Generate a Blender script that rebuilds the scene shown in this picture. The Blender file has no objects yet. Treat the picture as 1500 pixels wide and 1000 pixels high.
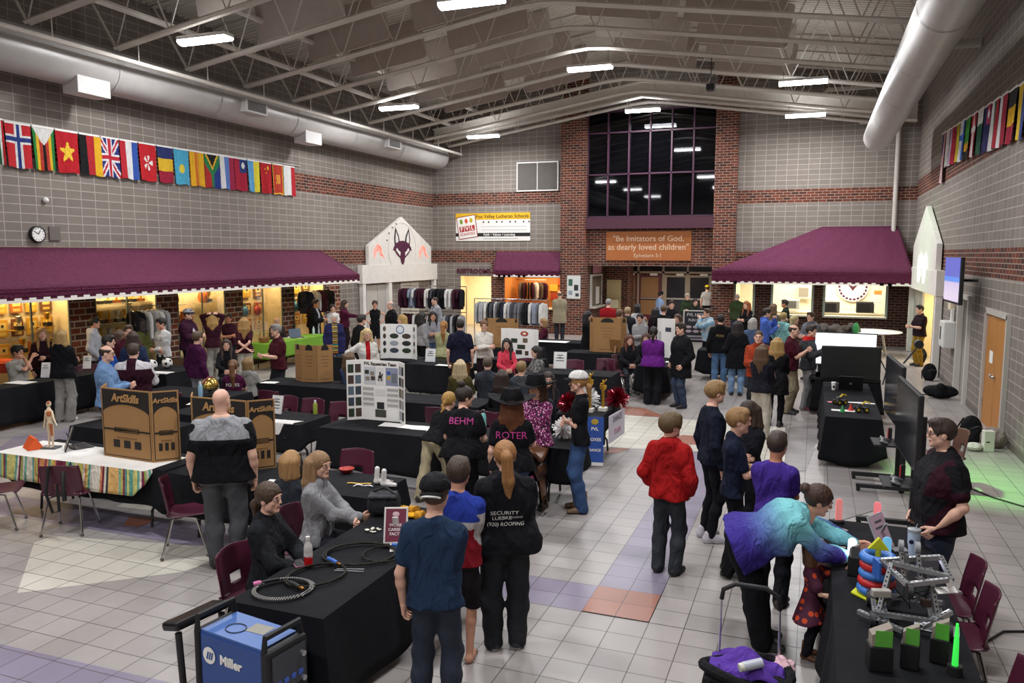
import bpy, bmesh, math, random
import numpy as np
from mathutils import Vector, Matrix, Euler
random.seed(7)
rng = np.random.RandomState(7)
SC = bpy.context.scene
COL = SC.collection
PI = math.pi
def R(d): return d*PI/180

# ------------------------------------------------------------------ camera
FPX, YAW, PITCH, ROLL, CAMZ = 1158.2, -.36486, .10999, .00169, 3.1551
def cam_axes():
    cy, sy, cp, sp = math.cos(YAW), math.sin(YAW), math.cos(PITCH), math.sin(PITCH)
    F = Vector((sy*cp, cy*cp, -sp)); r = Vector((cy, -sy, 0)); u = r.cross(F)
    cr, sr = math.cos(ROLL), math.sin(ROLL)
    return cr*r+sr*u, -sr*r+cr*u, F
AX, AU, AF = cam_axes()
cd = bpy.data.cameras.new('camera'); cam = bpy.data.objects.new('camera', cd); COL.objects.link(cam)
cd.sensor_width = 36; cd.lens = FPX/1500*36; cd.clip_end = 200
cam.matrix_world = Matrix(((AX.x, AU.x, -AF.x, 0), (AX.y, AU.y, -AF.y, 0), (AX.z, AU.z, -AF.z, CAMZ), (0, 0, 0, 1)))
SC.camera = cam
def ray(px, py): return AX*((px-750)/FPX) - AU*((py-500)/FPX) + AF
def fl(px, py, z=0):
    d = ray(px, py); t = (z-CAMZ)/d.z; return Vector((t*d.x, t*d.y, z))
def onX(px, py, X): d = ray(px, py); t = X/d.x; return Vector((X, t*d.y, CAMZ+t*d.z))
def onY(px, py, Y): d = ray(px, py); t = Y/d.y; return Vector((t*d.x, Y, CAMZ+t*d.z))
def faceang(x, y, a):
    """heading of a figure at x,y: a=0 faces the viewer's balcony, 90 towards the right wall side, 180 away"""
    c = Vector((-x, -y)).normalized(); r = Vector((-c.y, c.x))
    r = Vector((-c.y, c.x)); d = -c; r = Vector((d.y, -d.x))
    f = math.cos(R(a))*c+math.sin(R(a))*r
    return math.atan2(f.y, f.x)-PI/2

# ------------------------------------------------------------------ materials
MATS = {}
def lin(h):
    if not isinstance(h, str): return tuple(h)+(1,) if len(h) == 3 else h
    h = h.lstrip('#'); c = [int(h[i:i+2], 16)/255 for i in (0, 2, 4)]
    return tuple((x/12.92 if x <= .04045 else ((x+.055)/1.055)**2.4) for x in c)+(1,)
class NT:
    def __init__(s, name):
        s.m = bpy.data.materials.new(name); s.m.use_nodes = True; s.t = s.m.node_tree
        s.b = s.t.nodes['Principled BSDF']
    def n(s, typ, **kw):
        x = s.t.nodes.new(typ)
        for k, v in kw.items():
            if k.startswith('_'): setattr(x, k[1:], v)
            else:
                kk = k.replace('__', ' ')
                x.inputs[int(kk[1:]) if kk[0] == 'i' and kk[1:].isdigit() else kk].default_value = v
        return x
    def l(s, a, b): s.t.links.new(a, b)
def M(h, rough=.8, kind='', metal=0., name=None, spec=None, em=0):
    key = (h, rough, kind, metal, em)
    if key in MATS: return MATS[key]
    t = NT(name or ('m_%s_%s' % (h, kind or 'plain'))); b = t.b; c = lin(h)
    b.inputs['Base Color'].default_value = c; b.inputs['Roughness'].default_value = rough; b.inputs['Metallic'].default_value = metal
    if spec is not None: b.inputs['Specular IOR Level'].default_value = spec
    if em: b.inputs['Emission Color'].default_value = c; b.inputs['Emission Strength'].default_value = em
    if kind:
        tc = t.n('ShaderNodeTexCoord')
        if kind == 'hair':
            mp = t.n('ShaderNodeMapping'); mp.inputs['Scale'].default_value = (70, 70, 9); t.l(tc.outputs['Object'], mp.inputs[0])
            nz = t.n('ShaderNodeTexNoise', Scale=1., Detail=2.); t.l(mp.outputs[0], nz.inputs['Vector'])
            amt, bump, dist = .55, .6, .01
        elif kind == 'cloth':
            mp = t.n('ShaderNodeMapping'); mp.inputs['Scale'].default_value = (1, 1, .55); mp.inputs['Rotation'].default_value = (.5, .3, 0); t.l(tc.outputs['Object'], mp.inputs[0])
            nz = t.n('ShaderNodeTexNoise', Scale=8., Detail=2.5, Distortion=1.6); t.l(mp.outputs[0], nz.inputs['Vector'])
            amt, bump, dist = .2, .95, .045
        elif kind == 'cover':
            nz = t.n('ShaderNodeTexNoise', Scale=3.5, Detail=3.); t.l(tc.outputs['Object'], nz.inputs['Vector'])
            amt, bump, dist = .2, .5, .05
        elif kind == 'skin':
            nz = t.n('ShaderNodeTexNoise', Scale=14., Detail=2.); t.l(tc.outputs['Object'], nz.inputs['Vector'])
            amt, bump, dist = .1, .05, .01
        elif kind == 'jeans':
            nz = t.n('ShaderNodeTexNoise', Scale=6., Detail=4.); t.l(tc.outputs['Object'], nz.inputs['Vector'])
            amt, bump, dist = .5, .9, .04
        elif kind == 'fluff':
            nz = t.n('ShaderNodeTexNoise', Scale=60., Detail=2.); t.l(tc.outputs['Object'], nz.inputs['Vector'])
            amt, bump, dist = .4, .8, .03
        elif kind == 'wood':
            mp = t.n('ShaderNodeMapping'); mp.inputs['Scale'].default_value = (9, 9, 1); t.l(tc.outputs['Object'], mp.inputs[0])
            nz = t.n('ShaderNodeTexNoise', Scale=3., Detail=4.); t.l(mp.outputs[0], nz.inputs['Vector'])
            amt, bump, dist = .35, .1, .01
        else:
            nz = t.n('ShaderNodeTexNoise', Scale=4., Detail=3.); t.l(tc.outputs['Object'], nz.inputs['Vector'])
            amt, bump, dist = .12, .05, .01
        mx = t.n('ShaderNodeMixRGB', _blend_type='MIX')
        mx.inputs[1].default_value = tuple(min(1, v*(1-amt)) for v in c[:3])+(1,)
        mx.inputs[2].default_value = tuple(min(1, v*(1+amt)+.006*amt) for v in c[:3])+(1,)
        t.l(nz.outputs['Fac'], mx.inputs[0]); t.l(mx.outputs[0], b.inputs['Base Color'])
        bp = t.n('ShaderNodeBump', Strength=bump, Distance=dist); t.l(nz.outputs['Fac'], bp.inputs['Height']); t.l(bp.outputs[0], b.inputs['Normal'])
        if kind == 'cloth' or kind == 'cover' or kind == 'fluff':
            b.inputs['Specular IOR Level'].default_value = .15
        if kind == 'skin': b.inputs['Specular IOR Level'].default_value = .3
    MATS[key] = t.m; return t.m
def brick(name, c1, c2, mort, bw, rh, ms, off, var=.5, bump=.3):
    t = NT(name); uv = t.n('ShaderNodeTexCoord')
    bt = t.n('ShaderNodeTexBrick', Scale=1.); bt.offset = off; bt.squash = 1; bt.offset_frequency = 2
    bt.inputs['Color1'].default_value = lin(c1); bt.inputs['Color2'].default_value = lin(c2); bt.inputs['Mortar'].default_value = lin(mort)
    bt.inputs['Mortar Size'].default_value = ms; bt.inputs['Mortar Smooth'].default_value = .1; bt.inputs['Bias'].default_value = 0.
    bt.inputs['Brick Width'].default_value = bw; bt.inputs['Row Height'].default_value = rh
    t.l(uv.outputs['UV'], bt.inputs['Vector'])
    nz = t.n('ShaderNodeTexNoise', Scale=5., Detail=5.); t.l(uv.outputs['UV'], nz.inputs['Vector'])
    ramp = t.n('ShaderNodeMapRange'); ramp.inputs[3].default_value = 1-var*.5; ramp.inputs[4].default_value = 1+var*.5; t.l(nz.outputs['Fac'], ramp.inputs[0])
    mx = t.n('ShaderNodeMixRGB', _blend_type='MULTIPLY'); mx.inputs[0].default_value = 1; t.l(bt.outputs['Color'], mx.inputs[1]); t.l(ramp.outputs[0], mx.inputs[2])
    t.l(mx.outputs[0], t.b.inputs['Base Color']); t.b.inputs['Roughness'].default_value = .85; t.b.inputs['Specular IOR Level'].default_value = .2
    bp = t.n('ShaderNodeBump', Strength=bump, Distance=.01, _invert=True); t.l(bt.outputs['Fac'], bp.inputs['Height']); t.l(bp.outputs[0], t.b.inputs['Normal'])
    return t.m
def glassmat(name, tint='dfe8e8', refl=.12, clear=True):
    t = NT(name); out = t.t.nodes['Material Output']
    tr = t.n('ShaderNodeBsdfTransparent'); tr.inputs[0].default_value = lin(tint)
    gl = t.n('ShaderNodeBsdfGlossy', Roughness=.02)
    lw = t.n('ShaderNodeLayerWeight', Blend=.25)
    mr = t.n('ShaderNodeMapRange'); mr.inputs[3].default_value = refl*.4; mr.inputs[4].default_value = min(1, refl*5); t.l(lw.outputs['Fresnel'], mr.inputs[0])
    mx = t.n('ShaderNodeMixShader'); t.l(mr.outputs[0], mx.inputs[0]); t.l(tr.outputs[0], mx.inputs[1]); t.l(gl.outputs[0], mx.inputs[2]); t.l(mx.outputs[0], out.inputs[0])
    return t.m

# ------------------------------------------------------------------ mesh builder
class MB:
    def __init__(s): s.v = []; s.f = []; s.k = []; s.uv = {}
    def add(s, vs, fs, k=0):
        o = len(s.v); s.v += [tuple(v) for v in vs]
        for f in fs: s.f.append(tuple(i+o for i in f)); s.k.append(k)
        return s
    def box(s, c, d, k=0, rz=0, rx=0, ry=0, ch=0):
        x, y, z = d[0]/2, d[1]/2, d[2]/2
        if ch:
            h = min(ch, x*.9, y*.9, z*.9); V = []
            bm = bmesh.new(); bmesh.ops.create_cube(bm, size=2)
            for v in bm.verts: v.co = Vector((v.co.x*x, v.co.y*y, v.co.z*z))
            bmesh.ops.bevel(bm, geom=bm.edges[:], offset=h, segments=2, affect='EDGES', profile=.5)
            V = [v.co.copy() for v in bm.verts]; bm.verts.index_update(); F = [[v.index for v in f.verts] for f in bm.faces]; bm.free()
        else:
            V = [Vector((a*x, b*y, e*z)) for a in (-1, 1) for b in (-1, 1) for e in (-1, 1)]
            F = [(0, 1, 3, 2), (4, 6, 7, 5), (0, 4, 5, 1), (2, 3, 7, 6), (0, 2, 6, 4), (1, 5, 7, 3)]
        m = Euler((rx, ry, rz)).to_matrix(); c = Vector(c)
        return s.add([m@v+c for v in V], F, k)
    def quad(s, a, b, c, d, k=0): return s.add([a, b, c, d], [(0, 1, 2, 3)], k)
    def tube(s, pts, r, n=8, k=0, cap=True, closed=False):
        pts = [Vector(p) for p in pts]; N = len(pts); V = []; F = []
        rs = r if isinstance(r, (list, tuple)) else [r]*N; up = None
        for i, p in enumerate(pts):
            if closed: t = pts[(i+1) % N]-pts[i-1]
            else: t = pts[min(i+1, N-1)]-pts[max(i-1, 0)]
            t.normalize()
            if up is None: up = Vector((0, 0, 1)) if abs(t.z) < .9 else Vector((1, 0, 0))
            a = t.cross(up)
            if a.length < 1e-4: a = t.cross(Vector((1, 0.3, 0)))
            a.normalize(); b = a.cross(t).normalized(); up = b
            for j in range(n):
                q = 2*PI*j/n; V.append(p+(a*math.cos(q)+b*math.sin(q))*rs[i])
        for i in range(N if closed else N-1):
            for j in range(n):
                i2 = (i+1) % N; F.append((i*n+j, i*n+(j+1) % n, i2*n+(j+1) % n, i2*n+j))
        if cap and not closed: F.append(tuple(range(n))[::-1]); F.append(tuple((N-1)*n+j for j in range(n)))
        return s.add(V, F, k)
    def lathe(s, prof, c=(0, 0, 0), n=16, k=0, m=None):
        V = []; F = []; c = Vector(c)
        for (r, z) in prof:
            for j in range(n):
                q = 2*PI*j/n; p = Vector((r*math.cos(q), r*math.sin(q), z)); V.append((m@p if m else p)+c)
        for i in range(len(prof)-1):
            for j in range(n): F.append((i*n+j, i*n+(j+1) % n, (i+1)*n+(j+1) % n, (i+1)*n+j))
        F.append(tuple(range(n))[::-1]); F.append(tuple((len(prof)-1)*n+j for j in range(n)))
        return s.add(V, F, k)
    def ball(s, c, r, n=12, k=0, m=None):
        if not isinstance(r, (tuple, list)): r = (r, r, r)
        V = []; F = []; h = n//2; c = Vector(c)
        for i in range(h+1):
            t = PI*i/h
            for j in range(n):
                q = 2*PI*j/n; p = Vector((r[0]*math.sin(t)*math.cos(q), r[1]*math.sin(t)*math.sin(q), r[2]*math.cos(t))); V.append((m@p if m else p)+c)
        for i in range(h):
            for j in range(n): F.append((i*n+j, (i+1)*n+j, (i+1)*n+(j+1) % n, i*n+(j+1) % n))
        return s.add(V, F, k)
    def prism(s, poly, h0, h1, axis='z', k=0):
        """extrude a 2-D outline; axis names the extrusion direction"""
        def P(a, b, h): return {'z': (a, b, h), 'y': (a, h, b), 'x': (h, a, b)}[axis]
        n = len(poly); V = [P(a, b, h0) for a, b in poly]+[P(a, b, h1) for a, b in poly]
        F = [tuple(range(n))[::-1], tuple(range(n, 2*n))]+[(i, (i+1) % n, n+(i+1) % n, n+i) for i in range(n)]
        return s.add(V, F, k)
    def grid(s, fn, nu, nv, k=0, kf=None):
        V = [fn(i/nu, j/nv) for i in range(nu+1) for j in range(nv+1)]; o = len(s.v); s.v += [tuple(v) for v in V]
        for i in range(nu):
            for j in range(nv):
                a = i*(nv+1)+j; s.f.append((o+a, o+a+nv+1, o+a+nv+2, o+a+1)); s.k.append(kf((i+.5)/nu, (j+.5)/nv) if kf else k)
        return s
def fixn(me):
    bm = bmesh.new(); bm.from_mesh(me); bmesh.ops.remove_doubles(bm, verts=bm.verts, dist=1e-5); bmesh.ops.recalc_face_normals(bm, faces=bm.faces); bm.to_mesh(me); bm.free()
def ob(name, mb, mats, parent=None, loc=None, rz=0, smooth=False, bevel=0, sol=0, fix=True, sub=0):
    me = bpy.data.meshes.new(name); me.from_pydata(mb.v, [], mb.f)
    if not isinstance(mats, (list, tuple)): mats = [mats]
    for m in mats: me.materials.append(m)
    me.polygons.foreach_set('material_index', mb.k)
    if fix: fixn(me)
    if smooth:
        me.shade_smooth()
        if smooth != 2: me.set_sharp_from_angle(angle=R(40))
    o = bpy.data.objects.new(name, me); COL.objects.link(o)
    if sol: md = o.modifiers.new('thick', 'SOLIDIFY'); md.thickness = sol; md.offset = 0
    if bevel: md = o.modifiers.new('bev', 'BEVEL'); md.width = bevel; md.segments = 2; md.limit_method = 'ANGLE'
    if sub: md = o.modifiers.new('sub', 'SUBSURF'); md.levels = sub; md.render_levels = sub
    if loc is not None: o.location = loc
    o.rotation_euler.z = rz
    if parent is not None: o.parent = parent
    return o
def root(name, loc, label, cat, group=None, rz=0):
    o = bpy.data.objects.new(name, None); COL.objects.link(o); o.location = loc; o.rotation_euler.z = rz; o.empty_display_size = .1
    return tag(o, label, cat, group)
def tag(o, label=None, cat=None, group=None, kind=None):
    if label: o['label'] = label
    if cat: o['category'] = cat
    if group: o['group'] = group
    if kind: o['kind'] = kind
    return o
KIDS = {}
def dup(o, loc, rz=0, label=None, group=None):
    def cp(a, par):
        c = a.copy(); COL.objects.link(c)
        if par is not None: c.parent = par
        for ch in a.children: cp(ch, c)
        return c
    c = cp(o, None); c.location = loc; c.rotation_euler = (0, 0, rz)
    if label: c['label'] = label
    if group: c['group'] = group
    return c
def text(s, size, mat, loc, rot=(PI/2, 0, 0), parent=None, name='lettering', ext=.002, align='CENTER', shear=0, bold=0, sx=1):
    cu = bpy.data.curves.new('t', 'FONT'); cu.body = s; cu.size = size; cu.align_x = align; cu.align_y = 'CENTER'; cu.extrude = ext; cu.shear = shear; cu.offset = bold*size; cu.resolution_u = 3
    tmp = bpy.data.objects.new('t', cu); COL.objects.link(tmp); dg = bpy.context.evaluated_depsgraph_get()
    me = bpy.data.meshes.new_from_object(tmp.evaluated_get(dg)); bpy.data.objects.remove(tmp); bpy.data.curves.remove(cu)
    me.materials.clear(); me.materials.append(mat); me.name = name
    o = bpy.data.objects.new(name, me); COL.objects.link(o); o.location = loc; o.rotation_euler = rot; o.scale = (sx, 1, 1)
    if parent is not None: o.parent = parent
    return o
def arealight(loc, sx, sy, power, col=(1, 1, 1), rot=(0, 0, 0), spread=PI):
    ld = bpy.data.lights.new('lamp_light', 'AREA'); ld.shape = 'RECTANGLE'; ld.size = sx; ld.size_y = sy; ld.energy = power; ld.color = col; ld.spread = spread
    o = bpy.data.objects.new('lamp_light', ld); COL.objects.link(o); o.location = loc; o.rotation_euler = rot; return o
SC.view_settings.view_transform = 'Standard'; SC.view_settings.look = 'None'; SC.view_settings.gamma = 1; SC.view_settings.exposure = 0.
SC.view_settings.use_curve_mapping = False
w = bpy.data.worlds.new('world'); SC.world = w; w.use_nodes = True
w.node_tree.nodes['Background'].inputs[0].default_value = lin('0a0d1c'); w.node_tree.nodes['Background'].inputs[1].default_value = .6
SC.cycles.max_bounces = 6; SC.cycles.diffuse_bounces = 4; SC.cycles.glossy_bounces = 3; SC.cycles.transparent_max_bounces = 8
SC.cycles.use_denoising = True; SC.cycles.caustics_reflective = False; SC.cycles.caustics_refractive = False
SC.cycles.sample_clamp_indirect = 6
# common materials
BLOCK = brick('block_wall', '857d75', '7c746d', 'aaa39c', .36, .18, .009, 0, .22, .25)
BRICK = brick('red_brick', '743c2b', '432a25', '9a8c80', .26, .094, .009, .5, .5, .3)
BRICKD = brick('dark_brick', '55342a', '38241f', '7d7068', .26, .094, .009, .5, .5, .3)
BRICKL = brick('display_brick', '8a4a34', '4a342e', 'b5a590', .3, .14, .014, .5, .5, .3)
WHITE = M('e8e6e2', .6); OFFW = M('cfcbc4', .7); STEEL = M('b9b5ae', .55, 'paint'); CHROME = M('c8c8c8', .18, '', 1.)
BLACK = M('131315', .6); BLKCLOTH = M('16171b', .85, 'cover'); BLKMET = M('1c1c1f', .45); MAROON = M('4a1830', .45); PAPER = M('eceae6', .8)
CARD = M('a27a4c', .85, 'paint'); WOOD = M('b5772f', .45, 'wood'); DKWOOD = M('5a3a20', .5, 'wood'); GOLD = M('d9a83a', .3, '', .8); SILVER = M('c9c9cc', .3, '', .9)
ORD = 'first second third fourth fifth sixth seventh eighth ninth tenth eleventh twelfth thirteenth fourteenth fifteenth sixteenth seventeenth eighteenth nineteenth twentieth twenty-first twenty-second twenty-third twenty-fourth twenty-fifth twenty-sixth'.split()
# ================================================================== setting
LX, RX, BY, FY, RIDGE = -15.0, 3.1, 30.0, -4.0, -5.95
def wallmesh(name, plane, pos, rects, mats, kind='structure', flip=1, thick=.0):
    """rects (u0,u1,z0,z1,k); UVs in metres"""
    me = bpy.data.meshes.new(name); V = []; F = []; K = []; U = []
    for (u0, u1, z0, z1, k) in rects:
        o = len(V); q = [(u0, z0), (u1, z0), (u1, z1), (u0, z1)]
        if isinstance(z1, tuple): q = [(u0, z0), (u1, z0), (u1, z1[1]), (u0, z1[0])]
        for (u, z) in q: V.append((pos, u, z) if plane == 'x' else (u, pos, z)); U.append((u, z))
        F.append((o, o+1, o+2, o+3)); K.append(k)
    me.from_pydata(V, [], F)
    uv = me.uv_layers.new(name='UVMap')
    for li, l in enumerate(me.loops): uv.data[li].uv = U[l.vertex_index]
    for m in mats: me.materials.append(m)
    me.polygons.foreach_set('material_index', K)
    o = bpy.data.objects.new(name, me); COL.objects.link(o); tag(o, kind=kind); return o
def uvbox(name, x0, x1, y0, y1, z0, z1, mat, parent=None, kind=None):
    """box whose UVs are metres along each face"""
    mb = MB().box(((x0+x1)/2, (y0+y1)/2, (z0+z1)/2), (x1-x0, y1-y0, z1-z0))
    o = ob(name, mb, mat, parent, fix=False); me = o.data; uv = me.uv_layers.new(name='UVMap')
    for p in me.polygons:
        for li in p.loop_indices:
            c = me.vertices[me.loops[li].vertex_index].co
            uv.data[li].uv = (c.y, c.z) if abs(p.normal.x) > .5 else ((c.x, c.z) if abs(p.normal.y) > .5 else (c.x, c.y))
    if kind: tag(o, kind=kind)
    return o
TOP = 10.6
# ---- floor: porcelain tile with coloured inlay figures
def tile(name, col, var=.08, rough=.32):
    t = NT(name); tc = t.n('ShaderNodeTexCoord'); mp = t.n('ShaderNodeMapping'); mp.inputs['Location'].default_value = (1.8166, -7.082, 0)
    t.l(tc.outputs['Object'], mp.inputs[0])
    bt = t.n('ShaderNodeTexBrick', Scale=1.); bt.offset = 0
    c = lin(col); bt.inputs['Color1'].default_value = tuple(x*(1-var) for x in c[:3])+(1,); bt.inputs['Color2'].default_value = tuple(min(1, x*(1+var)) for x in c[:3])+(1,)
    bt.inputs['Mortar'].default_value = lin('4a4540'); bt.inputs['Mortar Size'].default_value = .004; bt.inputs['Mortar Smooth'].default_value = .2
    bt.inputs['Brick Width'].default_value = .3; bt.inputs['Row Height'].default_value = .28909; t.l(mp.outputs[0], bt.inputs['Vector'])
    nz = t.n('ShaderNodeTexNoise', Scale=2.2, Detail=6., Roughness=.7); t.l(tc.outputs['Object'], nz.inputs['Vector'])
    mr = t.n('ShaderNodeMapRange'); mr.inputs[3].default_value = .86; mr.inputs[4].default_value = 1.12; t.l(nz.outputs['Fac'], mr.inputs[0])
    mx = t.n('ShaderNodeMixRGB', _blend_type='MULTIPLY'); mx.inputs[0].default_value = 1; t.l(bt.outputs['Color'], mx.inputs[1]); t.l(mr.outputs[0], mx.inputs[2]); t.l(mx.outputs[0], t.b.inputs['Base Color'])
    r2 = t.n('ShaderNodeMapRange'); r2.inputs[3].default_value = rough-.08; r2.inputs[4].default_value = rough+.12; t.l(nz.outputs['Fac'], r2.inputs[0]); t.l(r2.outputs[0], t.b.inputs['Roughness'])
    bp = t.n('ShaderNodeBump', Strength=.25, Distance=.004, _invert=True); t.l(bt.outputs['Fac'], bp.inputs['Height']); t.l(bp.outputs[0], t.b.inputs['Normal'])
    return t.m
TB, TW, TG, TP, TR = tile('tile_beige', 'a19b98'), tile('tile_pale', 'cbc6ba'), tile('tile_grey', '8a8483'), tile('tile_mauve', '877f92'), tile('tile_red', 'a06a58')
fm = MB(); fm.quad((LX-.6, FY, 0), (RX+1.5, FY, 0), (RX+1.5, 46, 0), (LX-.6, 46, 0))
lev = [0.0]
def inlay(poly, k, px=True, f=None):
    lev[0] += .0004
    pts = [fl(*p) for p in poly] if px else [Vector((a, b, 0)) for a, b in poly]
    V = [(p.x, p.y, lev[0]) for p in pts]; fm.add(V, [tuple(range(len(V)))], k)
TX = lambda i: -1.8166+.3*i
TY = lambda j: 7.082-.28909*j
# mauve border bands two tiles wide
inlay([(TX(-26), TY(2)), (TX(0), TY(2)), (TX(0), TY(0)), (TX(-26), TY(0))], 3, False)
inlay([(TX(0), TY(0)), (TX(2), TY(0)), (TX(2), TY(-24)), (TX(0), TY(-24))], 3, False)
inlay([(0, 943), (0, 1000), (0, 1060), (420, 1060), (278, 1006)], 3)
inlay([(TX(2), TY(2)), (TX(9), TY(2)), (TX(9), TY(1.6)), (TX(2), TY(1.6))], 0, False)
inlay([(0, 655), (20, 640), (150, 620), (240, 607), (240, 622), (100, 650), (0, 680)], 3)
inlay([(25, 869), (50, 795), (79, 785), (300, 800), (345, 812), (266, 838)], 1)
inlay([(170, 742), (250, 705), (420, 750), (360, 765)], 1)
inlay([(180, 770), (190, 756), (232, 760), (205, 772)], 4)
# pale field with red figures by the display tables
inlay([(870, 604), (986, 613), (1200, 627), (1180, 668), (962, 659), (880, 654), (800, 640)], 1)
inlay([(880, 590), (905, 594), (945, 598), (976, 611), (930, 609), (888, 604)], 4)
inlay([(962, 647), (1000, 637), (1060, 642), (1075, 650), (1040, 652), (1000, 651)], 4)
inlay([(878, 664), (895, 656), (922, 657), (905, 664)], 4)
inlay([(1118, 620), (1200, 652), (1152, 690), (1090, 690), (1030, 668)], 1)
inlay([(1150, 626), (1206, 622), (1180, 690), (1150, 690)], 2)
inlay([(1206, 680), (1272, 683), (1290, 745), (1208, 770)], 2)
inlay([(640, 575), (560, 600), (520, 560), (600, 555)], 1)
inlay([(860, 560), (930, 566), (1000, 560), (1010, 572), (930, 580), (850, 574)], 2)
inlay([(TX(0), TY(2)), (TX(2), TY(2)), (TX(2), TY(0)), (TX(0), TY(0))], 4, False)
floor = ob('floor', fm, [TB, TW, TG, TP, TR], fix=False); tag(floor, kind='structure')

# ---- left wall with the display cases
piers = [(10.05, 10.7), (12.5, 13.15), (14.93, 15.6), (17.33, 18.02), (19.81, 20.38), (22.0, 22.95)]
rl = [(FY, BY, 5.62, TOP, 0), (FY, BY, 5.08, 5.62, 1), (FY, BY, 3.3, 5.08, 0), (FY, BY, 2.8, 3.3, 1), (FY, 22.95, 2.35, 2.8, 0), (FY, 9.95, 0, 2.35, 2), (22.95, BY, 0, 2.8, 0), (FY, 22.95, 0, .5, 3)]
for a, b in piers: rl.append((a, b, .5, 2.35, 2))
wallmesh('wall_left', 'x', LX, rl, [BLOCK, BRICK, BRICKL, DKWOOD])
bays = [(piers[i][1], piers[i+1][0]) for i in range(5)]
CREAM = M('e2cfa6', .8, 'paint')
for i, (a, b) in enumerate(bays):
    c = MB(); X0, X1 = LX-.55, LX
    c.quad((X0, a, .5), (X0, b, .5), (X0, b, 2.4), (X0, a, 2.4)); c.quad((X0, a, .5), (X1, a, .5), (X1, a, 2.4), (X0, a, 2.4)); c.quad((X0, b, .5), (X1, b, .5), (X1, b, 2.4), (X0, b, 2.4))
    c.quad((X0, a, .5), (X1, a, .5), (X1, b, .5), (X0, b, .5)); c.quad((X0, a, 2.4), (X1, a, 2.4), (X1, b, 2.4), (X0, b, 2.4))
    wd = root('window_%d' % (i+1), (LX, (a+b)/2, .5), None, None); tag(wd, kind='structure')
    o = ob('case_lining', c, CREAM, wd, fix=False); o.matrix_parent_inverse = Matrix.Translation((-LX, -(a+b)/2, -.5))
    g = MB()
    m_ = (a+b)/2
    g.box((LX, m_, 1.44), (.03, .035, 1.9)); g.box((LX, a+.015, 1.44), (.03, .03, 1.9)); g.box((LX, b-.015, 1.44), (.03, .03, 1.9)); g.box((LX, m_, .51), (.04, b-a, .03))
    o = ob('window_frame', g, M('6f7468', .4), wd); o.matrix_parent_inverse = Matrix.Translation((-LX, -m_, -.5))
    g = MB(); g.quad((LX-.01, a, .5), (LX-.01, b, .5), (LX-.01, b, 2.4), (LX-.01, a, 2.4))
    o = ob('pane', g, MATS.setdefault('caseglass', glassmat('case_glass', 'f4f4ec', .06)), wd); o.matrix_parent_inverse = Matrix.Translation((-LX, -m_, -.5))
    arealight((LX-.2, m_, 2.38), .25, (b-a)*.9, 26, (1, .76, .42))
# ---- back wall
rb = [(LX, -9.35, 5.62, TOP, 0), (LX, -9.35, 5.13, 5.62, 1), (LX, -9.35, 3.32, 5.13, 0), (LX, -9.35, 2.8, 3.32, 1),
      (LX, -13.74, 0, 2.8, 0), (-13.74, -12.38, 2.25, 2.8, 0), (-12.38, -11.78, 0, 2.8, 1), (-11.78, -9.35, 2.22, 2.8, 1), (-11.78, -9.35, 0, 1.0, 1),
      (-9.35, -8.33, 0, TOP, 1), (-3.54, -2.74, 0, TOP, 1), (-8.33, -3.54, 8.5, TOP, 0), (-8.33, -3.54, 2.72, 4.55, 1),
      (-2.74, RX, 5.45, TOP, 0), (-2.74, RX, 4.97, 5.45, 1), (-2.74, RX, 3.25, 4.97, 0), (-2.74, RX, 2.15, 3.25, 1),
      (-2.74, -1.42, 0, .95, 2), (-2.05, -1.42, .95, 2.15, 2), (-1.42, .33, 0, .95, 2), (-.05, .33, .95, 2.15, 2), (.33, 2.33, 0, .95, 2), (2.33, RX, 0, 2.15, 2)]
wallmesh('wall_back', 'y', BY, rb, [BLOCK, BRICK, BRICKD])
# piers stand proud of the wall
uvbox('pillar_left', -9.35, -8.33, BY-.25, BY, 0, 8.5, BRICK, kind='structure')
uvbox('pillar_right', -3.54, -2.74, BY-.25, BY, 0, 8.5, BRICK, kind='structure')
# ---- entrance recess behind the lintel
wallmesh('wall_recess_side', 'x', -8.33, [(BY, 32.6, 0, 2.72, 1)], [BLOCK, BRICK])
wallmesh('wall_recess_face', 'y', 32.6, [(-8.33, -7.28, 0, 2.72, 1)], [BLOCK, BRICK])
wallmesh('wall_recess_inner', 'x', -7.28-.9, [(32.6, 38, 0, 3.2, 1)], [BLOCK, BRICK])
wallmesh('wall_recess_right', 'x', -3.54, [(BY, 38, 0, 3.2, 1)], [BLOCK, BRICK])
wallmesh('wall_recess_end', 'y', 38.0, [(-12, -2, 0, 3.4, 1)], [BLOCK, BRICK])
k = MB().quad((-12, BY, 2.72), (-2, BY, 2.72), (-2, 38, 3.0), (-12, 38, 3.0)); tag(ob('ceiling_recess', k, OFFW, fix=False), kind='structure')
# ---- right wall
DRY = [(15.35, 17.1, 2.1), (18.9, 20.15, 2.25), (24.6, 27.6, 2.2)]
rr = [(FY, BY, 5.62, TOP, 0), (FY, BY, 5.08, 5.62, 1), (FY, BY, 3.28, 5.08, 0), (FY, BY, 2.72, 3.28, 1), (FY, BY, 2.25, 2.72, 0), (FY, 15.35, 0, 2.25, 0),
      (15.35, 17.1, 2.1, 2.25, 0), (17.1, 18.9, 0, 2.25, 0), (20.15, 24.6, 0, 2.25, 0), (24.6, 27.6, 2.2, 2.25, 0), (27.6, BY, 0, 2.25, 0)]
wallmesh('wall_right', 'x', RX, rr, [BLOCK, BRICK])
wallmesh('wall_front', 'y', FY, [(LX, RX, 0, TOP, 0)], [BLOCK])
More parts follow.
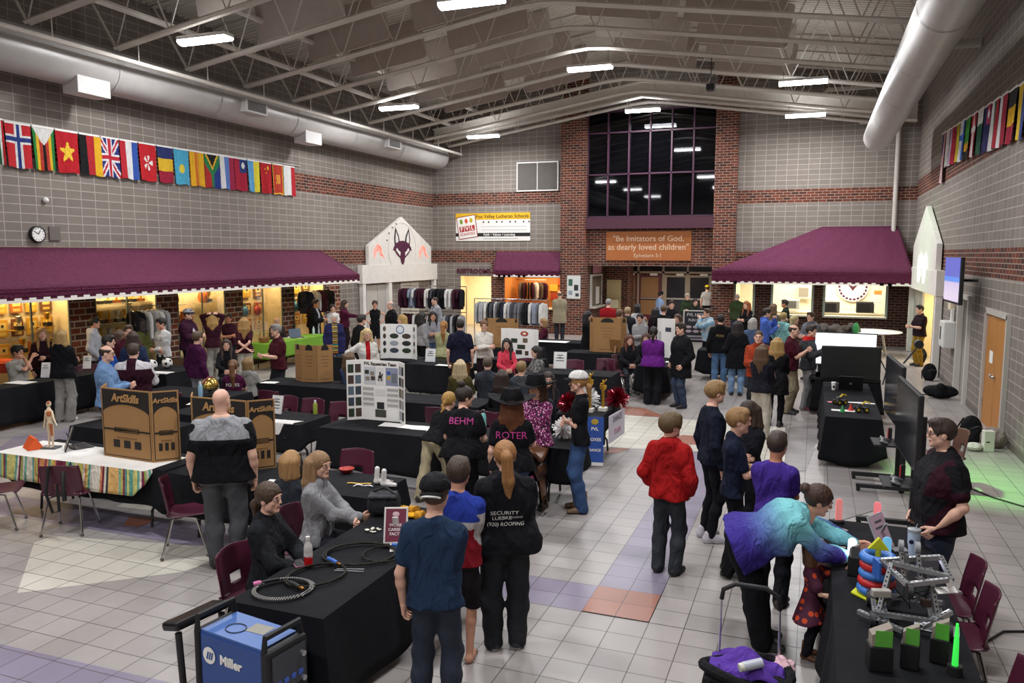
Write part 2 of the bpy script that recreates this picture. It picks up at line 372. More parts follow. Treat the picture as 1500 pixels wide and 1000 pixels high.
# right wall openings: niche corridors behind
YEL = M('ead9ae', .8, 'paint')
for (a, b, h, m) in ((18.9, 20.15, 2.25, OFFW), (24.6, 27.6, 2.2, YEL)):
    c = MB(); X1 = RX+1.2
    c.quad((X1, a, 0), (X1, b, 0), (X1, b, h), (X1, a, h)); c.quad((RX, a, 0), (X1, a, 0), (X1, a, h), (RX, a, h)); c.quad((RX, b, 0), (X1, b, 0), (X1, b, h), (RX, b, h)); c.quad((RX, a, h), (X1, a, h), (X1, b, h), (RX, b, h))
    tag(ob('wall_niche', c, m, fix=False), kind='structure')
arealight((RX+.6, 26.1, 2.15), 1, 2, 60, (1, .85, .6))
# restroom hall behind the back wall, warm lit
c = MB(); c.quad((-14.6, 32.5, 0), (-12.2, 32.5, 0), (-12.2, 32.5, 2.5), (-14.6, 32.5, 2.5)); c.quad((-12.38, BY, 0), (-12.38, 32.5, 0), (-12.38, 32.5, 2.5), (-12.38, BY, 2.5)); c.quad((-14.6, BY, 0), (-14.6, 32.5, 0), (-14.6, 32.5, 2.5), (-14.6, BY, 2.5)); c.quad((-14.6, BY, 2.5), (-12.2, BY, 2.5), (-12.2, 32.5, 2.5), (-14.6, 32.5, 2.5))
tag(ob('wall_restroom_hall', c, M('efe0bd', .8, 'paint'), fix=False), kind='structure'); arealight((-13.2, 31, 2.45), 1, 1.4, 75, (1, .88, .68))
# shop and kitchen rooms behind their openings
def room(name, x0, x1, y0, y1, z0, z1, m):
    c = MB(); c.quad((x0, y1, z0), (x1, y1, z0), (x1, y1, z1), (x0, y1, z1)); c.quad((x0, y0, z0), (x0, y1, z0), (x0, y1, z1), (x0, y0, z1)); c.quad((x1, y0, z0), (x1, y1, z0), (x1, y1, z1), (x1, y0, z1)); c.quad((x0, y0, z1), (x1, y0, z1), (x1, y1, z1), (x0, y1, z1)); c.quad((x0, y0, z0), (x1, y0, z0), (x1, y1, z0), (x0, y1, z0))
    return tag(ob(name, c, m, fix=False), kind='structure')
room('wall_shop', -11.9, -9.2, BY+.02, 31.8, .02, 2.6, M('c98a48', .8, 'paint')); arealight((-10.55, 30.8, 2.5), 2, 1.2, 60, (1, .7, .4))
room('wall_kitchen', -2.74, RX+.3, BY+.02, 32.6, .02, 2.7, M('efe6cc', .75, 'paint')); arealight((.4, 31.2, 2.6), 4, 1.2, 190, (1, .93, .78))

# ---- baseboard along right wall
for i, (a, b) in enumerate(((FY, 15.25), (17.2, 18.8), (20.25, 22.6))):
    tag(ob('baseboard_right' + ('' if i == 0 else '.%03d' % i), MB().box((RX-.01, (a+b)/2, .06), (.02, b-a, .12)), M('6a625c', .6)), kind='structure')
# ---- roof deck: ribbed steel sheet on the two slopes
def zb(x): return 8.72-.157*(abs(x-RIDGE) if abs(x-RIDGE) > .6 else (.3+abs(x-RIDGE)**2/1.2))
DK = 1.75
t = NT('deck_paint'); t.b.inputs['Base Color'].default_value = lin('d6d0c6'); t.b.inputs['Roughness'].default_value = .7
DECK = t.m
dm = MB(); nrib = 0
for s in (0, 1):
    xa, xb = (LX-.2, RIDGE) if s == 0 else (RIDGE, RX+.2)
    y = FY
    while y < BY+.3:
        za, zc = zb(xa)+DK, zb(xb)+DK
        for (y0, y1, h0, h1) in ((y, y+.09, 0, 0), (y+.09, y+.11, 0, -.05), (y+.11, y+.17, -.05, -.05), (y+.17, y+.19, -.05, 0)):
            dm.quad((xa, y0, za+h0), (xb, y0, zc+h0), (xb, y1, zc+h1), (xa, y1, za+h1))
        y += .19
tag(ob('ceiling', dm, DECK, fix=False), kind='structure')
# ---- joists: one open-web steel joist every 2.03 m
JP = M('d4cec4', .6, 'paint')
def joist(y, lab, grp):
    r = root('roof_joist', (RIDGE, y, 8.6), lab, 'roof joist', grp)
    mb = MB(); xs = [LX+1.0+(RX-LX-2.0)*i/28 for i in range(29)]
    pts = [(x-RIDGE, 0, zb(x)-8.6) for x in xs]
    for dy in (-.05, .05): mb.tube([(a, b+dy, c) for a, b, c in pts], .048, 4)
    ob('bottom_chord', mb, JP, r)
    mb = MB(); p2 = [(x-RIDGE, 0, zb(x)+DK-.1-8.6) for x in (LX+.05, RIDGE, RX-.05)]
    for dy in (-.04, .04): mb.tube([(a, b+dy, c) for a, b, c in p2], .025, 4)
    ob('top_chord', mb, JP, r)
    mb = MB(); n = 11
    for i in range(n):
        xa = LX+1.0+(RX-LX-2.0)*i/n; xb = LX+1.0+(RX-LX-2.0)*(i+1)/n; xm = (xa+xb)/2
        f = lambda x, t: (x-RIDGE, 0, zb(x)+(DK-.1 if t else 0)-8.6)
        mb.tube([f(xa, 0), f(xm, 1)], .016, 5); mb.tube([f(xm, 1), f(xb, 0)], .016, 5)
    mb.tube([f(LX+1.0, 0), f(LX+.06, 1)], .03, 5); mb.tube([f(RX-1.0, 0), f(RX-.06, 1)], .03, 5)
    ob('web', mb, JP, r); return r
JY = [11.14+2.035*i for i in range(-5, 10)]
j0 = joist(JY[0], 'pale painted open-web steel joist spanning under the ribbed roof', 'open-web roof joists')
jo = [j0]+[dup(j0, (RIDGE, y, 8.6), 0, None, 'open-web roof joists') for y in JY[1:]]
for i, j in enumerate(jo):
    n = len(jo)-1-i
    j['label'] = ('pale steel roof joist nearest the end wall with the dark window' if n == 0 else 'pale steel roof joist, %s counting from the dark window wall' % ORD[n])
# bridging lines and pipes along the hall
for i, (x, dz, r_, lab) in enumerate(((-13.4, .55, .07, 'fat pale roof pipe running lengthwise, the lower one above left duct'), (-12.6, 1.0, .07, 'pale roof pipe running lengthwise, higher one above left duct'), (-13.5, -.40, .05, 'thin pale sprinkler pipe hung under joist ends beside left duct'))):
    mb = MB().tube([(x, FY, zb(x)+dz), (x, 29.6, zb(x)+dz)], r_, 8)
    if i == 2:
        for y in JY: mb.tube([(x, y+.1, zb(x)+dz), (x, y+.1, zb(x)-.02)], .012, 5)
    tag(ob('roof_pipe', mb, JP, smooth=True), lab, 'pipe', 'pipes under the roof')
mb = MB()
for x in (-10.2, -7.6, -4.2, -1.5, .9): mb.tube([(x, FY, zb(x)+.03), (x, 29.5, zb(x)+.03)], .018, 5)
mb = MB()
for x in (-1.0,):
    mb.box((x-.14, 14, zb(x)+.85), (.05, 31, .05)); mb.box((x+.14, 14, zb(x)+.85), (.05, 31, .05))
# solid girder near the end wall
g = MB()
for a, b in ((LX+.9, RIDGE), (RIDGE, RX-.3)):
    za, zc = zb(a)-.02, zb(b)-.02
    for (y0, y1, h0, h1) in ((28.36, 28.44, 0, .55), (28.25, 28.55, 0, .05), (28.25, 28.55, .5, .55)):
        g.prism([(a, za+h0), (b, zc+h0), (b, zc+h1), (a, za+h1)], y0, y1, 'y')
tag(ob('roof_girder', g, JP), 'solid deep pale steel girder crossing the roof before the end wall', 'girder')
# ---- acoustic baffles: grey-brown fabric boards hung between joists
BAF = M('bcb0a7', .95, 'paint')
def bafmesh(L):
    mb = MB(); h = 1.12; r_ = .1; p = []
    for cx, cz, a0 in ((L/2-r_, r_, -90), (L/2-r_, h-r_, 0), (-L/2+r_, h-r_, 90), (-L/2+r_, r_, 180)):
        for i in range(5): q = R(a0+22.5*i); p.append((cx+r_*math.cos(q), cz+r_*math.sin(q)))
    mb.prism(p, -.025, .025, 'y'); return mb
bcols = [(-11.48, 2.42, 'left slope, outer column'), (-8.43, 2.35, 'left slope, column next to the ridge'), (-4.95, 2.2, 'right slope, column next to the ridge'), (-2.1, 2.4, 'right slope, outer column')]
for (x, L, wh) in bcols:
    src = None
    for i in range(14):
        y = JY[0]+2.035*i+1.0
        if y > 28: break
        n = 14-i
        if src is None: o = src = ob('ceiling_baffle', bafmesh(L), BAF, bevel=.01)
        else: o = src.copy(); COL.objects.link(o)
        o.location = (x, y, zb(x)+.52); o.rotation_euler = (0, math.atan(.157)*(-1 if x < RIDGE else 1), 0)
        tag(o, 'grey-brown ceiling baffle, %s, %s row from end wall' % (wh, ORD[13-i]), 'ceiling baffle', 'baffles under the roof')
# ---- round ducts
DUCT = M('b7b4b1', .38, 'paint', .15)
def duct(x, z, r_, y0, y1, lab, grille):
    rt = root('ceiling_duct', (x, y0, z), lab, 'duct', 'round air ducts')
    mb = MB(); pr = [(0, 0, 0), (0, y1-y0-.18, 0), (0, y1-y0-.06, 0), (0, y1-y0, 0)]
    mb.tube(pr, [r_, r_, r_*.94, r_*.75], 40); ob('duct_shell', mb, DUCT, rt, smooth=True)
    y = 1.5
    while y < y1-y0-1:
        q = MB().tube([(0, y-.025, 0), (0, y+.025, 0)], r_+.012, 40, cap=False); ob('seam_band', q, DUCT, rt, smooth=True); y += 3.1
    for (yy, side, down) in grille:
        gr = MB().box((side*r_*(.95), yy-y0, -.08 if not down else -r_+.02), (.34, .85, .34) if not down else (.42, .8, .38))
        go = ob('air_outlet', gr, M('cfcdca', .5), rt, bevel=.01)
        if not down:
            gg = MB().box((side*(r_*.95+.172), yy-y0, -.08), (.004, .72, .24))
            for q in range(7): gg.box((side*(r_*.95+.176), yy-y0, -.18+.033*q), (.012, .72, .006), 1)
            for q in range(9): gg.box((side*(r_*.95+.176), yy-y0-.34+.085*q, -.08), (.012, .006, .24), 1)
            ob('louver', gg, [M('3a3836', .6), M('8d8a86', .5)], go)
    return rt
duct(-14.35, 7.02, .47, FY+.15, 29.35, 'big round pale duct along top of left wall', [(12.55, .35, 1), (17.35, 1, 0), (20.2, .35, 1), (24.6, 1, 0)])
duct(1.62, 6.72, .41, FY+.15, 27.2, 'big round pale duct along top of right wall', [])
# ---- linear light fixtures
LMAT = M('f4f7ff', .4, em=15.)
def fixture(x, y, z, lab, vis=True, pw=230):
    rt = root('ceiling_light', (x, y, z), lab, 'ceiling light', 'linear ceiling lights')
    ob('housing', MB().box((0, 0, .05), (1.22, .32, .07)), WHITE, rt, bevel=.01)
    mb = MB(); pr = []
    for i in range(9): q = PI*i/8; pr.append((.15*math.cos(q), -.075*math.sin(q)))
    mb.prism(pr, -.6, .6, 'x'); ob('lens', mb, LMAT, rt)
    hz = MB()
    for sx in (-.5, .5): hz.tube([(sx, 0, .08), (sx, 0, max(.3, zb(x)-z+.02))], .006, 5)
    ob('hanger', hz, BLKMET, rt)
    arealight((x, y, z-.085), 1.2, .3, pw, (.985, .985, 1)); arealight((x, y, z+.1), 1.2, .3, pw*.045, (.93, .96, 1), (PI, 0, 0))
LT = [(-11.85, 13.4, 7.5, 'lit linear lamp over the hall nearest the big left duct middle'), (-11.8, 21.4, 7.5, 'lit linear lamp on left slope, second from end wall'), (-11.7, 27.6, 7.5, 'lit linear lamp on left slope close to the end wall'),
      (-5.9, 21.3, 8.15, 'lit linear lamp under the ridge, the nearer one'), (-5.9, 28.3, 8.2, 'lit linear lamp under the ridge just before the dark window'),
      (-.5, 22.8, 7.68, 'lit linear lamp on right slope, the nearer of two'), (-.5, 27.6, 7.6, 'lit linear lamp on right slope, close to end wall')]
for a in LT: fixture(*a)
for (x, y) in ((-5.9, 13.4), (-.5, 13.8), (-11.85, 6), (-5.9, 6), (-.5, 6), (-11.85, -1), (-5.9, -1), (-.5, -1)):
    fixture(x, y, 7.6, 'lit linear lamp overhead on the balcony side of the hall', pw=110 if x < -10 else 230)
# ================================================================== fixed fittings of the hall
AWN = M('633049', .75, 'cloth'); AWND = M('551f38', .75, 'cloth'); WTRIM = M('efeae0', .8)
def scallop(mb, p0, p1, z0, z1, k, k2, n):
    """valance from p0 to p1 with white castellated trim along its lower edge"""
    p0, p1 = Vector(p0), Vector(p1); d = (p1-p0); nrm = Vector((d.y, -d.x, 0)).normalized()
    def P(t, z): q = p0+d*t; return (q.x, q.y, z)
    mb.quad(P(0, z0+.09), P(1, z0+.09), P(1, z1), P(0, z1), k)
    for i in range(n):
        a, b = i/n, (i+1)/n; m_ = a+(b-a)*.5
        mb.quad(P(a, z0), P(m_, z0), P(m_, z0+.10), P(a, z0+.10), k2); mb.quad(P(m_, z0), P(b, z0), P(b, z0+.05), P(m_, z0+.05), k2)
        mb.quad(P(m_, z0+.05), P(b, z0+.05), P(b, z0+.10), P(m_, z0+.10), k)
def awning(label, loc, wall, front, z_top, z_mid, z_bot, ntrim):
    """wall/front: pairs of points (left,right) along wall top and front edge"""
    r = root('awning', loc, label, 'awning'); L0 = Vector(loc); s = lambda p, z: (p[0]-L0.x, p[1]-L0.y, z-L0.z)
    (w0, w1), (f0, f1) = wall, front
    mb = MB(); N = 14
    def G(u, v):
        a = Vector(w0).lerp(Vector(w1), u); b = Vector(f0).lerp(Vector(f1), u); q = a.lerp(b, v); return s(q, z_top+(z_mid-z_top)*v-.035*math.sin(PI*v)*abs(math.sin(u*PI*N/2)))
    mb.grid(G, N*4, 6); ob('canopy', mb, AWN, r, smooth=True, sol=.01)
    v = MB(); scallop(v, (f0[0]-L0.x, f0[1]-L0.y, 0), (f1[0]-L0.x, f1[1]-L0.y, 0), z_bot-L0.z, z_mid-L0.z, 0, 1, ntrim)
    ob('valance', v, [AWND, WTRIM], r, sol=.008)
    for i, (w_, f_) in enumerate(((w0, f0), (w1, f1))):
        if abs(w_[0]-f_[0])+abs(w_[1]-f_[1]) < .05: continue
        g = MB(); wb = (f_[0], w_[1]) if abs(w0[0]-w1[0]) > abs(w0[1]-w1[1]) else (w_[0], f_[1])
        g.add([s(w_, z_top), s(f_, z_mid), s(wb, z_mid)], [(0, 1, 2)]); ob('side_panel', g, AWN, r, sol=.01)
        g = MB(); scallop(g, (f_[0]-L0.x, f_[1]-L0.y, 0), (wb[0]-L0.x, wb[1]-L0.y, 0), z_bot-L0.z, z_mid-L0.z, 0, 1, 14); ob('side_valance', g, [AWND, WTRIM], r, sol=.008)
    fr = MB(); fr.tube([s(f0, z_mid-.06), s(f1, z_mid-.06)], .015, 6); o = ob('frame_rail', fr, AWND, r)
    return r
awning('long maroon awning over the trophy cases on left wall', (LX, 15, 2.3), ((LX+.01, FY+.1), (LX+.01, 21.8)), ((LX+1.3, FY+.1), (LX+1.3, 22.1)), 3.27, 2.5, 2.24, 88)
a0, a1 = onY(1043, 398, 28.3), onY(1338, 405, 28.3)
awning('big hipped maroon awning over the kitchen counter, right corner', (.5, 29, 2.4), ((.18, BY-.02), (2.55, BY-.02)), ((a0.x, 28.3), (a1.x, 28.3)), 4.13, 2.58, 2.15, 26)
awning('short steep maroon awning over the clothing shop window', (-10.7, BY, 2.4), ((-12.12, BY-.02), (-9.36, BY-.02)), ((-12.12, BY-.42), (-9.36, BY-.42)), 3.24, 2.45, 2.25, 13)
# big dark window with mullions
wz = root('window_9', (-5.93, BY, 4.55), None, None); tag(wz, kind='structure')
MUL = M('4a2a40', .5); x0, x1, z0, z1 = -2.4, 2.4, 0.03, 3.95
mb = MB()
for i in range(7): xx = x0+(x1-x0)*i/6; mb.box((xx, -.05, (z0+z1)/2), (.055, .12, z1-z0))
for zz in (z0, 1.62, 3.17, z1): mb.box((0, -.05, zz), (x1-x0, .12, .055))
ob('window_frame', mb, MUL, wz)
t = NT('night_glass'); t.b.inputs['Base Color'].default_value = lin('05060a'); t.b.inputs['Roughness'].default_value = .03; t.b.inputs['Specular IOR Level'].default_value = .5
ob('pane', MB().box((0, .02, 1.98), (4.8, .03, 3.98)), t.m, wz)
tag(ob('window_sill', MB().box((-5.93, BY-.12, 4.33), (4.8, .3, .42)), M('4a2334', .5)), kind='structure')
# signs on the end wall
r = root('verse_sign', (-5.95, BY-.03, 3.47), 'orange-brown sign with a bible verse above the entrance', 'sign')
ob('board', MB().box((0, 0, 0), (3.24, .06, 1.1)), M('a8622e', .6, 'paint'), r, bevel=.01)
VS = M('d8b79a', .6); text('"Be Imitators of God,', .31, VS, (0, -.035, .27), parent=r, bold=.01); text('as dearly loved children"', .31, VS, (0, -.035, -.05), parent=r, bold=.01); text('Ephesians 5:1', .2, VS, (0, -.035, -.36), parent=r, bold=.005)
r = root('hanging_banner', (-12.31, BY-.02, 4.25), 'white and yellow school banner hung on the end wall', 'banner')
ob('cloth', MB().box((0, 0, 0), (3.26, .02, 1.12)), M('ebe9e4', .7), r)
ob('yellow_stripe', MB().box((.0, -.013, .43), (3.26, .006, .26)), M('e5b51e', .7), r); ob('black_stripe', MB().box((0, -.013, -.31), (3.26, .006, .14)), M('1a1a1c', .7), r)
q = ob('logo_panel', MB().box((0, 0, 0), (.8, .008, .86)), M('f2efe8', .7), r); q.location = (-1.12, -.02, .0); q.rotation_euler = (0, R(-8), 0)
ob('logo_border', MB().box((0, .005, 0), (.86, .006, .92)), M('8a2434', .7), q)
for i, ch in enumerate('FVL'):
    ob('logo_block', MB().box((-.24+.24*i, -.006, -.06), (.21, .006, .22)), M('b32a2e', .7), q); text(ch, .24, M('f2efe8', .7), (-.24+.24*i, -.012, -.06), parent=q, bold=.02)
text('SCHOOLS', .15, M('b32a2e', .7), (0, -.008, -.28), parent=q, bold=.015)
for i, c in enumerate(('7a9a2a', 'd05a3a', 'c0b020')): ob('logo_figure', MB().ball((-.22+.22*i, -.006, .25), (.07, .006, .1), 10), M(c, .7), q)
text('Fox Valley Lutheran Schools', .2, M('4a2a1a', .7), (.42, -.018, .42), parent=r, bold=.012)
text('Faith \u2022 Values \u2022 Learning', .14, M('f2efe8', .7), (.3, -.018, -.31), parent=r, bold=.01)
pb = MB()
for i in range(8): pb.ball((-.45+.29*i+(.0 if i % 2 else .06), -.013, .2), (.04, .004, .04), 8)
ob('paw_mark', pb, M('5a4a3a', .7), r)
g = MB()
for i in range(14): g.box((-.4+.14*i, -.013, .02), (.12, .004, .018)); g.box((-.4+.14*i, -.013, -.12), (.12, .004, .018))
g.box((.35, -.013, -.47), (1.5, .004, .03)); ob('small_print', g, M('b8b6b4', .8), r)
text('RESTROOMS', .27, M('5a2038', .6), (-13.15, BY-.02, 2.45), name='restroom_sign', ext=.02, bold=.02)
tag(bpy.data.objects['restroom_sign'], 'maroon wall letters reading restrooms above the bright doorway', 'sign')
r = root('wall_screen', (-10.38, BY-.04, 6.2), 'grey two-panel screen in a white frame high on end wall', 'screen')
ob('frame', MB().box((0, 0, 0), (1.74, .06, 1.14)), WHITE, r); 
for s in (-1, 1): ob('panel', MB().box((s*.42, -.035, 0), (.80, .01, 1.04)), M('5f5a56', .8, 'paint'), r)
r = root('notice_sign', (-8.78, BY-.27, 1.88), 'white notice with dark photos on the left brick pillar', 'notice')
ob('sheet', MB().box((0, 0, 0), (.54, .02, .9)), M('d8dbd8', .6), r)
for (a, b, c, d, col) in ((-.13, .18, .16, .26, '2f5a4a'), (.1, -.02, .17, .22, '2b2c30'), (-.13, -.22, .15, .16, '8b98a8'), (.14, -.3, .14, .12, '3a3c40')): ob('photo', MB().box((a, -.012, b), (c, .004, d)), M(col, .6), r)
# ---- gates
def gate(loc, rz, w_, label, emblem):
    r = root('pediment_gate', loc, label, 'gate', None, rz); GM = M('e3dfd8', .6, 'paint'); hw = w_/2; zb_ = 2.1
    ob('lintel', MB().box((0, 0, zb_+.33), (w_, .2, .66)), GM, r, bevel=.01)
    ob('pediment', MB().prism([(-hw*.83, 2.76), (hw*.83, 2.76), (hw*.83, 3.45), (0, 4.56), (-hw*.83, 3.45)], -.07, .07, 'y'), GM, r, bevel=.01)
    for x in (-hw+.16, hw-.16): ob('column', MB().box((x, 0, 1.05), (.2, .16, 2.1)), GM, r, bevel=.01)
    return r
GY = 27.0
r = gate((LX+.11, GY, 0), PI/2, 5.9, 'white gabled gate with a maroon fox head crest', 1)
GM = M('e3dfd8', .6, 'paint'); ob('column', MB().box((-.95, 0, 1.05), (.24, .16, 2.1)), GM, r, bevel=.01)
for i in range(2):
    for j in range(2): ob('door_leaf', MB().box((-2.05+.77*j+1.85*i*1.35, .08, 1.02), (.74, .03, 2.04)), M('b9b5ae', .5, 'paint'), r, bevel=.005)
# fox crest: oval, head, ears, lettering strokes (own generic animal mask)
FX = M('4e1638', .6); LN = M('1e1a20', .6); ey = -.072
def flat(name, polys, m, dy=.0, par=r):
    mb = MB()
    for p in polys: mb.prism([(a*1.75, b) for a, b in p], ey-dy-.006, ey-dy, 'y')
    return ob(name, mb, m, par)
ov = [(1.08*math.cos(2*PI*i/40), 3.35+.98*math.sin(2*PI*i/40)) for i in range(40)]
mbv = MB(); mbv.tube([(a, ey, b) for a, b in ov], .013, 5, closed=True); ob('crest_ring', mbv, M('c9c5c0', .6), r)
mir = lambda p: [(-a, b) for a, b in p]
ear = [(.10, 3.55), (.16, 3.85), (.30, 4.15), (.36, 3.75), (.34, 3.5), (.2, 3.45)]; earin = [(.17, 3.55), (.2, 3.8), (.28, 4.0), (.31, 3.7), (.28, 3.52)]
flat('crest_ear', [ear, mir(ear)], LN); flat('crest_ear_inner', [earin, mir(earin)], M('e3dfd8', .6), .006)
head = [(0, 2.72), (.07, 2.85), (.1, 3.0), (.24, 3.12), (.36, 3.3), (.42, 3.28), (.38, 3.42), (.28, 3.56), (.14, 3.64), (0, 3.66)]
flat('crest_head', [head+mir(head)[::-1][1:-1]], FX, .008)
chk = [(.12, 3.08), (.3, 3.3), (.26, 3.38), (.1, 3.22)]; flat('crest_cheek', [chk, mir(chk)], M('efeae4', .6), .016)
eyeq = [(.1, 3.22), (.22, 3.32), (.12, 3.28)]; flat('crest_eye', [eyeq, mir(eyeq)], LN, .022)
flat('crest_nose', [[(-.05, 2.78), (.05, 2.78), (.03, 2.68), (-.03, 2.68)]], LN, .02)
for i in range(16):
    q = PI*(.62+.30*i/16); flat('crest_letter', [[(.7*math.cos(q)-.02, 3.35+1.0*math.sin(q)-.03), (.7*math.cos(q)+.02, 3.35+1.0*math.sin(q)-.03), (.7*math.cos(q)+.02, 3.35+1.0*math.sin(q)+.03), (.7*math.cos(q)-.02, 3.35+1.0*math.sin(q)+.03)]], LN) if i in (0, 5, 10, 15) else None
for s in (-1, 1):
    mbv = MB(); x = s*1.75
    for k in range(5): mbv.tube([(x-.32+.07*k, ey, 3.0+.1*k), (x-.36+.08*k, ey, 3.25), (x-.1+.05*k, ey, 3.5-.02*k), (x+.16, ey, 3.35-.05*k), (x+.08, ey, 3.15), (x+.4-.08*k, ey, 3.02+.07*k)], .014, 4)
    ob('neon_outline', mbv, M('ff5a45', .4, em=1.6), r)
r2 = gate((RX-.11, 25.9, 0), -PI/2, 6.3, 'white gabled gate on right wall washed with green light', 0)
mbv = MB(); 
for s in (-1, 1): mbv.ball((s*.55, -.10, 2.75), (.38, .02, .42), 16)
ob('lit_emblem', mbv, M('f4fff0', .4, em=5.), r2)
g = MB()
for yy in (-2.2, -1.1): g.box((yy, .07, 1.05), (.9, .06, 2.1))
ob('side_wall', g, M('8d8882', .7, 'paint'), r2)
# ---- doors on the right wall, entrance doors
d = root('door_1', (RX, 16.22, 0), None, None); tag(d, kind='structure')
for i, yy in enumerate((-.43, .43)):
    lf = ob('door_leaf', MB().box((-.0, yy, 1.02), (.05, .84, 2.04)), WOOD, d, bevel=.004)
    ob('door_handle', MB().ball((-.06, yy-(.32 if i else -.32), .98), .035, 10), SILVER, lf); ob('hinge', MB().box((-.03, yy+(.41 if i else -.41), .4), (.02, .03, .1)), SILVER, lf)
ob('notice', MB().box((-.03, .32, 1.3), (.004, .28, .22)), PAPER, d)
f = MB()
for yy in (-.9, .9): f.box((-.02, yy, 1.07), (.1, .09, 2.14))
f.box((-.02, 0, 2.12), (.1, 1.86, .1)); ob('door_frame', f, M('b8b3ac', .5), d)
for i, (y0_, y1_, h_) in enumerate(((18.9, 20.15, 2.25),)):
    f = MB()
    for yy in (y0_, y1_): f.box((RX-.02, yy, h_/2), (.12, .08, h_))
    f.box((RX-.02, (y0_+y1_)/2, h_), (.12, y1_-y0_, .1)); tag(ob('trim_1', f, M('d0cbc3', .6)), kind='structure')
MD = M('5a1f33', .5); GL = MATS.setdefault('doorglass', glassmat('door_glass', 'b8a890', .15))
e = root('door_2', (-6.2, 37.9, 0), None, None); tag(e, kind='structure')
for i, (x, c) in enumerate(((-2.3, MD), (-1.2, MD), (.05, M('9a8f80', .5)), (1.15, M('9a8f80', .5)), (2.3, MD))):
    f = MB()
    for s in (-.5, .5): f.box((x+s, 0, 1.1), (.14, .1, 2.2))
    for zz in (.15, 1.05, 2.13): f.box((x, 0, zz), (1.0, .09, .25 if zz == .15 else .1))
    lf = ob('door_leaf', f, c, e, bevel=.004); ob('pane', MB().box((x, .02, 1.15), (.9, .02, 1.9)), M('9a7858' if i < 2 else '2f2f36', .1), lf); ob('push_bar', MB().box((x, -.08, 1.06), (.86, .05, .06)), SILVER, lf); ob('closer', MB().box((x+.2, -.08, 2.2), (.35, .08, .1)), WHITE, lf)
f = MB()
for x in (-2.85, -1.75, -.55, .6, 1.75, 2.85): f.box((x, 0, 1.35), (.1, .14, 2.7))
f.box((0, 0, 2.3), (5.8, .14, .1)); f.box((0, 0, 2.72), (5.8, .14, .12)); ob('door_frame', f, M('9a8c7c', .5), e)
ob('transom_pane', MB().box((0, .03, 2.5), (5.7, .02, .36)), M('1c1c24', .08), e)
arealight((-6, 34.5, 2.65), 3, 2, 150, (1, .9, .75))
# ticket window and cream panel in the recess
d = root('window_8', (-8.31, 31.3, 0), None, None); tag(d, kind='structure')
f = MB(); 
for yy in (-.8, .8): f.box((.02, yy, 1.7), (.08, .08, 1.3))
f.box((.02, 0, 2.32), (.1, 1.66, .08)); f.box((.06, 0, 1.05), (.3, 1.7, .08)); ob('window_frame', f, OFFW, d); ob('pane', MB().box((.02, 0, 1.7), (.02, 1.56, 1.2)), M('6c655c', .15), d); ob('price_board', MB().box((.05, .1, 1.5), (.02, .5, .7)), PAPER, d)
ob('pink_sign', MB().box((.05, 0, 2.55), (.05, 1.2, .3)), M('c98a96', .6), d)
tag(ob('door_3', MB().box((-7.86, 32.56, 1.05), (.6, .06, 2.1)), M('dcc894', .6, 'paint')), kind='structure')
r = root('drinking_fountain', (-7.86, 32.4, 1.1), 'cream drinking fountain with a lower box in the entrance recess', 'cabinet'); ob('box', MB().box((0, 0, 0), (.5, .2, .36)), M('e4d6b0', .5), r, bevel=.02)  # drinking fountain in the recess, built as one plain box
# ---- kitchen counter: frames, sill, inside equipment
r = root('serving_counter', (.1, BY-.12, 1.0), 'pale serving ledge under the kitchen windows', 'counter')
for a, b in ((-1.42, -.05), (.33, 2.33)): ob('ledge', MB().box(((a+b)/2-.1, 0, 0), (b-a, .4, .06)), M('dcd8ca', .5), r, bevel=.01)
ob('ledge', MB().box((-2.5, 0, -.05), (.7, .4, .06)), M('dcd8ca', .5), r, bevel=.01)
for i, (a, b) in enumerate(((-2.72, -2.05), (-1.42, -.05), (.33, 2.33))):
    d = root('window_%d' % (10+i), ((a+b)/2, BY, 1.55), None, None); tag(d, kind='structure'); f = MB()
    for s in (-1, 1): f.box((s*(b-a)/2, -.02, 0), (.08, .1, 1.2))
    f.box((0, -.02, .6), (b-a, .1, .08)); ob('window_frame', f, M('a8bab0', .5), d)
r = root('crest_disc', (1.35, 32.5, 1.95), 'round white crest with maroon ring on kitchen wall', 'sign'); dm_ = Matrix.Rotation(PI/2, 3, 'X')
ob('disc', MB().lathe([(.01, 0), (.55, 0), (.55, .02), (.01, .02)], (0, 0, 0), 32, 0, dm_), PAPER, r); mb = MB()
for i in range(22): q = 2*PI*i/22; mb.box((.47*math.cos(q), -.03, .47*math.sin(q)), (.09, .01, .07), 0, 0, 0, -q+PI/2)
ob('ring_letter', mb, MAROON, r); flat2 = MB().prism([(-.2, .1), (0, .02), (.2, .1), (.08, -.04), (.02, -.14), (-.02, -.14), (-.08, -.04)], -.035, -.03, 'y'); ob('bird', flat2, MAROON, r)
for i, (x, z, w_, h_, lab) in enumerate(((-.75, 1.3, .5, .35, 'silver coffee machine behind the kitchen window'), (.62, 1.22, .55, .42, 'microwave at left of the kitchen serving window'), (1.75, 1.25, .6, .4, 'dark screen monitor behind the kitchen window'), (-.35, 1.72, .5, .5, 'wall rack of papers in kitchen'))):
    r = root('kitchen_machine', (x, 31.6 if i < 3 else 32.4, z), lab, 'appliance'); ob('case', MB().box((0, 0, 0), (w_, .4 if i < 3 else .1, h_)), M(('b8b8b4', '4a4744', '2c2c2e', 'c9c2b0')[i], .4), r, bevel=.02); ob('face_panel', MB().box((-.04, -.205 if i < 3 else -.055, 0), (w_*.7, .01, h_*.7)), M(('6a6a68', '1c1c1e', '151518', '8a8274')[i], .3), r)
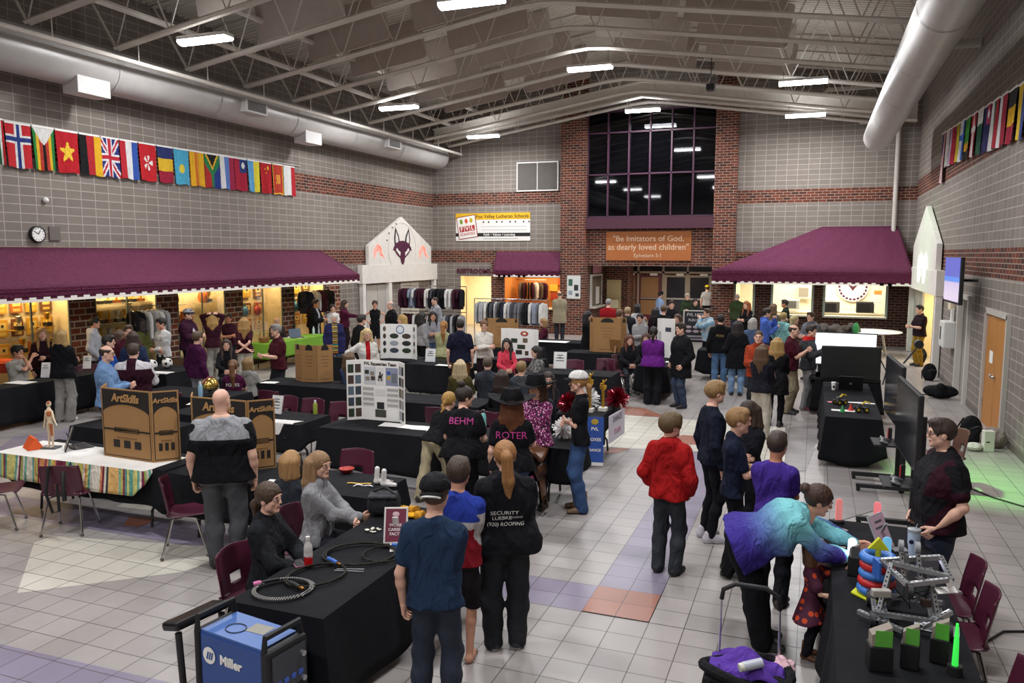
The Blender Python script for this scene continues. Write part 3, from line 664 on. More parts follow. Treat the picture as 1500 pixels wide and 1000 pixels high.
tag(ob('kitchen_shelf', MB().box((.4, 31.7, 1.02), (4.8, .6, .06)), M('e6e0cc', .5), bevel=.01), 'long pale worktop inside the kitchen', 'worktop')
tag(ob('kitchen_cupboard', MB().box((.4, 31.9, .5), (4.8, .5, .98)), M('cfc6b0', .6), bevel=.01), 'pale base cupboard under kitchen worktop', 'cupboard')
r = root('hand_towel_pack', (2.15, 31.5, 1.6), 'orange and white package on kitchen side wall', 'package'); ob('upper', MB().box((0, 0, .2), (.25, .2, .14)), M('d98a3a', .6), r); ob('lower', MB().box((0, 0, -.05), (.25, .2, .34)), PAPER, r)
# ---- wall clutter
p = onX(55, 343, LX+.06); r = root('wall_clock', p, 'round black-rimmed clock on the left block wall', 'clock'); rm = Matrix.Rotation(PI/2, 3, 'Y')
ob('rim', MB().lathe([(.01, -.04), (.17, -.04), (.17, .03), (.15, .04), (.145, .02), (.01, .02)], (0, 0, 0), 28, 0, rm), BLACK, r, smooth=True); ob('dial', MB().lathe([(.005, .022), (.145, .022), (.145, .026), (.005, .026)], (0, 0, 0), 28, 0, rm), PAPER, r)
h_ = MB(); h_.box((.03, .02, .035), (.006, .015, .09), 0, 0, R(-30)); h_.box((.03, -.04, .03), (.006, .012, .12), 0, 0, R(60)); ob('hands', h_, BLACK, r)
tk = MB()
for i in range(12): q = PI*i/6; tk.box((.029, .12*math.sin(q), .12*math.cos(q)), (.004, .01, .025), 0, 0, -q)
ob('hour_marks', tk, BLACK, r)
p = onX(80, 342, LX+.02); r = root('wall_plate', p, 'square grey cover plate beside the clock', 'plate'); ob('plate', MB().box((0, 0, 0), (.03, .26, .3)), M('67605a', .6), r, bevel=.01)
p = onX(67, 293, LX+.05); r = root('wall_sensor', p, 'small white dome sensor high on the left wall', 'sensor'); ob('dome', MB().ball((0, 0, 0), .06, 12), WHITE, r, smooth=True)
# television by the right gate, exit sign, defibrillator cabinet, conduit
a, b = onX(1396, 376, 2.55), onX(1413, 380, 2.75)
r = root('wall_television', (2.66, 18.4, 2.64), 'lit television on a bracket by the right gate', 'television', None, R(2))
ob('bezel', MB().box((0, 0, 0), (.07, 1.6, .94)), BLACK, r, bevel=.01); s_ = MB(); s_.box((-.04, 0, .25), (.006, 1.5, .42), 0); s_.box((-.04, 0, -.2), (.006, 1.5, .44), 1); s_.box((-.041, 0, .02), (.006, 1.5, .1), 2); ob('screen', s_, [M('5560b0', .3, em=.9), M('b0a6c8', .3, em=.8), M('4a78c8', .3, em=1.)], r); ob('bracket', MB().tube([(.03, 0, 0), (.4, -.2, 0)], .03, 8), BLKMET, r)
r = root('exit_light', (RX-.05, 21.2, 2.0), 'small cream sign box under the television', 'sign'); ob('case', MB().box((0, 0, 0), (.1, .4, .26)), M('dcd0b4', .5), r, bevel=.01)
r = root('wall_cabinet', (RX-.13, 21.0, 1.3), 'white wall cabinet with dark handle slot beside the gate column', 'cabinet'); ob('box', MB().box((0, 0, 0), (.26, .7, .62)), M('d9dad6', .4), r, bevel=.03); ob('slot', MB().box((-.135, .1, .02), (.01, .12, .3)), BLACK, r); ob('riser', MB().box((.08, .0, .45), (.06, .14, .3)), WHITE, r)
for i, (pts, lab) in enumerate(((((2.42, 29.85, 3.9), (2.42, 29.85, 7.45), (2.2, 29.85, 7.62), (1.2, 29.85, 7.62)), 'white downpipe in the right corner of the end wall'), (((1.4, 29.3, 7.95), (.15, 29.3, 7.95), (.0, 29.3, 8.1), (.0, 29.3, 8.5), (.15, 29.3, 8.65), (1.6, 29.3, 8.65)), 'pale looped pipe beside end of right duct'))):
    tag(ob('corner_pipe', MB().tube(pts, .075, 12), M('c9c4bc', .5, 'paint'), smooth=True), lab, 'pipe')
tag(ob('mounted_tube', MB().tube([(2.0, 19.6, 7.6), (3.05, 19.6, 7.6)], .1, 12), M('b5b0a8', .5, 'paint'), smooth=True), 'short pale tube between right duct and right wall', 'pipe')

GL0 = Vector((1.32, 11.65, 1.93))
r = root('added_green_lamp', GL0, 'small added black green-beam lamp clamped above the farther television', 'lamp'); ob('can', MB().tube([(0, -.08, .05), (0, .08, .05)], .055, 12), BLKMET, r); ob('clamp', MB().tube([(0, 0, .03), (-.17, 0, -.22)], .012, 6), BLKMET, r)  # added can: no such fitting seen, it carries the green floor spot
for loc, tgt, en, sz, cl in ((None, (2.35, 12.4, 0), 420, 80, (.25, 1, .2)), ((-2.6, 21.8, 7.4), (2.8, 25.9, 2.9), 700, 34, (.30, 1, .28))):  # floor spot and gate spot; the gate one stands in for the emblem's glow
    ld = bpy.data.lights.new('green_spot', 'SPOT'); ld.energy = en; ld.color = cl; ld.spot_size = R(sz); ld.spot_blend = 1; ld.shadow_soft_size = .05
    o = bpy.data.objects.new('green_spot', ld); COL.objects.link(o); o.location = Vector(loc) if loc else GL0+Vector((.02, .14, .1)); o.rotation_euler = (Vector(tgt)-Vector(o.location)).to_track_quat('-Z', 'Y').to_euler()
r = root('added_ceiling_spot', (-2.75, 21.75, 7.5), 'small added black spot can hung under the right roof slope', 'lamp'); ob('can', MB().box((0, 0, 0), (.22, .26, .16), ch=.02), BLKMET, r); ob('hanger', MB().tube([(0, 0, .06), (0, 0, .75)], .012, 6), BLKMET, r)  # added fitting around the gate spot; no lamp is known to hang here
# ================================================================== tables, chairs, racks
def folding_table(x0, x1, y0, y1, label, rz=0, z=.735):
    cx, cy = (x0+x1)/2, (y0+y1)/2; sx, sy = x1-x0, y1-y0
    r = root('folding_table', (cx, cy, 0), label, 'table', None, rz)
    ob('table_top', MB().box((0, 0, z-.02), (sx-.03, sy-.03, .045), ch=.012), M('55504c', .5), r)
    lx = sx > sy; L, W = (sx, sy) if lx else (sy, sx)
    for s in (-1, 1):
        m = MB(); a = s*(L/2-.32)
        T = lambda p: (p[0], p[1], p[2]) if lx else (p[1], p[0], p[2])
        for w_ in (-1, 1): m.tube([T((a, w_*(W/2-.22), z-.05)), T((a, w_*(W/2-.2), .28)), T((a, w_*(W/2-.12), .2)), T((a, w_*(W/2-.10), .012))], .016, 7)
        m.tube([T((a, -(W/2-.2), .28)), T((a, (W/2-.2), .28))], .014, 6); ob('leg', m, BLKMET, r, smooth=True)
        ob('brace', MB().tube([T((a, 0, .28)), T((a-s*.45, 0, z-.06))], .011, 6), BLKMET, r)
    return r
def tablecloth(x0, x1, y0, y1, drops, label, mat=None, z=.745, kf=None, name='tablecloth', seed=0, mats=None, rz=0):
    """drops: -x,+x,-y,+y"""
    cx, cy = (x0+x1)/2, (y0+y1)/2; hx, hy = (x1-x0)/2+.008, (y1-y0)/2+.008; P = []; st = .03
    def side(a, b, n, d0, d1, dd):
        L = math.dist(a, b); N = max(4, int(L/st))
        for i in range(N):
            t_ = i/N; w_ = min(1, t_*L/.14)*.5+.5 if t_ < .5 else min(1, (1-t_)*L/.14)*.5+.5
            e = min(1, t_*L/.16); g = min(1, (1-t_)*L/.16)
            d = dd if (e >= 1 and g >= 1) else (dd*e+(dd+d0)/2*(1-e) if e < 1 else dd*g+(dd+d1)/2*(1-g))
            nn = Vector(n); 
            P.append((a[0]+(b[0]-a[0])*t_, a[1]+(b[1]-a[1])*t_, nn.x, nn.y, d, min(e, g)))
    mx_, px_, my_, py_ = drops
    side((-hx, -hy), (hx, -hy), (0, -1), mx_, px_, my_); side((hx, -hy), (hx, hy), (1, 0), my_, py_, px_); side((hx, hy), (-hx, hy), (0, 1), px_, mx_, py_); side((-hx, hy), (-hx, -hy), (-1, 0), py_, my_, mx_)
    mb = MB(); N = len(P); rows = 7
    for j in range(rows+1):
        for i, (a, b, nx, ny, d, e) in enumerate(P):
            f = j/rows; q = i*st
            wv = .5+.5*math.sin(q*9+seed+1.3*math.sin(q*2.3+seed)); out = .004+f*d*(.06+.09*wv)*(1 if e > .9 else .9)
            nx2, ny2 = nx, ny
            if e < 1:   # corner: turn outwards
                c = Vector((math.copysign(1, a), math.copysign(1, b))); v = Vector((nx, ny)).lerp(c*.7, (1-e)*.8); nx2, ny2 = v.x, v.y; out += f*d*.12*(1-e)
            mb.v.append((a+nx2*out, b+ny2*out, z-cur(f)*d-(.0 if j else 0)))
    for j in range(rows):
        for i in range(N):
            i2 = (i+1) % N; mb.f.append((j*N+i, (j+1)*N+i, (j+1)*N+i2, j*N+i2)); mb.k.append(kf(P[i], j) if kf else 0)
    mb.f.append(tuple(range(N))); mb.k.append(kf(None, 0) if kf else 0)
    o = ob(name, mb, mats or mat or BLKCLOTH, None, (cx, cy, 0), rz, smooth=True); o.modifiers.new('thick', 'SOLIDIFY').thickness = .003
    return tag(o, label, 'tablecloth')
def cur(f): return f
TABS = [  # x0,x1,y0,y1, drops, where
 (-3.72, -2.97, 4.25, 6.55, (.5, .66, .66, .02), 'with the welding cables'), (-6.62, -4.05, 6.62, 7.36, (.3, .35, .45, .2), 'with the small white shoes'),
 (-9.15, -6.75, 9.2, 9.95, (.2, .3, .42, .2), 'with white shirt and menu frame'), (-6.4, -4.45, 9.2, 9.98, (.3, .15, .55, .3), 'under the horse team board'),
 (-4.25, -2.75, 9.25, 9.95, (.15, .4, .45, .3), 'where the saddle is shown'), (.22, .97, 4.45, 7.6, (.62, .45, .66, .5), 'with the robot'), (.24, 1.0, 12.6, 16.1, (.60, .4, .70, .3), 'with the toy vehicles'),
 (-14.0, -13.5, 8.0, 11.95, (.3, .66, .5, .5), 'along the first trophy case'), (-13.3, -12.1, 12.2, 13.3, (.4, .45, .45, .3), 'with the soccer balls'), (-9.75, -7.4, 12.0, 12.75, (.5, .5, .5, .3), 'under tall cardboard stand'),
 (-8.4, -7.1, 15.35, 16.1, (.1, .4, .62, .3), 'before man in navy polo'), (-5.6, -3.7, 15.15, 15.9, (.3, .55, .6, .3), 'under gold trophy'), (-3.55, -2.9, 16.95, 19.4, (.45, .45, .6, .3), 'beside the woman in purple'),
 (-6.7, -4.9, 11.3, 12.05, (.4, .4, .5, .3), 'by blonde in green jacket'), (-3.6, -2.9, 11.3, 12.5, (.3, .25, .55, .3), 'with the pom-poms'), (-7.5, -5.1, 20.6, 21.4, (.4, .4, .6, .3), 'with a white sheet before shop'), (-5.7, -4.1, 18.6, 19.3, (.3, .3, .6, .3), 'under the cardboard stand by the entrance'),
 (-10.5, -8.45, 15.7, 16.5, (.4, .1, .6, .3), 'under the round-photo board'), (-11.0, -9.15, 10.35, 11.15, (.5, .4, .5, .3), 'with golden helmet'), (-8.4, -6.5, 18.7, 19.4, (.4, .4, .6, .3), 'under brown board before clothes rack'),
 (-9.7, -8.2, 8.0, 8.75, (.4, .4, .55, .3), 'behind the striped table'), (-7.0, -5.75, 16.7, 17.35, (.2, .3, .6, .3), 'under the white photo board'), (-2.7, -1.6, 20.3, 21.0, (.4, .4, .6, .4), 'with leaflets near entrance')]
for i, (x0, x1, y0, y1, dr, wh) in enumerate(TABS):
    folding_table(x0, x1, y0, y1, 'folding table under black cloth ' + wh)
    tablecloth(x0, x1, y0, y1, dr, 'black tablecloth on the table ' + wh, seed=i*1.9)
# striped table
folding_table(-9.15, -6.74, 6.70, 7.35, 'folding table under the striped cloth')
tablecloth(-9.15, -6.72, 6.69, 7.35, (.2, .55, .42, .4), 'black under-cloth below the striped cloth', seed=3, z=.741)
STR = ['6aa898', 'd2b75a', 'e4decf', 'd88e62', '7a3048', 'a8bc68', 'e2dcc8', '6fb0a0', '3a444c', 'dcb070', '8ab8a4', 'cac466', 'e6e0d0', '8a4058', 'e09a68', '5a9a92', 'd6d080']
tablecloth(-9.24, -6.9, 6.57, 7.2, (.26, .0, .30, .05), 'white-topped cloth with bright vertical stripes hanging', name='striped_tablecloth', z=.747, seed=5, mats=[M('dfdcd6', .85, 'cover')]+[M(c, .85, 'cloth') for c in STR], kf=lambda p, j: 0 if p is None else 1+int((p[0]+p[1]*.7)*27+math.sin((p[0]+p[1])*23)*1.6+200) % len(STR))
# green table
folding_table(-14.3, -13.55, 17.3, 20.2, 'folding table under bright green cloth'); tablecloth(-14.3, -13.55, 17.3, 20.2, (.3, .40, .4, .4), 'bright green tablecloth by the last trophy case', M('6f9c35', .85, 'cover'), seed=2)
# ---- chairs
SHELL = M('4e1c30', .38); FOOT = M('5c5650', .7)
def make_chair():
    r = root('school_chair', (0, 0, 0), 'x', 'chair', 'maroon shell chairs')
    pr = [(.22, .425), (.19, .45), (.05, .44), (-.1, .43), (-.17, .445), (-.20, .50), (-.215, .60), (-.24, .72), (-.255, .80), (-.262, .82)]
    def S(u, v):
        t = u*(len(pr)-1); i = min(int(t), len(pr)-2); f = t-i; y = pr[i][0]*(1-f)+pr[i+1][0]*f; z = pr[i][1]*(1-f)+pr[i+1][1]*f
        x = (v-.5)*2; w_ = .225-.03*max(0, u-.75)*3; cv = x*x
        return (x*w_, y+(.05*cv if u > .5 else 0), z+(.018*cv if u < .5 else -.035*cv*max(0, (u-.9)*8)))
    mb = MB(); nu, nv = 36, 14
    V = [S(i/nu, j/nv) for i in range(nu+1) for j in range(nv+1)]; mb.v = V
    for i in range(nu):
        for j in range(nv):
            if 21 <= i <= 23 and 5 <= j <= 8: continue
            a = i*(nv+1)+j; mb.f.append((a, a+nv+1, a+nv+2, a+1)); mb.k.append(0)
    sh = ob('seat_shell', mb, SHELL, r, smooth=True, sol=.012)
    for sx in (-1, 1):
        for sy in (-1, 1):
            m = MB(); m.tube([(sx*.12, sy*.02-.02, .415), (sx*.17, sy*.12-.02, .41), (sx*.22, sy*.22-.02, .03)], .0115, 8); lg = ob('leg', m, CHROME, r, smooth=True); ob('foot', MB().ball((sx*.222, sy*.223-.02, .02), (.02, .02, .02), 8), FOOT, lg, smooth=True)
    return r
CH0 = make_chair(); chn = [0]
def chair(x, y, rz, label):
    global CH0
    if chn[0] == 0: c = CH0; c.location = (x, y, 0); c.rotation_euler.z = rz
    else: c = dup(CH0, (x, y, 0), rz)
    chn[0] += 1; c['label'] = label; return c
chair(-7.87, 6.42, R(26), 'maroon shell chair with a black bag strap, back against the striped table front')
chair(-8.72, 6.2, R(-50), 'maroon shell chair cut off by left edge beside the striped table')
chair(-6.12, 6.38, R(-52), 'empty maroon shell chair beside the bald man')
chair(-4.08, 4.95, R(-90), 'maroon chair under the seated girl in black jacket'); chair(-4.3, 5.95, R(-85), 'maroon chair under the seated girl in grey hoodie')
chair(-5.05, 7.85, R(185), 'maroon chair behind the table with small white shoes')
for x, y, l in ((-8.1, 10.55, 'maroon chair behind white shirt table, left of three'), (-7.55, 10.5, 'maroon chair behind white shirt table, middle of three'), (-6.95, 10.4, 'maroon chair behind the white shirt table, next to the green bottle')): chair(x, y, R(180), l)
for x, y, l in ((-5.35, 11.0, 'maroon chair partly hidden behind woman with bun'), (-4.55, 11.0, 'maroon chair hidden behind the two black hats'), (-8.75, 11.3, 'maroon chair pulled up at the golden helmet table'), (-10.2, 10.6, 'maroon chair under girl in maroon shirt at helmet table')): chair(x, y, 0, l)
chair(-4.95, 16.65, R(175), 'maroon chair behind trophy table, facing the viewer, left one'); chair(-4.35, 17.1, R(175), 'maroon chair behind trophy table, next to the cardboard stand')
chair(-4.12, 17.3, R(-65), 'maroon chair seen sideways at the end of trophy table')
chair(-4.1, 18.0, R(-90), 'maroon chair under front seated girl in black'); chair(-3.95, 18.75, R(-90), 'maroon chair under rear seated girl in black')
chair(1.05, 6.75, R(92), 'maroon chair behind robot, tucked next to standing man'); chair(1.04, 6.2, R(88), 'maroon chair at the robot table with oval hand hole'); chair(1.02, 5.05, R(90), 'maroon chair cut off at the lower right corner')
chair(1.75, 11.9, R(100), 'maroon chair behind the television stands'); chair(-6.0, 16.5, R(180), 'maroon chair under woman in coral top'); chair(-14.25, 12.25, R(-120), 'maroon chair under the young man in white shirt')
# ---- clothing racks with garments
def make_garment(long_):
    r = root('garment', (0, 0, 0), 'x', 'clothing')
    h = .72; mb = MB()
    n = 10; rows = [(-.01, .07), (-.05, .2), (-.10, .24), (-.22, .215), (-.45, .21), (-h, .225)]
    for si, s in enumerate((-1, 1)):
        def G(u, v, s=s):
            t = u*(len(rows)-1); i = min(int(t), len(rows)-2); f = t-i; z = rows[i][0]*(1-f)+rows[i+1][0]*f; w_ = rows[i][1]*(1-f)+rows[i+1][1]*f
            x = (v-.5)*2; return (s*(.032*(1-x*x)+.012*math.sin(x*7+u*5)*u+.004), x*w_, z)
        mb.grid(G, 10, 10)
    for s in (-1, 1):
        L = .52 if long_ else .22; mb.tube([(0, s*.19, -.06), (.005, s*.235, -.16), (0, s*.25, -.16-L*.5), (0, s*.24, -.12-L)], [.04, .05, .045, .042], 8)
    ob('cloth', mb, BLACK, r, smooth=True)
    hg = MB(); hg.tube([(0, 0, .09), (0, .02, .1), (0, .03, .08), (0, .0, .05), (0, 0, 0), (0, .19, -.06)], .004, 5); hg.tube([(0, 0, 0), (0, -.19, -.06)], .004, 5); ob('hanger', hg, SILVER, r)
    return r
GAR = [make_garment(True), make_garment(False)]; gfirst = [True, True]
CN = {'3c1a2a': 'maroon', '8f97a8': 'blue-grey', 'd8d6d2': 'white', '1d1e22': 'black', '6f7074': 'grey', 'a9a9ab': 'light grey', '2c3040': 'navy', '4c4e54': 'charcoal', '5c5348': 'brown'}
def rack(y, x0, x1, ztop, lower, cols, lab, which):
    r = root('clothes_rack', ((x0+x1)/2, y, 0), lab, 'clothes rack', 'clothes racks'); w_ = (x1-x0)/2
    m = MB(); m.tube([(-w_, 0, ztop), (w_, 0, ztop)], .015, 8); ob('rail', m, CHROME, r, smooth=True)
    if lower: ob('rail', MB().tube([(-w_, 0, lower), (w_, 0, lower)], .015, 8), CHROME, r, smooth=True)
    for s in (-1, 1):
        ob('post', MB().tube([(s*w_, 0, .08), (s*w_, 0, ztop)], .016, 8), CHROME, r, smooth=True); b = MB().tube([(s*w_, -.28, .08), (s*w_, .28, .08)], .016, 8)
        for q in (-.26, .26): b.ball((s*w_, q, .035), .035, 8)
        ob('foot_bar', b, BLKMET, r)
    for row, (zz, cl) in enumerate(zip((ztop, lower), cols)):
        if not zz: continue
        n = len(cl)
        for i, c in enumerate(cl):
            k = 0 if which == 2 else (i+row) % 2
            loc = (x0+.12+(x1-x0-.24)*(i+.5)/n, y, zz-.085); rz = R(rng.uniform(-14, 14)+(PI if 0 else 0))
            if gfirst[k]: g = GAR[k]; g.location = loc; g.rotation_euler.z = rz; gfirst[k] = False
            else: g = dup(GAR[k], loc, rz)
            for ch in g.children:
                if ch.name.startswith('cloth'): ch.material_slots[0].link = 'OBJECT'; ch.material_slots[0].material = M(c, .85, 'cloth')
            g['label'] = '%s garment, %s on %s' % (CN[c], ORD[i], ('' if not lower else 'upper rail of ' if row == 0 else 'lower rail of ')+which_name[which]); g['group'] = 'garments on the clothes racks'
which_name = {1: 'tall rack by fox gate', 2: 'low rack before shop'}
U = ['3c1a2a', '3c1a2a', '3c1a2a', '8f97a8', '8f97a8', 'd8d6d2', '2c3040', '3c1a2a', '3c1a2a', '3c1a2a', 'd8d6d2', 'd8d6d2', '1d1e22', '4c4e54', '1d1e22', '1d1e22', '1d1e22', '1d1e22', 'd8d6d2', 'd8d6d2', 'd8d6d2', '3c1a2a', '3c1a2a', '3c1a2a', '1d1e22']
Lw = ['3c1a2a', '3c1a2a', '3c1a2a', 'd8d6d2', '1d1e22', '6f7074', '6f7074', 'a9a9ab', 'a9a9ab', '1d1e22', '6f7074', 'a9a9ab', '4c4e54', 'a9a9ab', '1d1e22', 'a9a9ab']
ra_, rb_ = onY(585, 418, 25.6), onY(683, 415, 25.6)
rack(25.6, ra_.x, rb_.x, ra_.z, ra_.z-.92, (U, Lw), 'tall two-level chrome clothes rack by the fox gate', 1)
ra_, rb_ = onY(695, 437, 23.6), onY(803, 437, 23.6)
rack(23.6, ra_.x, rb_.x, ra_.z, None, (['a9a9ab', 'a9a9ab', 'a9a9ab', 'd8d6d2', '1d1e22', '4c4e54', 'd8d6d2', '6f7074', '1d1e22', '2c3040', 'd8d6d2', 'a9a9ab', '4c4e54', '4c4e54', '6f7074', '6f7074', '1d1e22', '1d1e22', 'd8d6d2', '8f97a8', '8f97a8', '6f7074', 'd8d6d2'],), 'chrome clothes rack of grey sweatshirts before the shop', 2)
r = root('garment_rail', (-14.4, 14.0, 0), 'small rail of sports jerseys against the trophy case', 'clothes rack'); 
ob('rail', MB().tube([(0, -.45, 1.95), (0, .45, 1.95)], .013, 8), CHROME, r)
for s in (-.45, .45): ob('post', MB().tube([(0, s, .02), (0, s, 1.95)], .013, 8), CHROME, r); ob('foot_bar', MB().tube([(-.25, s, .03), (.25, s, .03)], .015, 8), BLKMET, r)
for i, c in enumerate(('1d1e22', '1d1e22', 'd8d6d2', 'a9a9ab', 'd8d6d2', 'a9a9ab')):
    g = dup(GAR[0], (-14.4, 13.62+.15*i, 1.865), R(70+8*i)); g['label'] = '%s jersey, %s along the small rail by trophy case' % (CN[c], ORD[i]); g['group'] = 'jerseys on the small rail'
    for ch in g.children:
        if ch.name.startswith('cloth'): ch.material_slots[0].link = 'OBJECT'; ch.material_slots[0].material = M(c, .85, 'cloth')
for i, c in enumerate(('2c3040', 'd8d6d2', '3c1a2a', '1d1e22')):
    g = dup(GAR[0], (-14.75, 20.65+.38*i, 2.02), R(95)); g['label'] = '%s jacket hung in last trophy bay, %s from left' % (CN[c], ORD[i]); g['group'] = 'jackets in the last trophy bay'
    for ch in g.children:
        if ch.name.startswith('cloth'): ch.material_slots[0].link = 'OBJECT'; ch.material_slots[0].material = M(c, .85, 'cloth')
# shop interior clothes
for i, c in enumerate(('5c5348', '3c1a2a', '1d1e22', '3c1a2a', 'd8d6d2', '5c5348', '3c1a2a')):
    g = dup(GAR[0], (-11.5+.16*i, 31.2, 2.0), R(10*i)); g['label'] = '%s shirt hung inside the warm shop, %s from left' % (CN[c], ORD[i]); g['group'] = 'shirts inside the shop'
    for ch in g.children:
        if ch.name.startswith('cloth'): ch.material_slots[0].link = 'OBJECT'; ch.material_slots[0].material = M(c, .85, 'cloth')
tag(ob('hanging_rod', MB().tube([(-11.8, 31.2, 2.09), (-10.4, 31.2, 2.09)], .015, 8), CHROME), 'chrome rod inside the shop holding shirts', 'rod')
tag(ob('shop_counter', MB().box((-10.55, BY-.1, 1.0), (2.4, .5, .06)), M('d8c4a0', .5), bevel=.01), 'pale counter of the clothing shop window', 'counter')
for i, (x, z, c) in enumerate(((-9.9, 2.0, 'c4602a'), (-10.25, 1.75, 'd9b53a'), (-9.6, 1.7, '8a2a2a'), (-9.9, 1.5, 'e2c890'), (-10.2, 1.4, 'b0482a'))):
    tag(ob('pennant', MB().box((x, 31.75, z), (.36, .03, .28)), M(c, .7)), '%s pennant on the back wall of the shop' % ('orange', 'yellow', 'dark red', 'cream', 'rust')[i], 'pennant')
# ================================================================== figures: fields and surfaces
class Field:
    def __init__(s, lo, hi, h):
        s.h = h; s.lo = np.array(lo, float)-2.5*h; s.n = np.maximum(4, np.ceil((np.array(hi)-s.lo)/h+3).astype(int)); s.F = np.full(s.n, .25, np.float32)
        s.ax = [s.lo[i]+h*np.arange(s.n[i]) for i in range(3)]
    def sub(s, lo, hi):
        a = np.clip(np.floor((np.array(lo)-s.lo)/s.h).astype(int), 0, s.n-1); b = np.clip(np.ceil((np.array(hi)-s.lo)/s.h).astype(int)+1, a+1, s.n)
        sl = tuple(slice(a[i], b[i]) for i in range(3))
        P = np.meshgrid(s.ax[0][sl[0]], s.ax[1][sl[1]], s.ax[2][sl[2]], indexing='ij', sparse=True)
        return sl, P
    def merge(s, sl, d, k, op='u'):
        f = s.F[sl]; d = d.astype(np.float32)
        if op == 'u':
            h = np.maximum(k-np.abs(f-d), 0)/k if k > 0 else 0
            s.F[sl] = np.minimum(f, d)-h*h*k*.25
        elif op == 's':
            d = -d; h = np.maximum(k-np.abs(f-d), 0)/k if k > 0 else 0
            s.F[sl] = np.maximum(f, d)+h*h*k*.25
        elif op == 'i':
            s.F[sl] = np.maximum(f, d)
    def cone(s, a, b, ra, rb, k=.03, op='u', flat=None):
        a = np.array(a, float); b = np.array(b, float); m = max(ra, rb)+max(.06, k)
        sl, P = s.sub(np.minimum(a, b)-m, np.maximum(a, b)+m)
        ab = b-a; L2 = max(1e-9, ab@ab); dx = [P[i]-a[i] for i in range(3)]
        t = np.clip((dx[0]*ab[0]+dx[1]*ab[1]+dx[2]*ab[2])/L2, 0, 1)
        q = [dx[i]-t*ab[i] for i in range(3)]
        if flat is not None:   # (axis, factor): squash across axis
            ax, fac = flat; dt = q[0]*ax[0]+q[1]*ax[1]+q[2]*ax[2]; q = [q[i]+ax[i]*dt*(1/fac-1) for i in range(3)]
        d = np.sqrt(q[0]**2+q[1]**2+q[2]**2)-(ra+(rb-ra)*t); s.merge(sl, d, k, op)
    def ell(s, c, r, k=.03, op='u', rot=None):
        c = np.array(c, float); r = np.array(r, float); m = r.max()+max(.05, k); sl, P = s.sub(c-m, c+m)
        q = [P[i]-c[i] for i in range(3)]
        if rot is not None: q = [rot[0][i]*q[0]+rot[1][i]*q[1]+rot[2][i]*q[2] for i in range(3)]
        k0 = np.sqrt((q[0]/r[0])**2+(q[1]/r[1])**2+(q[2]/r[2])**2); k1 = np.sqrt((q[0]/r[0]**2)**2+(q[1]/r[1]**2)**2+(q[2]/r[2]**2)**2)+1e-9
        s.merge(sl, k0*(k0-1)/k1, k, op)
    def plane(s, p, n, op='i', k=0):
        """keep the side opposite to n"""
        p = np.array(p, float); n = np.array(n, float); n = n/np.linalg.norm(n); sl, P = s.sub(s.lo, s.lo+s.n*s.h)
        s.merge(sl, sum((P[i]-p[i])*n[i] for i in range(3)), k, op)
    def loft(s, o, X, Y, Z, L, tab, k=.03, g=0, u0=-.06, u1=1.03, bow=None):
        """torso-like body: centre line from o along Z; tab rows (u, half width, depth radius, y offset)"""
        tab = np.array(tab, float); o = np.array(o, float)
        c0 = o+Z*u0*L; c1 = o+Z*u1*L; m = (tab[:, 1]+tab[:, 2]).max()+g+.08
        sl, P = s.sub(np.minimum(c0, c1)-m, np.maximum(c0, c1)+m)
        q = [P[i]-o[i] for i in range(3)]
        x = q[0]*X[0]+q[1]*X[1]+q[2]*X[2]; y = q[0]*Y[0]+q[1]*Y[1]+q[2]*Y[2]; z = q[0]*Z[0]+q[1]*Z[1]+q[2]*Z[2]
        u = z/L; w_ = np.interp(u, tab[:, 0], tab[:, 1]); r_ = np.interp(u, tab[:, 0], tab[:, 2])+g; yo = np.interp(u, tab[:, 0], tab[:, 3])
        y = y-yo*1
        d = np.sqrt(np.maximum(np.abs(x)-w_, 0)**2+y**2)-r_
        e = np.maximum(u0*L-z, z-u1*L)
        rr = .03
        d = np.minimum(np.maximum(d, e), 0)+np.sqrt(np.maximum(d, 0)**2+np.maximum(e, 0)**2) if False else np.maximum(d, e)
        s.merge(sl, d*.9, k)
    def wrinkle(s, amp, fx, seed=0):
        sl, P = s.sub(s.lo, s.lo+s.n*s.h); a = seed*1.7
        s.F += (amp*(np.sin(P[2]*fx+3*np.sin(P[0]*11+a)+2*np.sin(P[1]*9+a))*np.sin(P[0]*17+P[1]*13+a)+.6*np.sin(P[0]*fx*.7+P[2]*fx*.45+a*2)*np.sin(P[1]*fx*.6-P[2]*7))).astype(np.float32)
    def nets(s):
        F = s.F; I = F < 0; nx, ny, nz = F.shape
        cnt = np.zeros((nx-1, ny-1, nz-1), np.int8)
        C = [(i, j, k) for i in (0, 1) for j in (0, 1) for k in (0, 1)]
        sh = lambda A, c: A[c[0]:nx-1+c[0], c[1]:ny-1+c[1], c[2]:nz-1+c[2]]
        for c in C: cnt += sh(I, c)
        act = (cnt > 0) & (cnt < 8); idx = np.argwhere(act)
        if len(idx) == 0: return np.zeros((0, 3)), np.zeros((0, 4), int)
        ids = np.full(act.shape, -1, np.int64); ids[act] = np.arange(len(idx))
        V = np.zeros((len(idx), 3)); N = np.zeros(len(idx))
        val = {c: F[idx[:, 0]+c[0], idx[:, 1]+c[1], idx[:, 2]+c[2]].astype(float) for c in C}
        for c in C:
            for a in range(3):
                if c[a] == 0:
                    d = list(c); d[a] = 1; d = tuple(d); va, vb = val[c], val[d]; m = (va < 0) != (vb < 0)
                    t = np.where(m, va/np.where(m, va-vb, 1), 0); p = np.array(c, float)[None, :]+np.eye(3)[a][None, :]*t[:, None]
                    V += p*m[:, None]; N += m
        V = V/np.maximum(N, 1)[:, None]; V = (V+idx)*s.h+s.lo
        Q = []
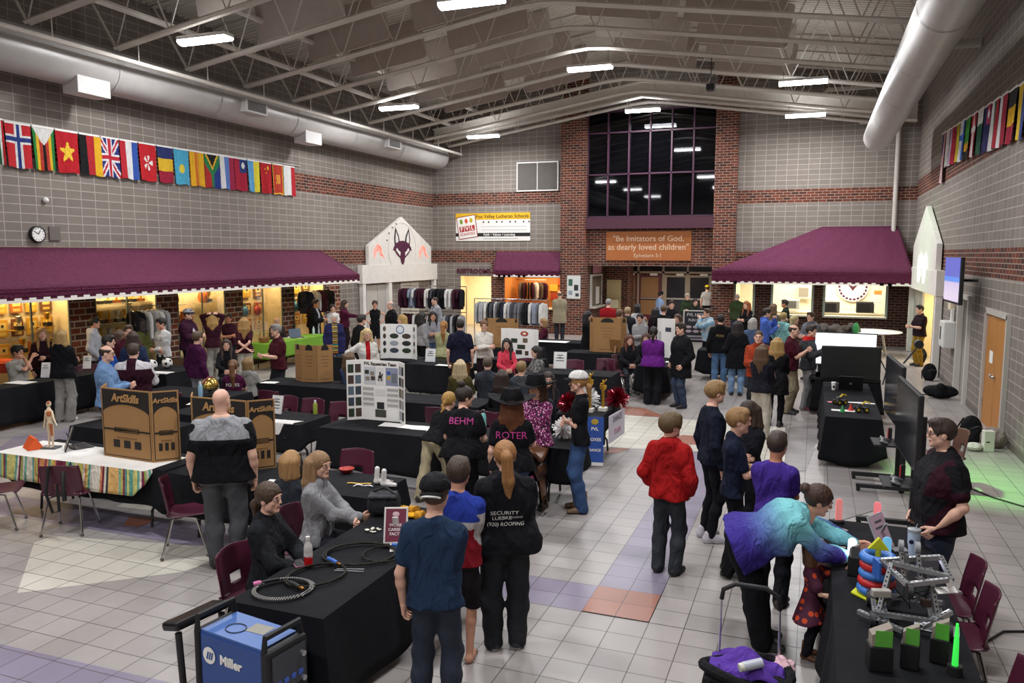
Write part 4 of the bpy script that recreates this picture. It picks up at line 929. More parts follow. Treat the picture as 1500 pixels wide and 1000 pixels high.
        for a in range(3):
            b, c = (a+1) % 3, (a+2) % 3
            s1 = [slice(None)]*3; s2 = [slice(None)]*3; s1[a] = slice(0, -1); s2[a] = slice(1, None)
            A, B = I[tuple(s1)], I[tuple(s2)]; e = np.argwhere(A != B); ok = (e[:, b] > 0) & (e[:, c] > 0) & (e[:, b] < F.shape[b]-1) & (e[:, c] < F.shape[c]-1); e = e[ok]
            fl_ = A[e[:, 0], e[:, 1], e[:, 2]]
            def cell(db, dc): q = e.copy(); q[:, b] -= db; q[:, c] -= dc; return ids[q[:, 0], q[:, 1], q[:, 2]]
            q = np.stack([cell(1, 1), cell(0, 1), cell(0, 0), cell(1, 0)], 1); q[~fl_] = q[~fl_][:, ::-1]; Q.append(q)
        return V, np.concatenate(Q)
def npmesh(name, V, Q, mats, K=None):
    me = bpy.data.meshes.new(name); me.vertices.add(len(V)); me.vertices.foreach_set('co', np.asarray(V, np.float32).ravel())
    me.loops.add(Q.size); me.loops.foreach_set('vertex_index', Q.astype(np.int32).ravel()); me.polygons.add(len(Q)); me.polygons.foreach_set('loop_start', np.arange(0, Q.size, 4, dtype=np.int32))
    for m in mats: me.materials.append(m)
    if K is not None: me.polygons.foreach_set('material_index', K.astype(np.int32))
    me.update(calc_edges=True); me.shade_smooth(); return me
def smoothmesh(V, Q, it=1, lam=.5):
    for _ in range(it):
        S = np.zeros_like(V); n = np.zeros(len(V))
        for a in range(4):
            for b in (1, 3):
                np.add.at(S, Q[:, a], V[Q[:, (a+b) % 4]]); np.add.at(n, Q[:, a], 1)
        V = V*(1-lam)+lam*S/np.maximum(n, 1)[:, None]
    return V
# ---------------- canonical head (unit: metres for a head 0.235 tall), +Y is the face
def bake_head(fem):
    f = Field((-.1, -.13, -.2), (.1, .14, .14), .0065)
    f.ell((0, -.014, .03), (.075, .095, .088), .02)
    j = .004 if fem else 0
    f.cone((0, .018, -.02), (0, .045-j, -.082), .062, .034-j, .03)
    f.cone((-.03, .02, -.06), (.03, .02, -.06), .04-j, .04-j, .03)
    f.ell((0, .066-j, -.096), (.022, .018, .016), .02)
    f.cone((-.034, .072, .024), (.034, .072, .024), .015, .015, .02)
    f.ell((-.042, .055, -.026), (.018, .018, .018), .02); f.ell((.042, .055, -.026), (.018, .018, .018), .02)
    for s in (-1, 1): f.ell((s*.032, .094, .004), (.018, .014, .012), .012, 's')
    f.cone((0, .086, .014), (0, .101, -.024), .007, .010, .012); f.cone((-.010, .093, -.028), (.010, .093, -.028), .0075, .0075, .01)
    f.ell((0, .079, -.055), (.021, .011, .006), .006); f.ell((0, .077, -.064), (.018, .011, .006), .006)
    for s in (-1, 1): f.ell((s*.077, -.008, -.008), (.010, .021, .033), .008)
    f.cone((0, -.02, -.05), (0, -.034, -.17), .052-2*j, .056-2*j, .03)
    V, Q = f.nets(); V = smoothmesh(V, Q, 1, .35)
    c = V[Q].mean(1); K = np.zeros(len(Q), int)
    lip = (np.abs(c[:, 0]) < .021) & (c[:, 1] > .076) & (np.abs(c[:, 2]+.0595) < .009); K[lip] = 1
    vs = [V]; qs = [Q]; ks = [K]; o = len(V)
    def addball(ctr, r, mi, n=8):
        nonlocal o
        t = np.linspace(0, PI, n//2+1); p = np.linspace(0, 2*PI, n, endpoint=False); T, Pp = np.meshgrid(t, p, indexing='ij')
        v = np.stack([r[0]*np.sin(T)*np.cos(Pp), r[1]*np.sin(T)*np.sin(Pp), r[2]*np.cos(T)], -1).reshape(-1, 3)+ctr
        q = np.array([(i*n+j_, (i+1)*n+j_, (i+1)*n+(j_+1) % n, i*n+(j_+1) % n) for i in range(n//2) for j_ in range(n)])
        vs.append(v); qs.append(q+o); ks.append(np.full(len(q), mi)); o += len(v)
    for s in (-1, 1):
        addball((s*.031, .077, .005), (.0125, .0125, .0068), 2); addball((s*.031, .0865, .005), (.006, .005, .006), 3)
        addball((s*.033, .089, .026), (.019, .006, .0042), 4)
    return np.concatenate(vs), np.concatenate(qs), np.concatenate(ks)
HEADS = [bake_head(False), bake_head(True)]
# ---------------- canonical right hand: wrist at origin, fingers along -Z, thumb towards +Y, palm faces -X
def bake_hand(curl):
    f = Field((-.10, -.07, -.21), (.05, .09, .035), .0045)
    f.cone((0, 0, .03), (0, 0, -.012), .024, .023, .01)
    X = (1, 0, 0)
    for y0, y1 in ((-.026, -.030), (-.009, -.011), (.009, .010), (.026, .028)): f.cone((0, y0*.6, -.015), (0, y1, -.085), .016, .0125, .014)
    for (y, L, sp) in ((-.030, .062, -.10), (-.011, .074, -.03), (.010, .078, .03), (.029, .070, .09)):
        p = np.array((0, y, -.085)); a = curl*.45; q = R(6)
        for i, (fr, r0, r1) in enumerate(((.45, .0105, .0095), (.30, .0095, .0088), (.25, .0088, .0072))):
            d = np.array((-math.sin(a), math.sin(sp), -math.cos(a))); n = p+d/np.linalg.norm(d)*L*fr; f.cone(p, n, r0, r1, .004); p = n; a += curl*(.75 if i == 0 else .6)
    p0 = np.array((-.006, .024, -.03)); p1 = p0+np.array((-.016, .026, -.030)); p2 = p1+np.array((-.010-.012*curl, .012-.01*curl, -.030)); p3 = p2+np.array((-.008-.014*curl, .002-.01*curl, -.022))
    f.cone(p0, p1, .016, .0125, .01); f.cone(p1, p2, .0118, .0105, .004); f.cone(p2, p3, .0105, .008, .004)
    return f.nets()
HANDS = {c: bake_hand(c) for c in (.25, .75, 1.35)}
# ---------------- canonical footwear, ankle above origin, toe towards +Y, sole at z=0
def bake_shoe(kind):
    f = Field((-.07, -.13, -.01), (.07, .22, .30), .008)
    f.cone((0, -.055, .045), (0, .06, .04), .042, .040, .03); f.cone((.004, .06, .036), (.006, .15, .030), .042, .034, .03)
    f.cone((0, -.05, .04), (0, -.035, .10 if kind == 'shoe' else .26), .040, .043, .03)
    if kind == 'shoe': f.cone((0, .02, .07), (0, .07, .05), .035, .03, .02)
    f.plane((0, 0, .004), (0, 0, -1))
    V, Q = f.nets(); c = V[Q].mean(1); return V, Q, (c[:, 2] < .022).astype(int)
SHOES = {k: bake_shoe(k) for k in ('shoe', 'boot')}
# ---------------- canonical hair (head space)
def bake_hair(st):
    lo, hi = np.array((-.13, -.17, -.2)), np.array((.13, .12, .17))
    if st in ('long', 'longfront', 'pony', 'braid', 'wave'): lo[2] = -.48; lo[1] = -.22
    if st in ('bun', 'topbun'): hi[2] = .24; lo[1] = -.24
    f = Field(lo, hi, .009)
    th = {'buzz': .004, 'bald': .003, 'short': .014, 'boy': .02, 'mop': .03}.get(st, .014)
    f.ell((0, -.016, .034), (.076+th, .096+th, .089+th), .01)
    if st in ('boy', 'mop', 'short'): f.ell((.02, .05, .095), (.05, .045, .03), .03); f.ell((-.03, .04, .10), (.04, .05, .03), .03)
    # cut the face out
    zc = {'buzz': .075, 'short': .062, 'boy': .048, 'mop': .035, 'bald': .1}.get(st, .055)
    f.ell((0, .125, -.06), (.082, .105, .115 if zc < .06 else .13), .012, 's')
    if st in ('buzz', 'short', 'boy', 'mop', 'bald'):
        f.plane((0, -.08, -.07), (0, .35, -1)); 
        for s in (-1, 1): f.ell((s*.085, .01, -.03), (.03, .04, .045), .01, 's')
        if st == 'bald': f.ell((0, .0, .13), (.09, .11, .09), .01, 's')
    elif st == 'bob':
        f.cone((-.05, -.06, .02), (-.06, -.05, -.12), .06, .05, .03); f.cone((.05, -.06, .02), (.06, -.05, -.12), .06, .05, .03); f.cone((0, -.09, .02), (0, -.09, -.12), .06, .05, .03)
    elif st in ('long', 'longfront', 'wave'):
        e = -.36 if st != 'wave' else -.42; n = 7
        for i in range(n):
            x = -.075+.15*i/(n-1); y = -.07-.03*(1-abs(x)/.075); f.cone((x*.9, y, .03), (x*1.25, y-.015, -.15), .05, .045, .02); f.cone((x*1.25, y-.015, -.15), (x*1.15+.01*math.sin(i*2), y-.02, e+.05*abs(math.sin(i*1.7))), .045, .02, .02)
        for s in (-1, 1):
            f.cone((s*.072, -.02, .03), (s*.085, -.01, -.14), .03, .03, .02)
            if st == 'longfront': f.cone((s*.085, -.01, -.12), (s*.095, .06, -.34), .034, .02, .02)
    else:
        f.plane((0, -.09, -.085), (0, .3, -1))
        if st == 'pony':
            f.cone((0, -.10, .06), (0, -.15, .03), .025, .04, .01); f.cone((0, -.15, .03), (.01, -.15, -.16), .045, .05, .02); f.cone((.01, -.15, -.16), (.02, -.13, -.38), .05, .018, .02)
        if st == 'lowpony': f.cone((0, -.11, -.02), (0, -.14, -.06), .025, .035, .01); f.cone((0, -.14, -.06), (0, -.14, -.19), .035, .012, .02)
        if st == 'bun': f.ell((0, -.13, .06), (.045, .04, .045), .01)
        if st == 'topbun': f.ell((0, -.06, .155), (.048, .045, .042), .01)
        if st == 'braid':
            for i in range(9): f.ell((.012*(-1)**i+.004*i, -.115-.008*i+.0006*i*i, -.02-.042*i), (.026-.0012*i, .024, .03), .006)
    sl, P = f.sub(f.lo, f.lo+f.n*f.h)
    ang = np.arctan2(P[0], -(P[1])+.02)
    f.F += (.0025*np.sin(ang*34+P[2]*18)+.0015*np.sin(ang*61-P[2]*30)).astype(np.float32) if st not in ('buzz', 'bald') else 0
    V, Q = f.nets(); return V, Q
HAIRS = {}
def hairmesh(st):
    if st not in HAIRS: V, Q = bake_hair(st); HAIRS[st] = npmesh('hair', V, Q, [BLACK])
    return HAIRS[st]
def cap_mb(back=False):
    mb = MB(); s = -1 if back else 1
    mb.grid(lambda u, v: (.096*math.cos(2*PI*v)*math.cos(u*PI/2)**.8, -.014+.116*math.sin(2*PI*v)*math.cos(u*PI/2)**.8, .052+.088*math.sin(u*PI/2)), 8, 24)
    br = MB(); br.grid(lambda u, v: ((v-.5)*2*.075*(1-.25*u*u), s*(.092+.085*u*math.cos((v-.5)*2.2))-.012, .06-.02*u-.03*((v-.5)*2)**2*(1-.3*u)), 6, 10)
    return mb, br
def hat_mb():
    mb = MB(); pr = [(.098, .03), (.1, .05), (.087, .10), (.075, .135), (.05, .142), (.02, .128), (.0, .124)]
    mb.lathe(pr[::-1], (0, -.01, 0), 24)
    br = MB(); br.grid(lambda u, v: ((.094+.11*u)*math.cos(2*PI*v)*1.0, -.01+(.10+.10*u)*math.sin(2*PI*v), .04+.055*u*u*abs(math.cos(2*PI*v))**1.5-.012*u), 6, 36)
    return mb, br
# ---------------- one figure
SKIN = {'a': 'd09a80', 'b': 'c08468', 'c': 'a8704f', 'd': '5a382a', 'p': 'dcae98'}
def ik(a, t, l1, l2, pole):
    d = t-a; L = np.linalg.norm(d); m = (l1+l2)*.995
    if L > m: t = a+d/L*m; d = t-a; L = m
    L = max(L, abs(l1-l2)+.02); u = d/np.linalg.norm(d); x = (l1*l1-l2*l2+L*L)/(2*L); h = math.sqrt(max(0, l1*l1-x*x))
    p = pole-u*(pole@u); p = p/max(1e-6, np.linalg.norm(p)); return a+u*x+p*h, t
def Rx(a): c, s = math.cos(a), math.sin(a); return np.array([[1, 0, 0], [0, c, -s], [0, s, c]])
def Ry(a): c, s = math.cos(a), math.sin(a); return np.array([[c, 0, s], [0, 1, 0], [-s, 0, c]])
def Rz(a): c, s = math.cos(a), math.sin(a); return np.array([[c, -s, 0], [s, c, 0], [0, 0, 1]])
ARM = {  # wrist relative to shoulder in arm lengths (outward, forward, up), elbow pole, curl
    'down': ((.13, .08, -.95), (.5, -1, 0), .75), 'pocket': ((.06, .20, -.84), (.7, -1, .1), .75), 'front': ((-.28, .58, -.42), (.7, -.3, -1), 1.35), 'phone': ((-.30, .55, -.22), (.6, -.2, -1), 1.35),
    'cross': ((-.46, .40, -.40), (.7, -.1, -1), .75), 'cross2': ((-.50, .30, -.47), (.7, -.1, -1), .75), 'hips': ((.16, .02, -.60), (1, -.5, 0), .75), 'head': ((-.25, -.12, .62), (1, .2, .3), .75), 'table': ((-.05, .70, -.50), (.6, -.5, -.6), .25),
    'back': ((-.42, -.30, -.72), (.8, -.6, 0), .75), 'chin': ((-.40, .42, .18), (.7, .3, -1), 1.35), 'lap': ((-.18, .62, -.60), (.8, -.5, 0), .75), 'reach': ((.0, .95, -.25), (.5, 0, -1), .25), 'fold': ((-.45, .30, -.62), (.8, -.5, -.3), .75), 'mouth': ((-.45, .50, .22), (.5, .2, -1), 1.35), 'reachup': ((.0, .8, .15), (.5, 0, -1), 1.35)}
FIG = {}
def person(x, y, a, H, label, top=('tee', '333333'), bot=('jeans', '2a3340'), hair=('short', '3a2a1e'), shoes=('shoe', '1a1a1c', 'd8d8d8'), skin='a', arms=('down', 'down'), fat=1., fem=0, lean=0, side=0, twist=0, look=0, nod=0, sit=None, legs=None, q=0, hs=None, group=None, z0=0, hat=None, zones=None, tones=(), zonef=None, hair2=None, barefoot=0, hipback=0, step=.0):
    """q: 0 far, 1 middle distance, 2 near (finer surface)"""
    h = (.021, .015, .0115)[q]; s = H/1.75; hh = hs or (.235 if H > 1.62 else .228 if H > 1.4 else .21 if H > 1.15 else .19); hk = hh/.235
    zh = .515*H; LT_ = H-hh-.035*s-zh
    if sit is not None: zh = sit+.10*s
    P0 = np.array((0, -hipback, zh)); TM = Rz(R(twist))@Rx(R(-lean))@Ry(R(side)); TX_, TY_, TZ_ = TM[:, 0], TM[:, 1], TM[:, 2]
    ft = fat; wf = .9 if fem else 1.
    if fem: tab = [(-.08, .075, .09), (.06, .098, .107), (.2, .088, .10), (.38, .062, .084), (.58, .08, .10), (.72, .088, .094), (.83, .078, .078), (.92, .045, .06), (.97, .02, .054), (1.03, .005, .05)]
    else: tab = [(-.08, .075, .09), (.06, .09, .102), (.2, .088, .102), (.38, .083, .096), (.6, .10, .11), (.75, .108, .104), (.84, .095, .086), (.92, .058, .067), (.97, .025, .058), (1.03, .008, .055)]
    yof = [-.01, -.015, .0, .005, .008, 0, -.010, -.016, -.02, -.02]
    bel = max(0, ft-1)
    tab = [(u, w_*s*(1+(ft-1)*.9), r_*s*(1+(ft-1)*(1.25 if u < .7 else .7)), (yo+(bel*.08 if .05 < u < .6 else 0))*s) for (u, w_, r_), yo in zip(tab, yof)]
    SW = (.148 if fem else .170)*s*(1+(ft-1)*.6); up, fo = .170*H, .150*H; AL = up+fo
    NB = P0+TZ_*LT_; sh = {}; arm = {}
    for sd in (1, -1):
        S0 = P0+TM@np.array((sd*SW, -.012*s, LT_*.835)); sp = arms[0 if sd == 1 else 1]
        if isinstance(sp, str): off, pole, cu = ARM[sp]
        else: off, pole, cu = sp
        off = np.array(off, float)*AL; off[0] *= sd; pole = np.array(pole, float); pole[0] *= sd
        G = TM if (abs(lean) < 35) else Rz(R(twist))
        E, W = ik(S0, S0+G@off, up, fo, G@pole); arm[sd] = (S0, E, W, cu, G@np.array((-sd, 0, 0.)), G@np.array((0, 1., 0)))
    th, ca = .238*H, .237*H; leg = {}
    for sd in (1, -1):
        H0 = P0+np.array((sd*.085*s*(1+(ft-1)*.5), 0, -.0*s)); 
        if legs is not None: A = np.array(legs[0 if sd == 1 else 1], float); A = A*np.array((sd, 1, 1))
        elif sit is not None: A = np.array((sd*.11*s, .40*s, .085*s))
        else: A = np.array((sd*.10*s, -.02+sd*step*.5, .085*s))
        pole = np.array((sd*.18, 1., .25 if sit is not None else 0)); Kn, A2 = ik(H0, A, th, ca, pole); leg[sd] = (H0, Kn, A2)
    ra, re, rw = .047*s*wf*(.55+.45*ft), .037*s*wf*(.6+.4*ft), .0255*s*wf
    rt, rk, rc, rn = .080*s*(.35+.65*ft), .054*s*(.5+.5*ft), .052*s*(.5+.5*ft), .036*s
    pts = [P0, NB]+[p for sd in (1, -1) for p in arm[sd][:3]]+[p for sd in (1, -1) for p in leg[sd]]
    lo = np.min(pts, 0)-.17*s*ft; hi = np.max(pts, 0)+.17*s*ft; lo[2] = max(lo[2], -.02); hi[2] = max(hi[2], NB[2]+.03)
    # ------- body
    HC = NB+TZ_*.02*s+Rz(R(twist*.5))@Rx(R(-lean*.35-nod))@np.array((0, .035*hk, .128*hk))
    HM = Rz(R(twist+look))@Rx(R(-lean*.25-nod))
    f = Field(lo, hi, h)
    f.loft(P0, TX_, TY_, TZ_, LT_, tab, .03, g=-.012)
    f.cone(NB-TZ_*.05*s, HC+HM@np.array((0, -.03, -.1))*hk, .055*s*wf, .048*hk, .03)
    for sd in (1, -1):
        f.cone(NB-TZ_*.02*s-TY_*.015*s, arm[sd][0]+TZ_*.005*s, .040*s, .034*s, .04)
        S0, E, W = arm[sd][:3]; f.cone(S0, E, ra-.006, re-.004, .035); f.cone(E, E+(W-E)*.35, re-.003, re-.002, .02); f.cone(E+(W-E)*.3, W, re-.002, rw, .02)
        H0, Kn, A = leg[sd]; f.cone(H0, Kn, rt-.012, rk-.008, .04); m_ = Kn+(A-Kn)*.35-np.array((0, .012, 0)); f.cone(Kn, m_, rk-.008, rc-.006, .02); f.cone(m_, A, rc-.006, rn-.004, .02)
        if barefoot:
            f.cone(A+(0, -.02, -.045), A+(0, .07, -.05), .036, .032, .02); f.cone(A+(0, .06, -.052), A+(sd*.008, .135, -.06), .034, .022, .02)
            for i in range(5): f.cone(A+(sd*(.024-.013*i), .12, -.062), A+(sd*(.026-.014*i), .168-.008*i, -.068), .012, .010, .004)
    V, Q = f.nets(); V = smoothmesh(V, Q, 1, .3)
    vs, qs, ks = [V], [Q], [np.zeros(len(Q), int)]; o = len(V)
    hv, hq, hkk = HEADS[1 if fem else 0]; vs.append((hv*hk)@HM.T+HC); qs.append(hq+o); ks.append(hkk); o += len(hv)
    for sd in (1, -1):
        S0, E, W, cu, med, fwd = arm[sd]
        gv, gq = HANDS[cu]; z = (E-W)/np.linalg.norm(E-W); n = -med; n = n-z*(n@z); n /= max(1e-6, np.linalg.norm(n))   # X axis (away from palm)
        yv = np.cross(z, n)
        if yv@fwd < 0 and sd == 1 or yv@fwd < 0 and sd == -1: yv = -yv
        Bm = np.stack([n, yv, z], 1); g2 = gv*(s if s > .8 else s*1.05)*.97; v2 = g2@Bm.T+W; q2 = gq if np.linalg.det(Bm) > 0 else gq[:, ::-1]
        vs.append(v2); qs.append(q2+o); ks.append(np.zeros(len(q2), int)); o += len(v2)
    sk = M(SKIN.get(skin, skin), .55, 'skin'); hcol = hair[1] if hair else '4a3a2c'
    me = npmesh('person', np.concatenate(vs), np.concatenate(qs), [sk, M('b0705f' if skin != 'd' else '5a3030', .5), M('e4ded8', .3), M('2c2018', .2), M(hair2 or hcol, .7)], np.concatenate(ks))
    body = bpy.data.objects.new('person', me); COL.objects.link(body); body.location = (x, y, z0); body.rotation_euler.z = faceang(x, y, a)
    tag(body, label, 'person', group)
    def part(name, V, Q, mats, K=None):
        if len(V) == 0: return None
        o = bpy.data.objects.new(name, npmesh(name, V, Q, mats, K)); COL.objects.link(o); o.parent = body; return o
    seed = len(FIG)+1; FIG[seed] = body
    wr = (.0, .003, .0042)[q]
    # ------- trousers / skirt
    bt, bc = bot[0], bot[1]
    f = Field(lo, hi, h)
    wz = .07
    eb = .010 if bt in ('slim', 'legging') else .018
    if bt in ('dress',): pass
    if bt != 'none' and bt != 'dress':
        f.loft(P0, TX_, TY_, TZ_, LT_, tab, .03, g=.002, u0=-.08, u1=wz)
        for sd in (1, -1):
            H0, Kn, A = leg[sd]
            if bt == 'skirt':
                f.cone(H0, Kn, rt+.02, rk+.07, .08); continue
            fl_ = {'slim': 0, 'legging': -.004, 'jeans': .008, 'wide': .03, 'flare': .02, 'shorts': .02}.get(bt, .012)
            f.cone(H0, Kn, rt+eb*.6, rk+eb+max(0, fl_*.6), .05)
            if bt == 'shorts':
                e_ = Kn+(A-Kn)*.02; f.plane(Kn+(Kn-H0)*.02, Kn-H0) if sit is None and sd == -1 else None; continue
            m_ = Kn+(A-Kn)*.35-np.array((0, .01, 0)); ext = A+(A-Kn)/np.linalg.norm(A-Kn)*(.03*s if bt in ('jeans', 'wide', 'flare', 'pants') else .0)
            if sit is None and legs is None: ext[2] = max(ext[2], .022)
            f.cone(Kn, m_, rk+eb+max(0, fl_*.5), rc+eb+fl_*.6, .03); f.cone(m_, ext, rc+eb+fl_*.6, rn+eb+max(.004, fl_*1.2), .03)
        f.plane((0, 0, .02), (0, 0, -1))
        if wr and bt not in ('legging',): f.wrinkle(wr, 34, seed)
        V, Q = f.nets(); V = smoothmesh(V, Q, 1, .3)
        part({'skirt': 'skirt', 'shorts': 'shorts'}.get(bt, 'trousers'), V, Q, [M(bc, .85, 'jeans' if bt in ('jeans', 'flare') else 'cloth')])
    # ------- top
    tt, tcol = top[0], top[1]
    if tt != 'none':
        e_ = {'tee': .019, 'polo': .019, 'long': .02, 'shirt': .022, 'hoodie': .03, 'jacket': .03, 'coat': .036, 'vest': .03, 'dress': .022, 'tank': .012, 'sweater': .026}[tt]
        f = Field(lo-.02, hi+.03, h); u0 = {'coat': -.45, 'dress': -.62, 'tank': .05, 'jacket': -.10, 'hoodie': -.10}.get(tt, -.06)
        if sit is not None and tt not in ('dress',): u0 = max(u0, -.06)
        t2 = list(tab)
        if tt in ('coat', 'dress', 'jacket', 'hoodie', 'shirt', 'tee', 'long', 'sweater', 'polo'):
            fl2 = .10*s if tt == 'dress' else .012*s if tt in ('coat', 'shirt', 'tee', 'polo') else .004*s; t2 = [(u0-.02, tab[1][1]+fl2, tab[1][2]+fl2*.8, tab[1][3])]+[r_ for r_ in tab if r_[0] > .0]
        f.loft(P0, TX_, TY_, TZ_, LT_, t2, .03, g=e_-.006, u0=u0, u1=.985)
        sleeve = {'tee': .62, 'polo': .68, 'dress': .62, 'vest': .0, 'tank': 0}.get(tt, 2.)
        for sd in (1, -1):
            S0, E, W = arm[sd][:3]
            f.cone(NB-TZ_*.03*s-TY_*.015*s, S0+TZ_*.004*s, .038*s+e_, .034*s+e_, .04)
            if sleeve == 0: continue
            if sleeve < 1: E2 = S0+(E-S0)*sleeve; f.cone(S0, E2, ra+e_+.002, re+e_+.009, .03)
            else:
                f.cone(S0, E, ra+e_, re+e_+.002, .035); Wc = E+(W-E)*.94; f.cone(E, E+(W-E)*.5, re+e_+.002, re+e_, .02); f.cone(E+(W-E)*.5, Wc, re+e_, rw+e_*.75+.002, .02)
        if tt == 'hoodie':
            f.ell(NB+TY_*(-.085*s)-TZ_*.03*s, np.array((.11, .055, .075))*s, .04, rot=TM); f.cone(NB+TM@np.array((-.06*s, .02*s, -.01)), NB+TM@np.array((.06*s, .02*s, -.01)), .05*s, .05*s, .04)
        if tt in ('jacket', 'coat', 'polo', 'shirt', 'vest'):
            f.cone(NB+TM@np.array((-.03*s, -.035*s, .0)), NB+TM@np.array((.03*s, -.035*s, .0)), .052*s, .052*s, .02)
        if wr: f.wrinkle(wr*(1.3 if tt in ('hoodie', 'jacket', 'coat') else 1), 30, seed+.5)
        if lo[2] < .03: f.plane((0, 0, .03), (0, 0, -1))
        V, Q = f.nets(); V = smoothmesh(V, Q, 1, .3); K = None; mats = [M(tcol, .85, 'cloth')]
        if zonef is not None:
            c = (V[Q].mean(1)-P0)@TM; u = c[:, 2]/LT_; cw = V[Q].mean(1); ad = np.full(len(c), 9.)
            for sd in (1, -1):
                for (A_, B_) in ((arm[sd][0], arm[sd][1]), (arm[sd][1], arm[sd][2])):
                    ab = B_-A_; t_ = np.clip((cw-A_)@ab/(ab@ab), 0.08, 1); ad = np.minimum(ad, np.linalg.norm(cw-(A_+t_[:, None]*ab), axis=1))
            sleeveq = (ad < .085*s) & (np.abs(c[:, 0]) > SW*.72)
            K = zonef(c[:, 0]/s, c[:, 1]/s, u, sleeveq).astype(int); mats += [m if not isinstance(m, str) else M(m, .85, 'cloth') for m in tones]
        elif isinstance(tones, (list, tuple)) and tones: mats = [tones[0]]
        part({'tee': 'shirt', 'polo': 'polo_shirt', 'long': 'shirt', 'hoodie': 'hoodie', 'jacket': 'jacket', 'coat': 'coat', 'vest': 'vest', 'dress': 'dress', 'tank': 'tank_top', 'sweater': 'sweater', 'shirt': 'shirt'}[tt], V, Q, mats, K)
    # ------- shoes
    if shoes and not barefoot:
        key = ('shoe', shoes[0])
        if key not in FIG: V, Q, K = SHOES[shoes[0]]; FIG[key] = npmesh('shoe', V, Q, [BLACK, BLACK], K)
        for sd in (1, -1):
            A = leg[sd][2]; o = bpy.data.objects.new('shoe', FIG[key]); COL.objects.link(o); o.parent = body
            o.location = (A[0], A[1]+.01, max(0, A[2]-.085*s)); o.scale = (s*.98,)*3; o.rotation_euler.z = R(-sd*8)
            for i, cc in enumerate((shoes[1], shoes[2])): o.material_slots[i].link = 'OBJECT'; o.material_slots[i].material = M(cc, .55)
    # ------- hair and headwear
    HB = Matrix.Translation(Vector(HC))@Matrix([list(r_)+[0] for r_ in HM]+[[0, 0, 0, 1]])@Matrix.Scale(hk, 4)
    if hair:
        o = bpy.data.objects.new('hair', hairmesh(hair[0])); COL.objects.link(o); o.parent = body; o.matrix_basis = HB
        o.material_slots[0].link = 'OBJECT'; o.material_slots[0].material = M(hair[1], .6, 'hair')
    if hat:
        kind, c1, c2 = hat
        if kind == 'cowboy': a_, b_ = hat_mb()
        else: a_, b_ = cap_mb(kind == 'backcap')
        if kind == 'hijab': pass
        eg = []
        if kind == 'backcap': e_ = MB().tube([((v-.5)*2*.058, -(.092+.083*math.cos((v-.5)*2.2))-.012, .042-.021*((v-.5)*2)**2) for v in [i/12 for i in range(13)]], .0045, 5); eg = [('brim_edge', e_, 'd8d8d6')]
        for nm, mb_, cc in [('hat_crown', a_, c1), ('hat_brim', b_, c2)]+eg:
            o = ob(nm, mb_, M(cc, .8, 'cloth'), body, smooth=True, sol=.004); o.matrix_basis = HB@Matrix.Scale(1.3 if kind == 'cowboy' else 1.06, 4)
    body['_n'] = 0; del body['_n']
    info = dict(body=body, P0=P0, TM=TM, LT=LT_, s=s, HC=HC, HM=HM, arm=arm, hk=hk, tab=tab)
    return info
def backtext(p, s, size, mat, u, dy=.0, x=0, bold=0., front=False, depth=None, sx=1, shear=0):
    """lettering printed on a garment: projected onto the garment surface, following its curve"""
    sg = 1 if front else -1; P0, TM, LT_, tab = p['P0'], p['TM'], p['LT'], p['tab']
    o = text(s, size, mat, (0, 0, 0), (0, 0, 0), None, 'lettering', 0, bold=bold, sx=1, shear=shear); me = o.data
    if me is None or len(me.vertices) == 0: return
    bm = bmesh.new(); bm.from_mesh(me); bmesh.ops.triangulate(bm, faces=bm.faces[:], ngon_method='EAR_CLIP')
    for _ in range(4): bmesh.ops.subdivide_edges(bm, edges=[e for e in bm.edges if e.calc_length() > .016], cuts=1); bmesh.ops.triangulate(bm, faces=bm.faces[:], ngon_method='EAR_CLIP')
    bm.to_mesh(me); bm.free()
    gar = [c for c in p['body'].children if c.name.split('.')[0] in ('shirt', 'polo_shirt', 'hoodie', 'jacket', 'coat', 'vest', 'sweater', 'dress')][0]
    from mathutils.bvhtree import BVHTree
    gm = gar.data; bv = BVHTree.FromPolygons([v.co for v in gm.vertices], [list(q.vertices) for q in gm.polygons])
    for v in me.vertices:
        c = np.array((x*p['s']+(v.co.x*sx)*(1 if not front else -1)*1., 0, u*LT_+v.co.y))
        if not front: pass
        a = Vector(P0+TM@(c+np.array((0, sg*.6, 0)))); d = Vector(TM@np.array((0, -sg, 0)))
        hit, nrm, i, ds = bv.ray_cast(a, d)
        if hit is None: hit = Vector(P0+TM@(c+np.array((0, sg*.12, 0)))); 
        v.co = hit-d*.006
    o.parent = p['body']; return o
# ================================================================== people
def vmat(name, cols, scale, kind='v', thr=.35):
    t = NT(name); tc = t.n('ShaderNodeTexCoord'); cr = t.n('ShaderNodeValToRGB'); cr.color_ramp.interpolation = 'CONSTANT'
    if kind == 'v': x = t.n('ShaderNodeTexVoronoi', Scale=scale); t.l(tc.outputs['Object'], x.inputs['Vector']); src = x.outputs['Distance']
    elif kind == 'w': x = t.n('ShaderNodeTexWave', Scale=scale, Distortion=9., Detail=2.); x.wave_type = 'BANDS'; t.l(tc.outputs['Object'], x.inputs[0]); src = x.outputs['Fac']
    else:
        x = t.n('ShaderNodeTexChecker', Scale=scale); t.l(tc.outputs['Object'], x.inputs[0]); src = x.outputs['Fac']
    e = cr.color_ramp.elements
    n = len(cols); e[0].color = lin(cols[0]); e[0].position = 0; e[1].color = lin(cols[1]); e[1].position = thr
    for i in range(2, n): q = e.new(thr+(1-thr)*(i-1)/(n-1)); q.color = lin(cols[i])
    t.l(src, cr.inputs[0]); t.l(cr.outputs[0], t.b.inputs['Base Color']); t.b.inputs['Roughness'].default_value = .8; return t.m
def F(px, py): p = fl(px, py); return p.x, p.y
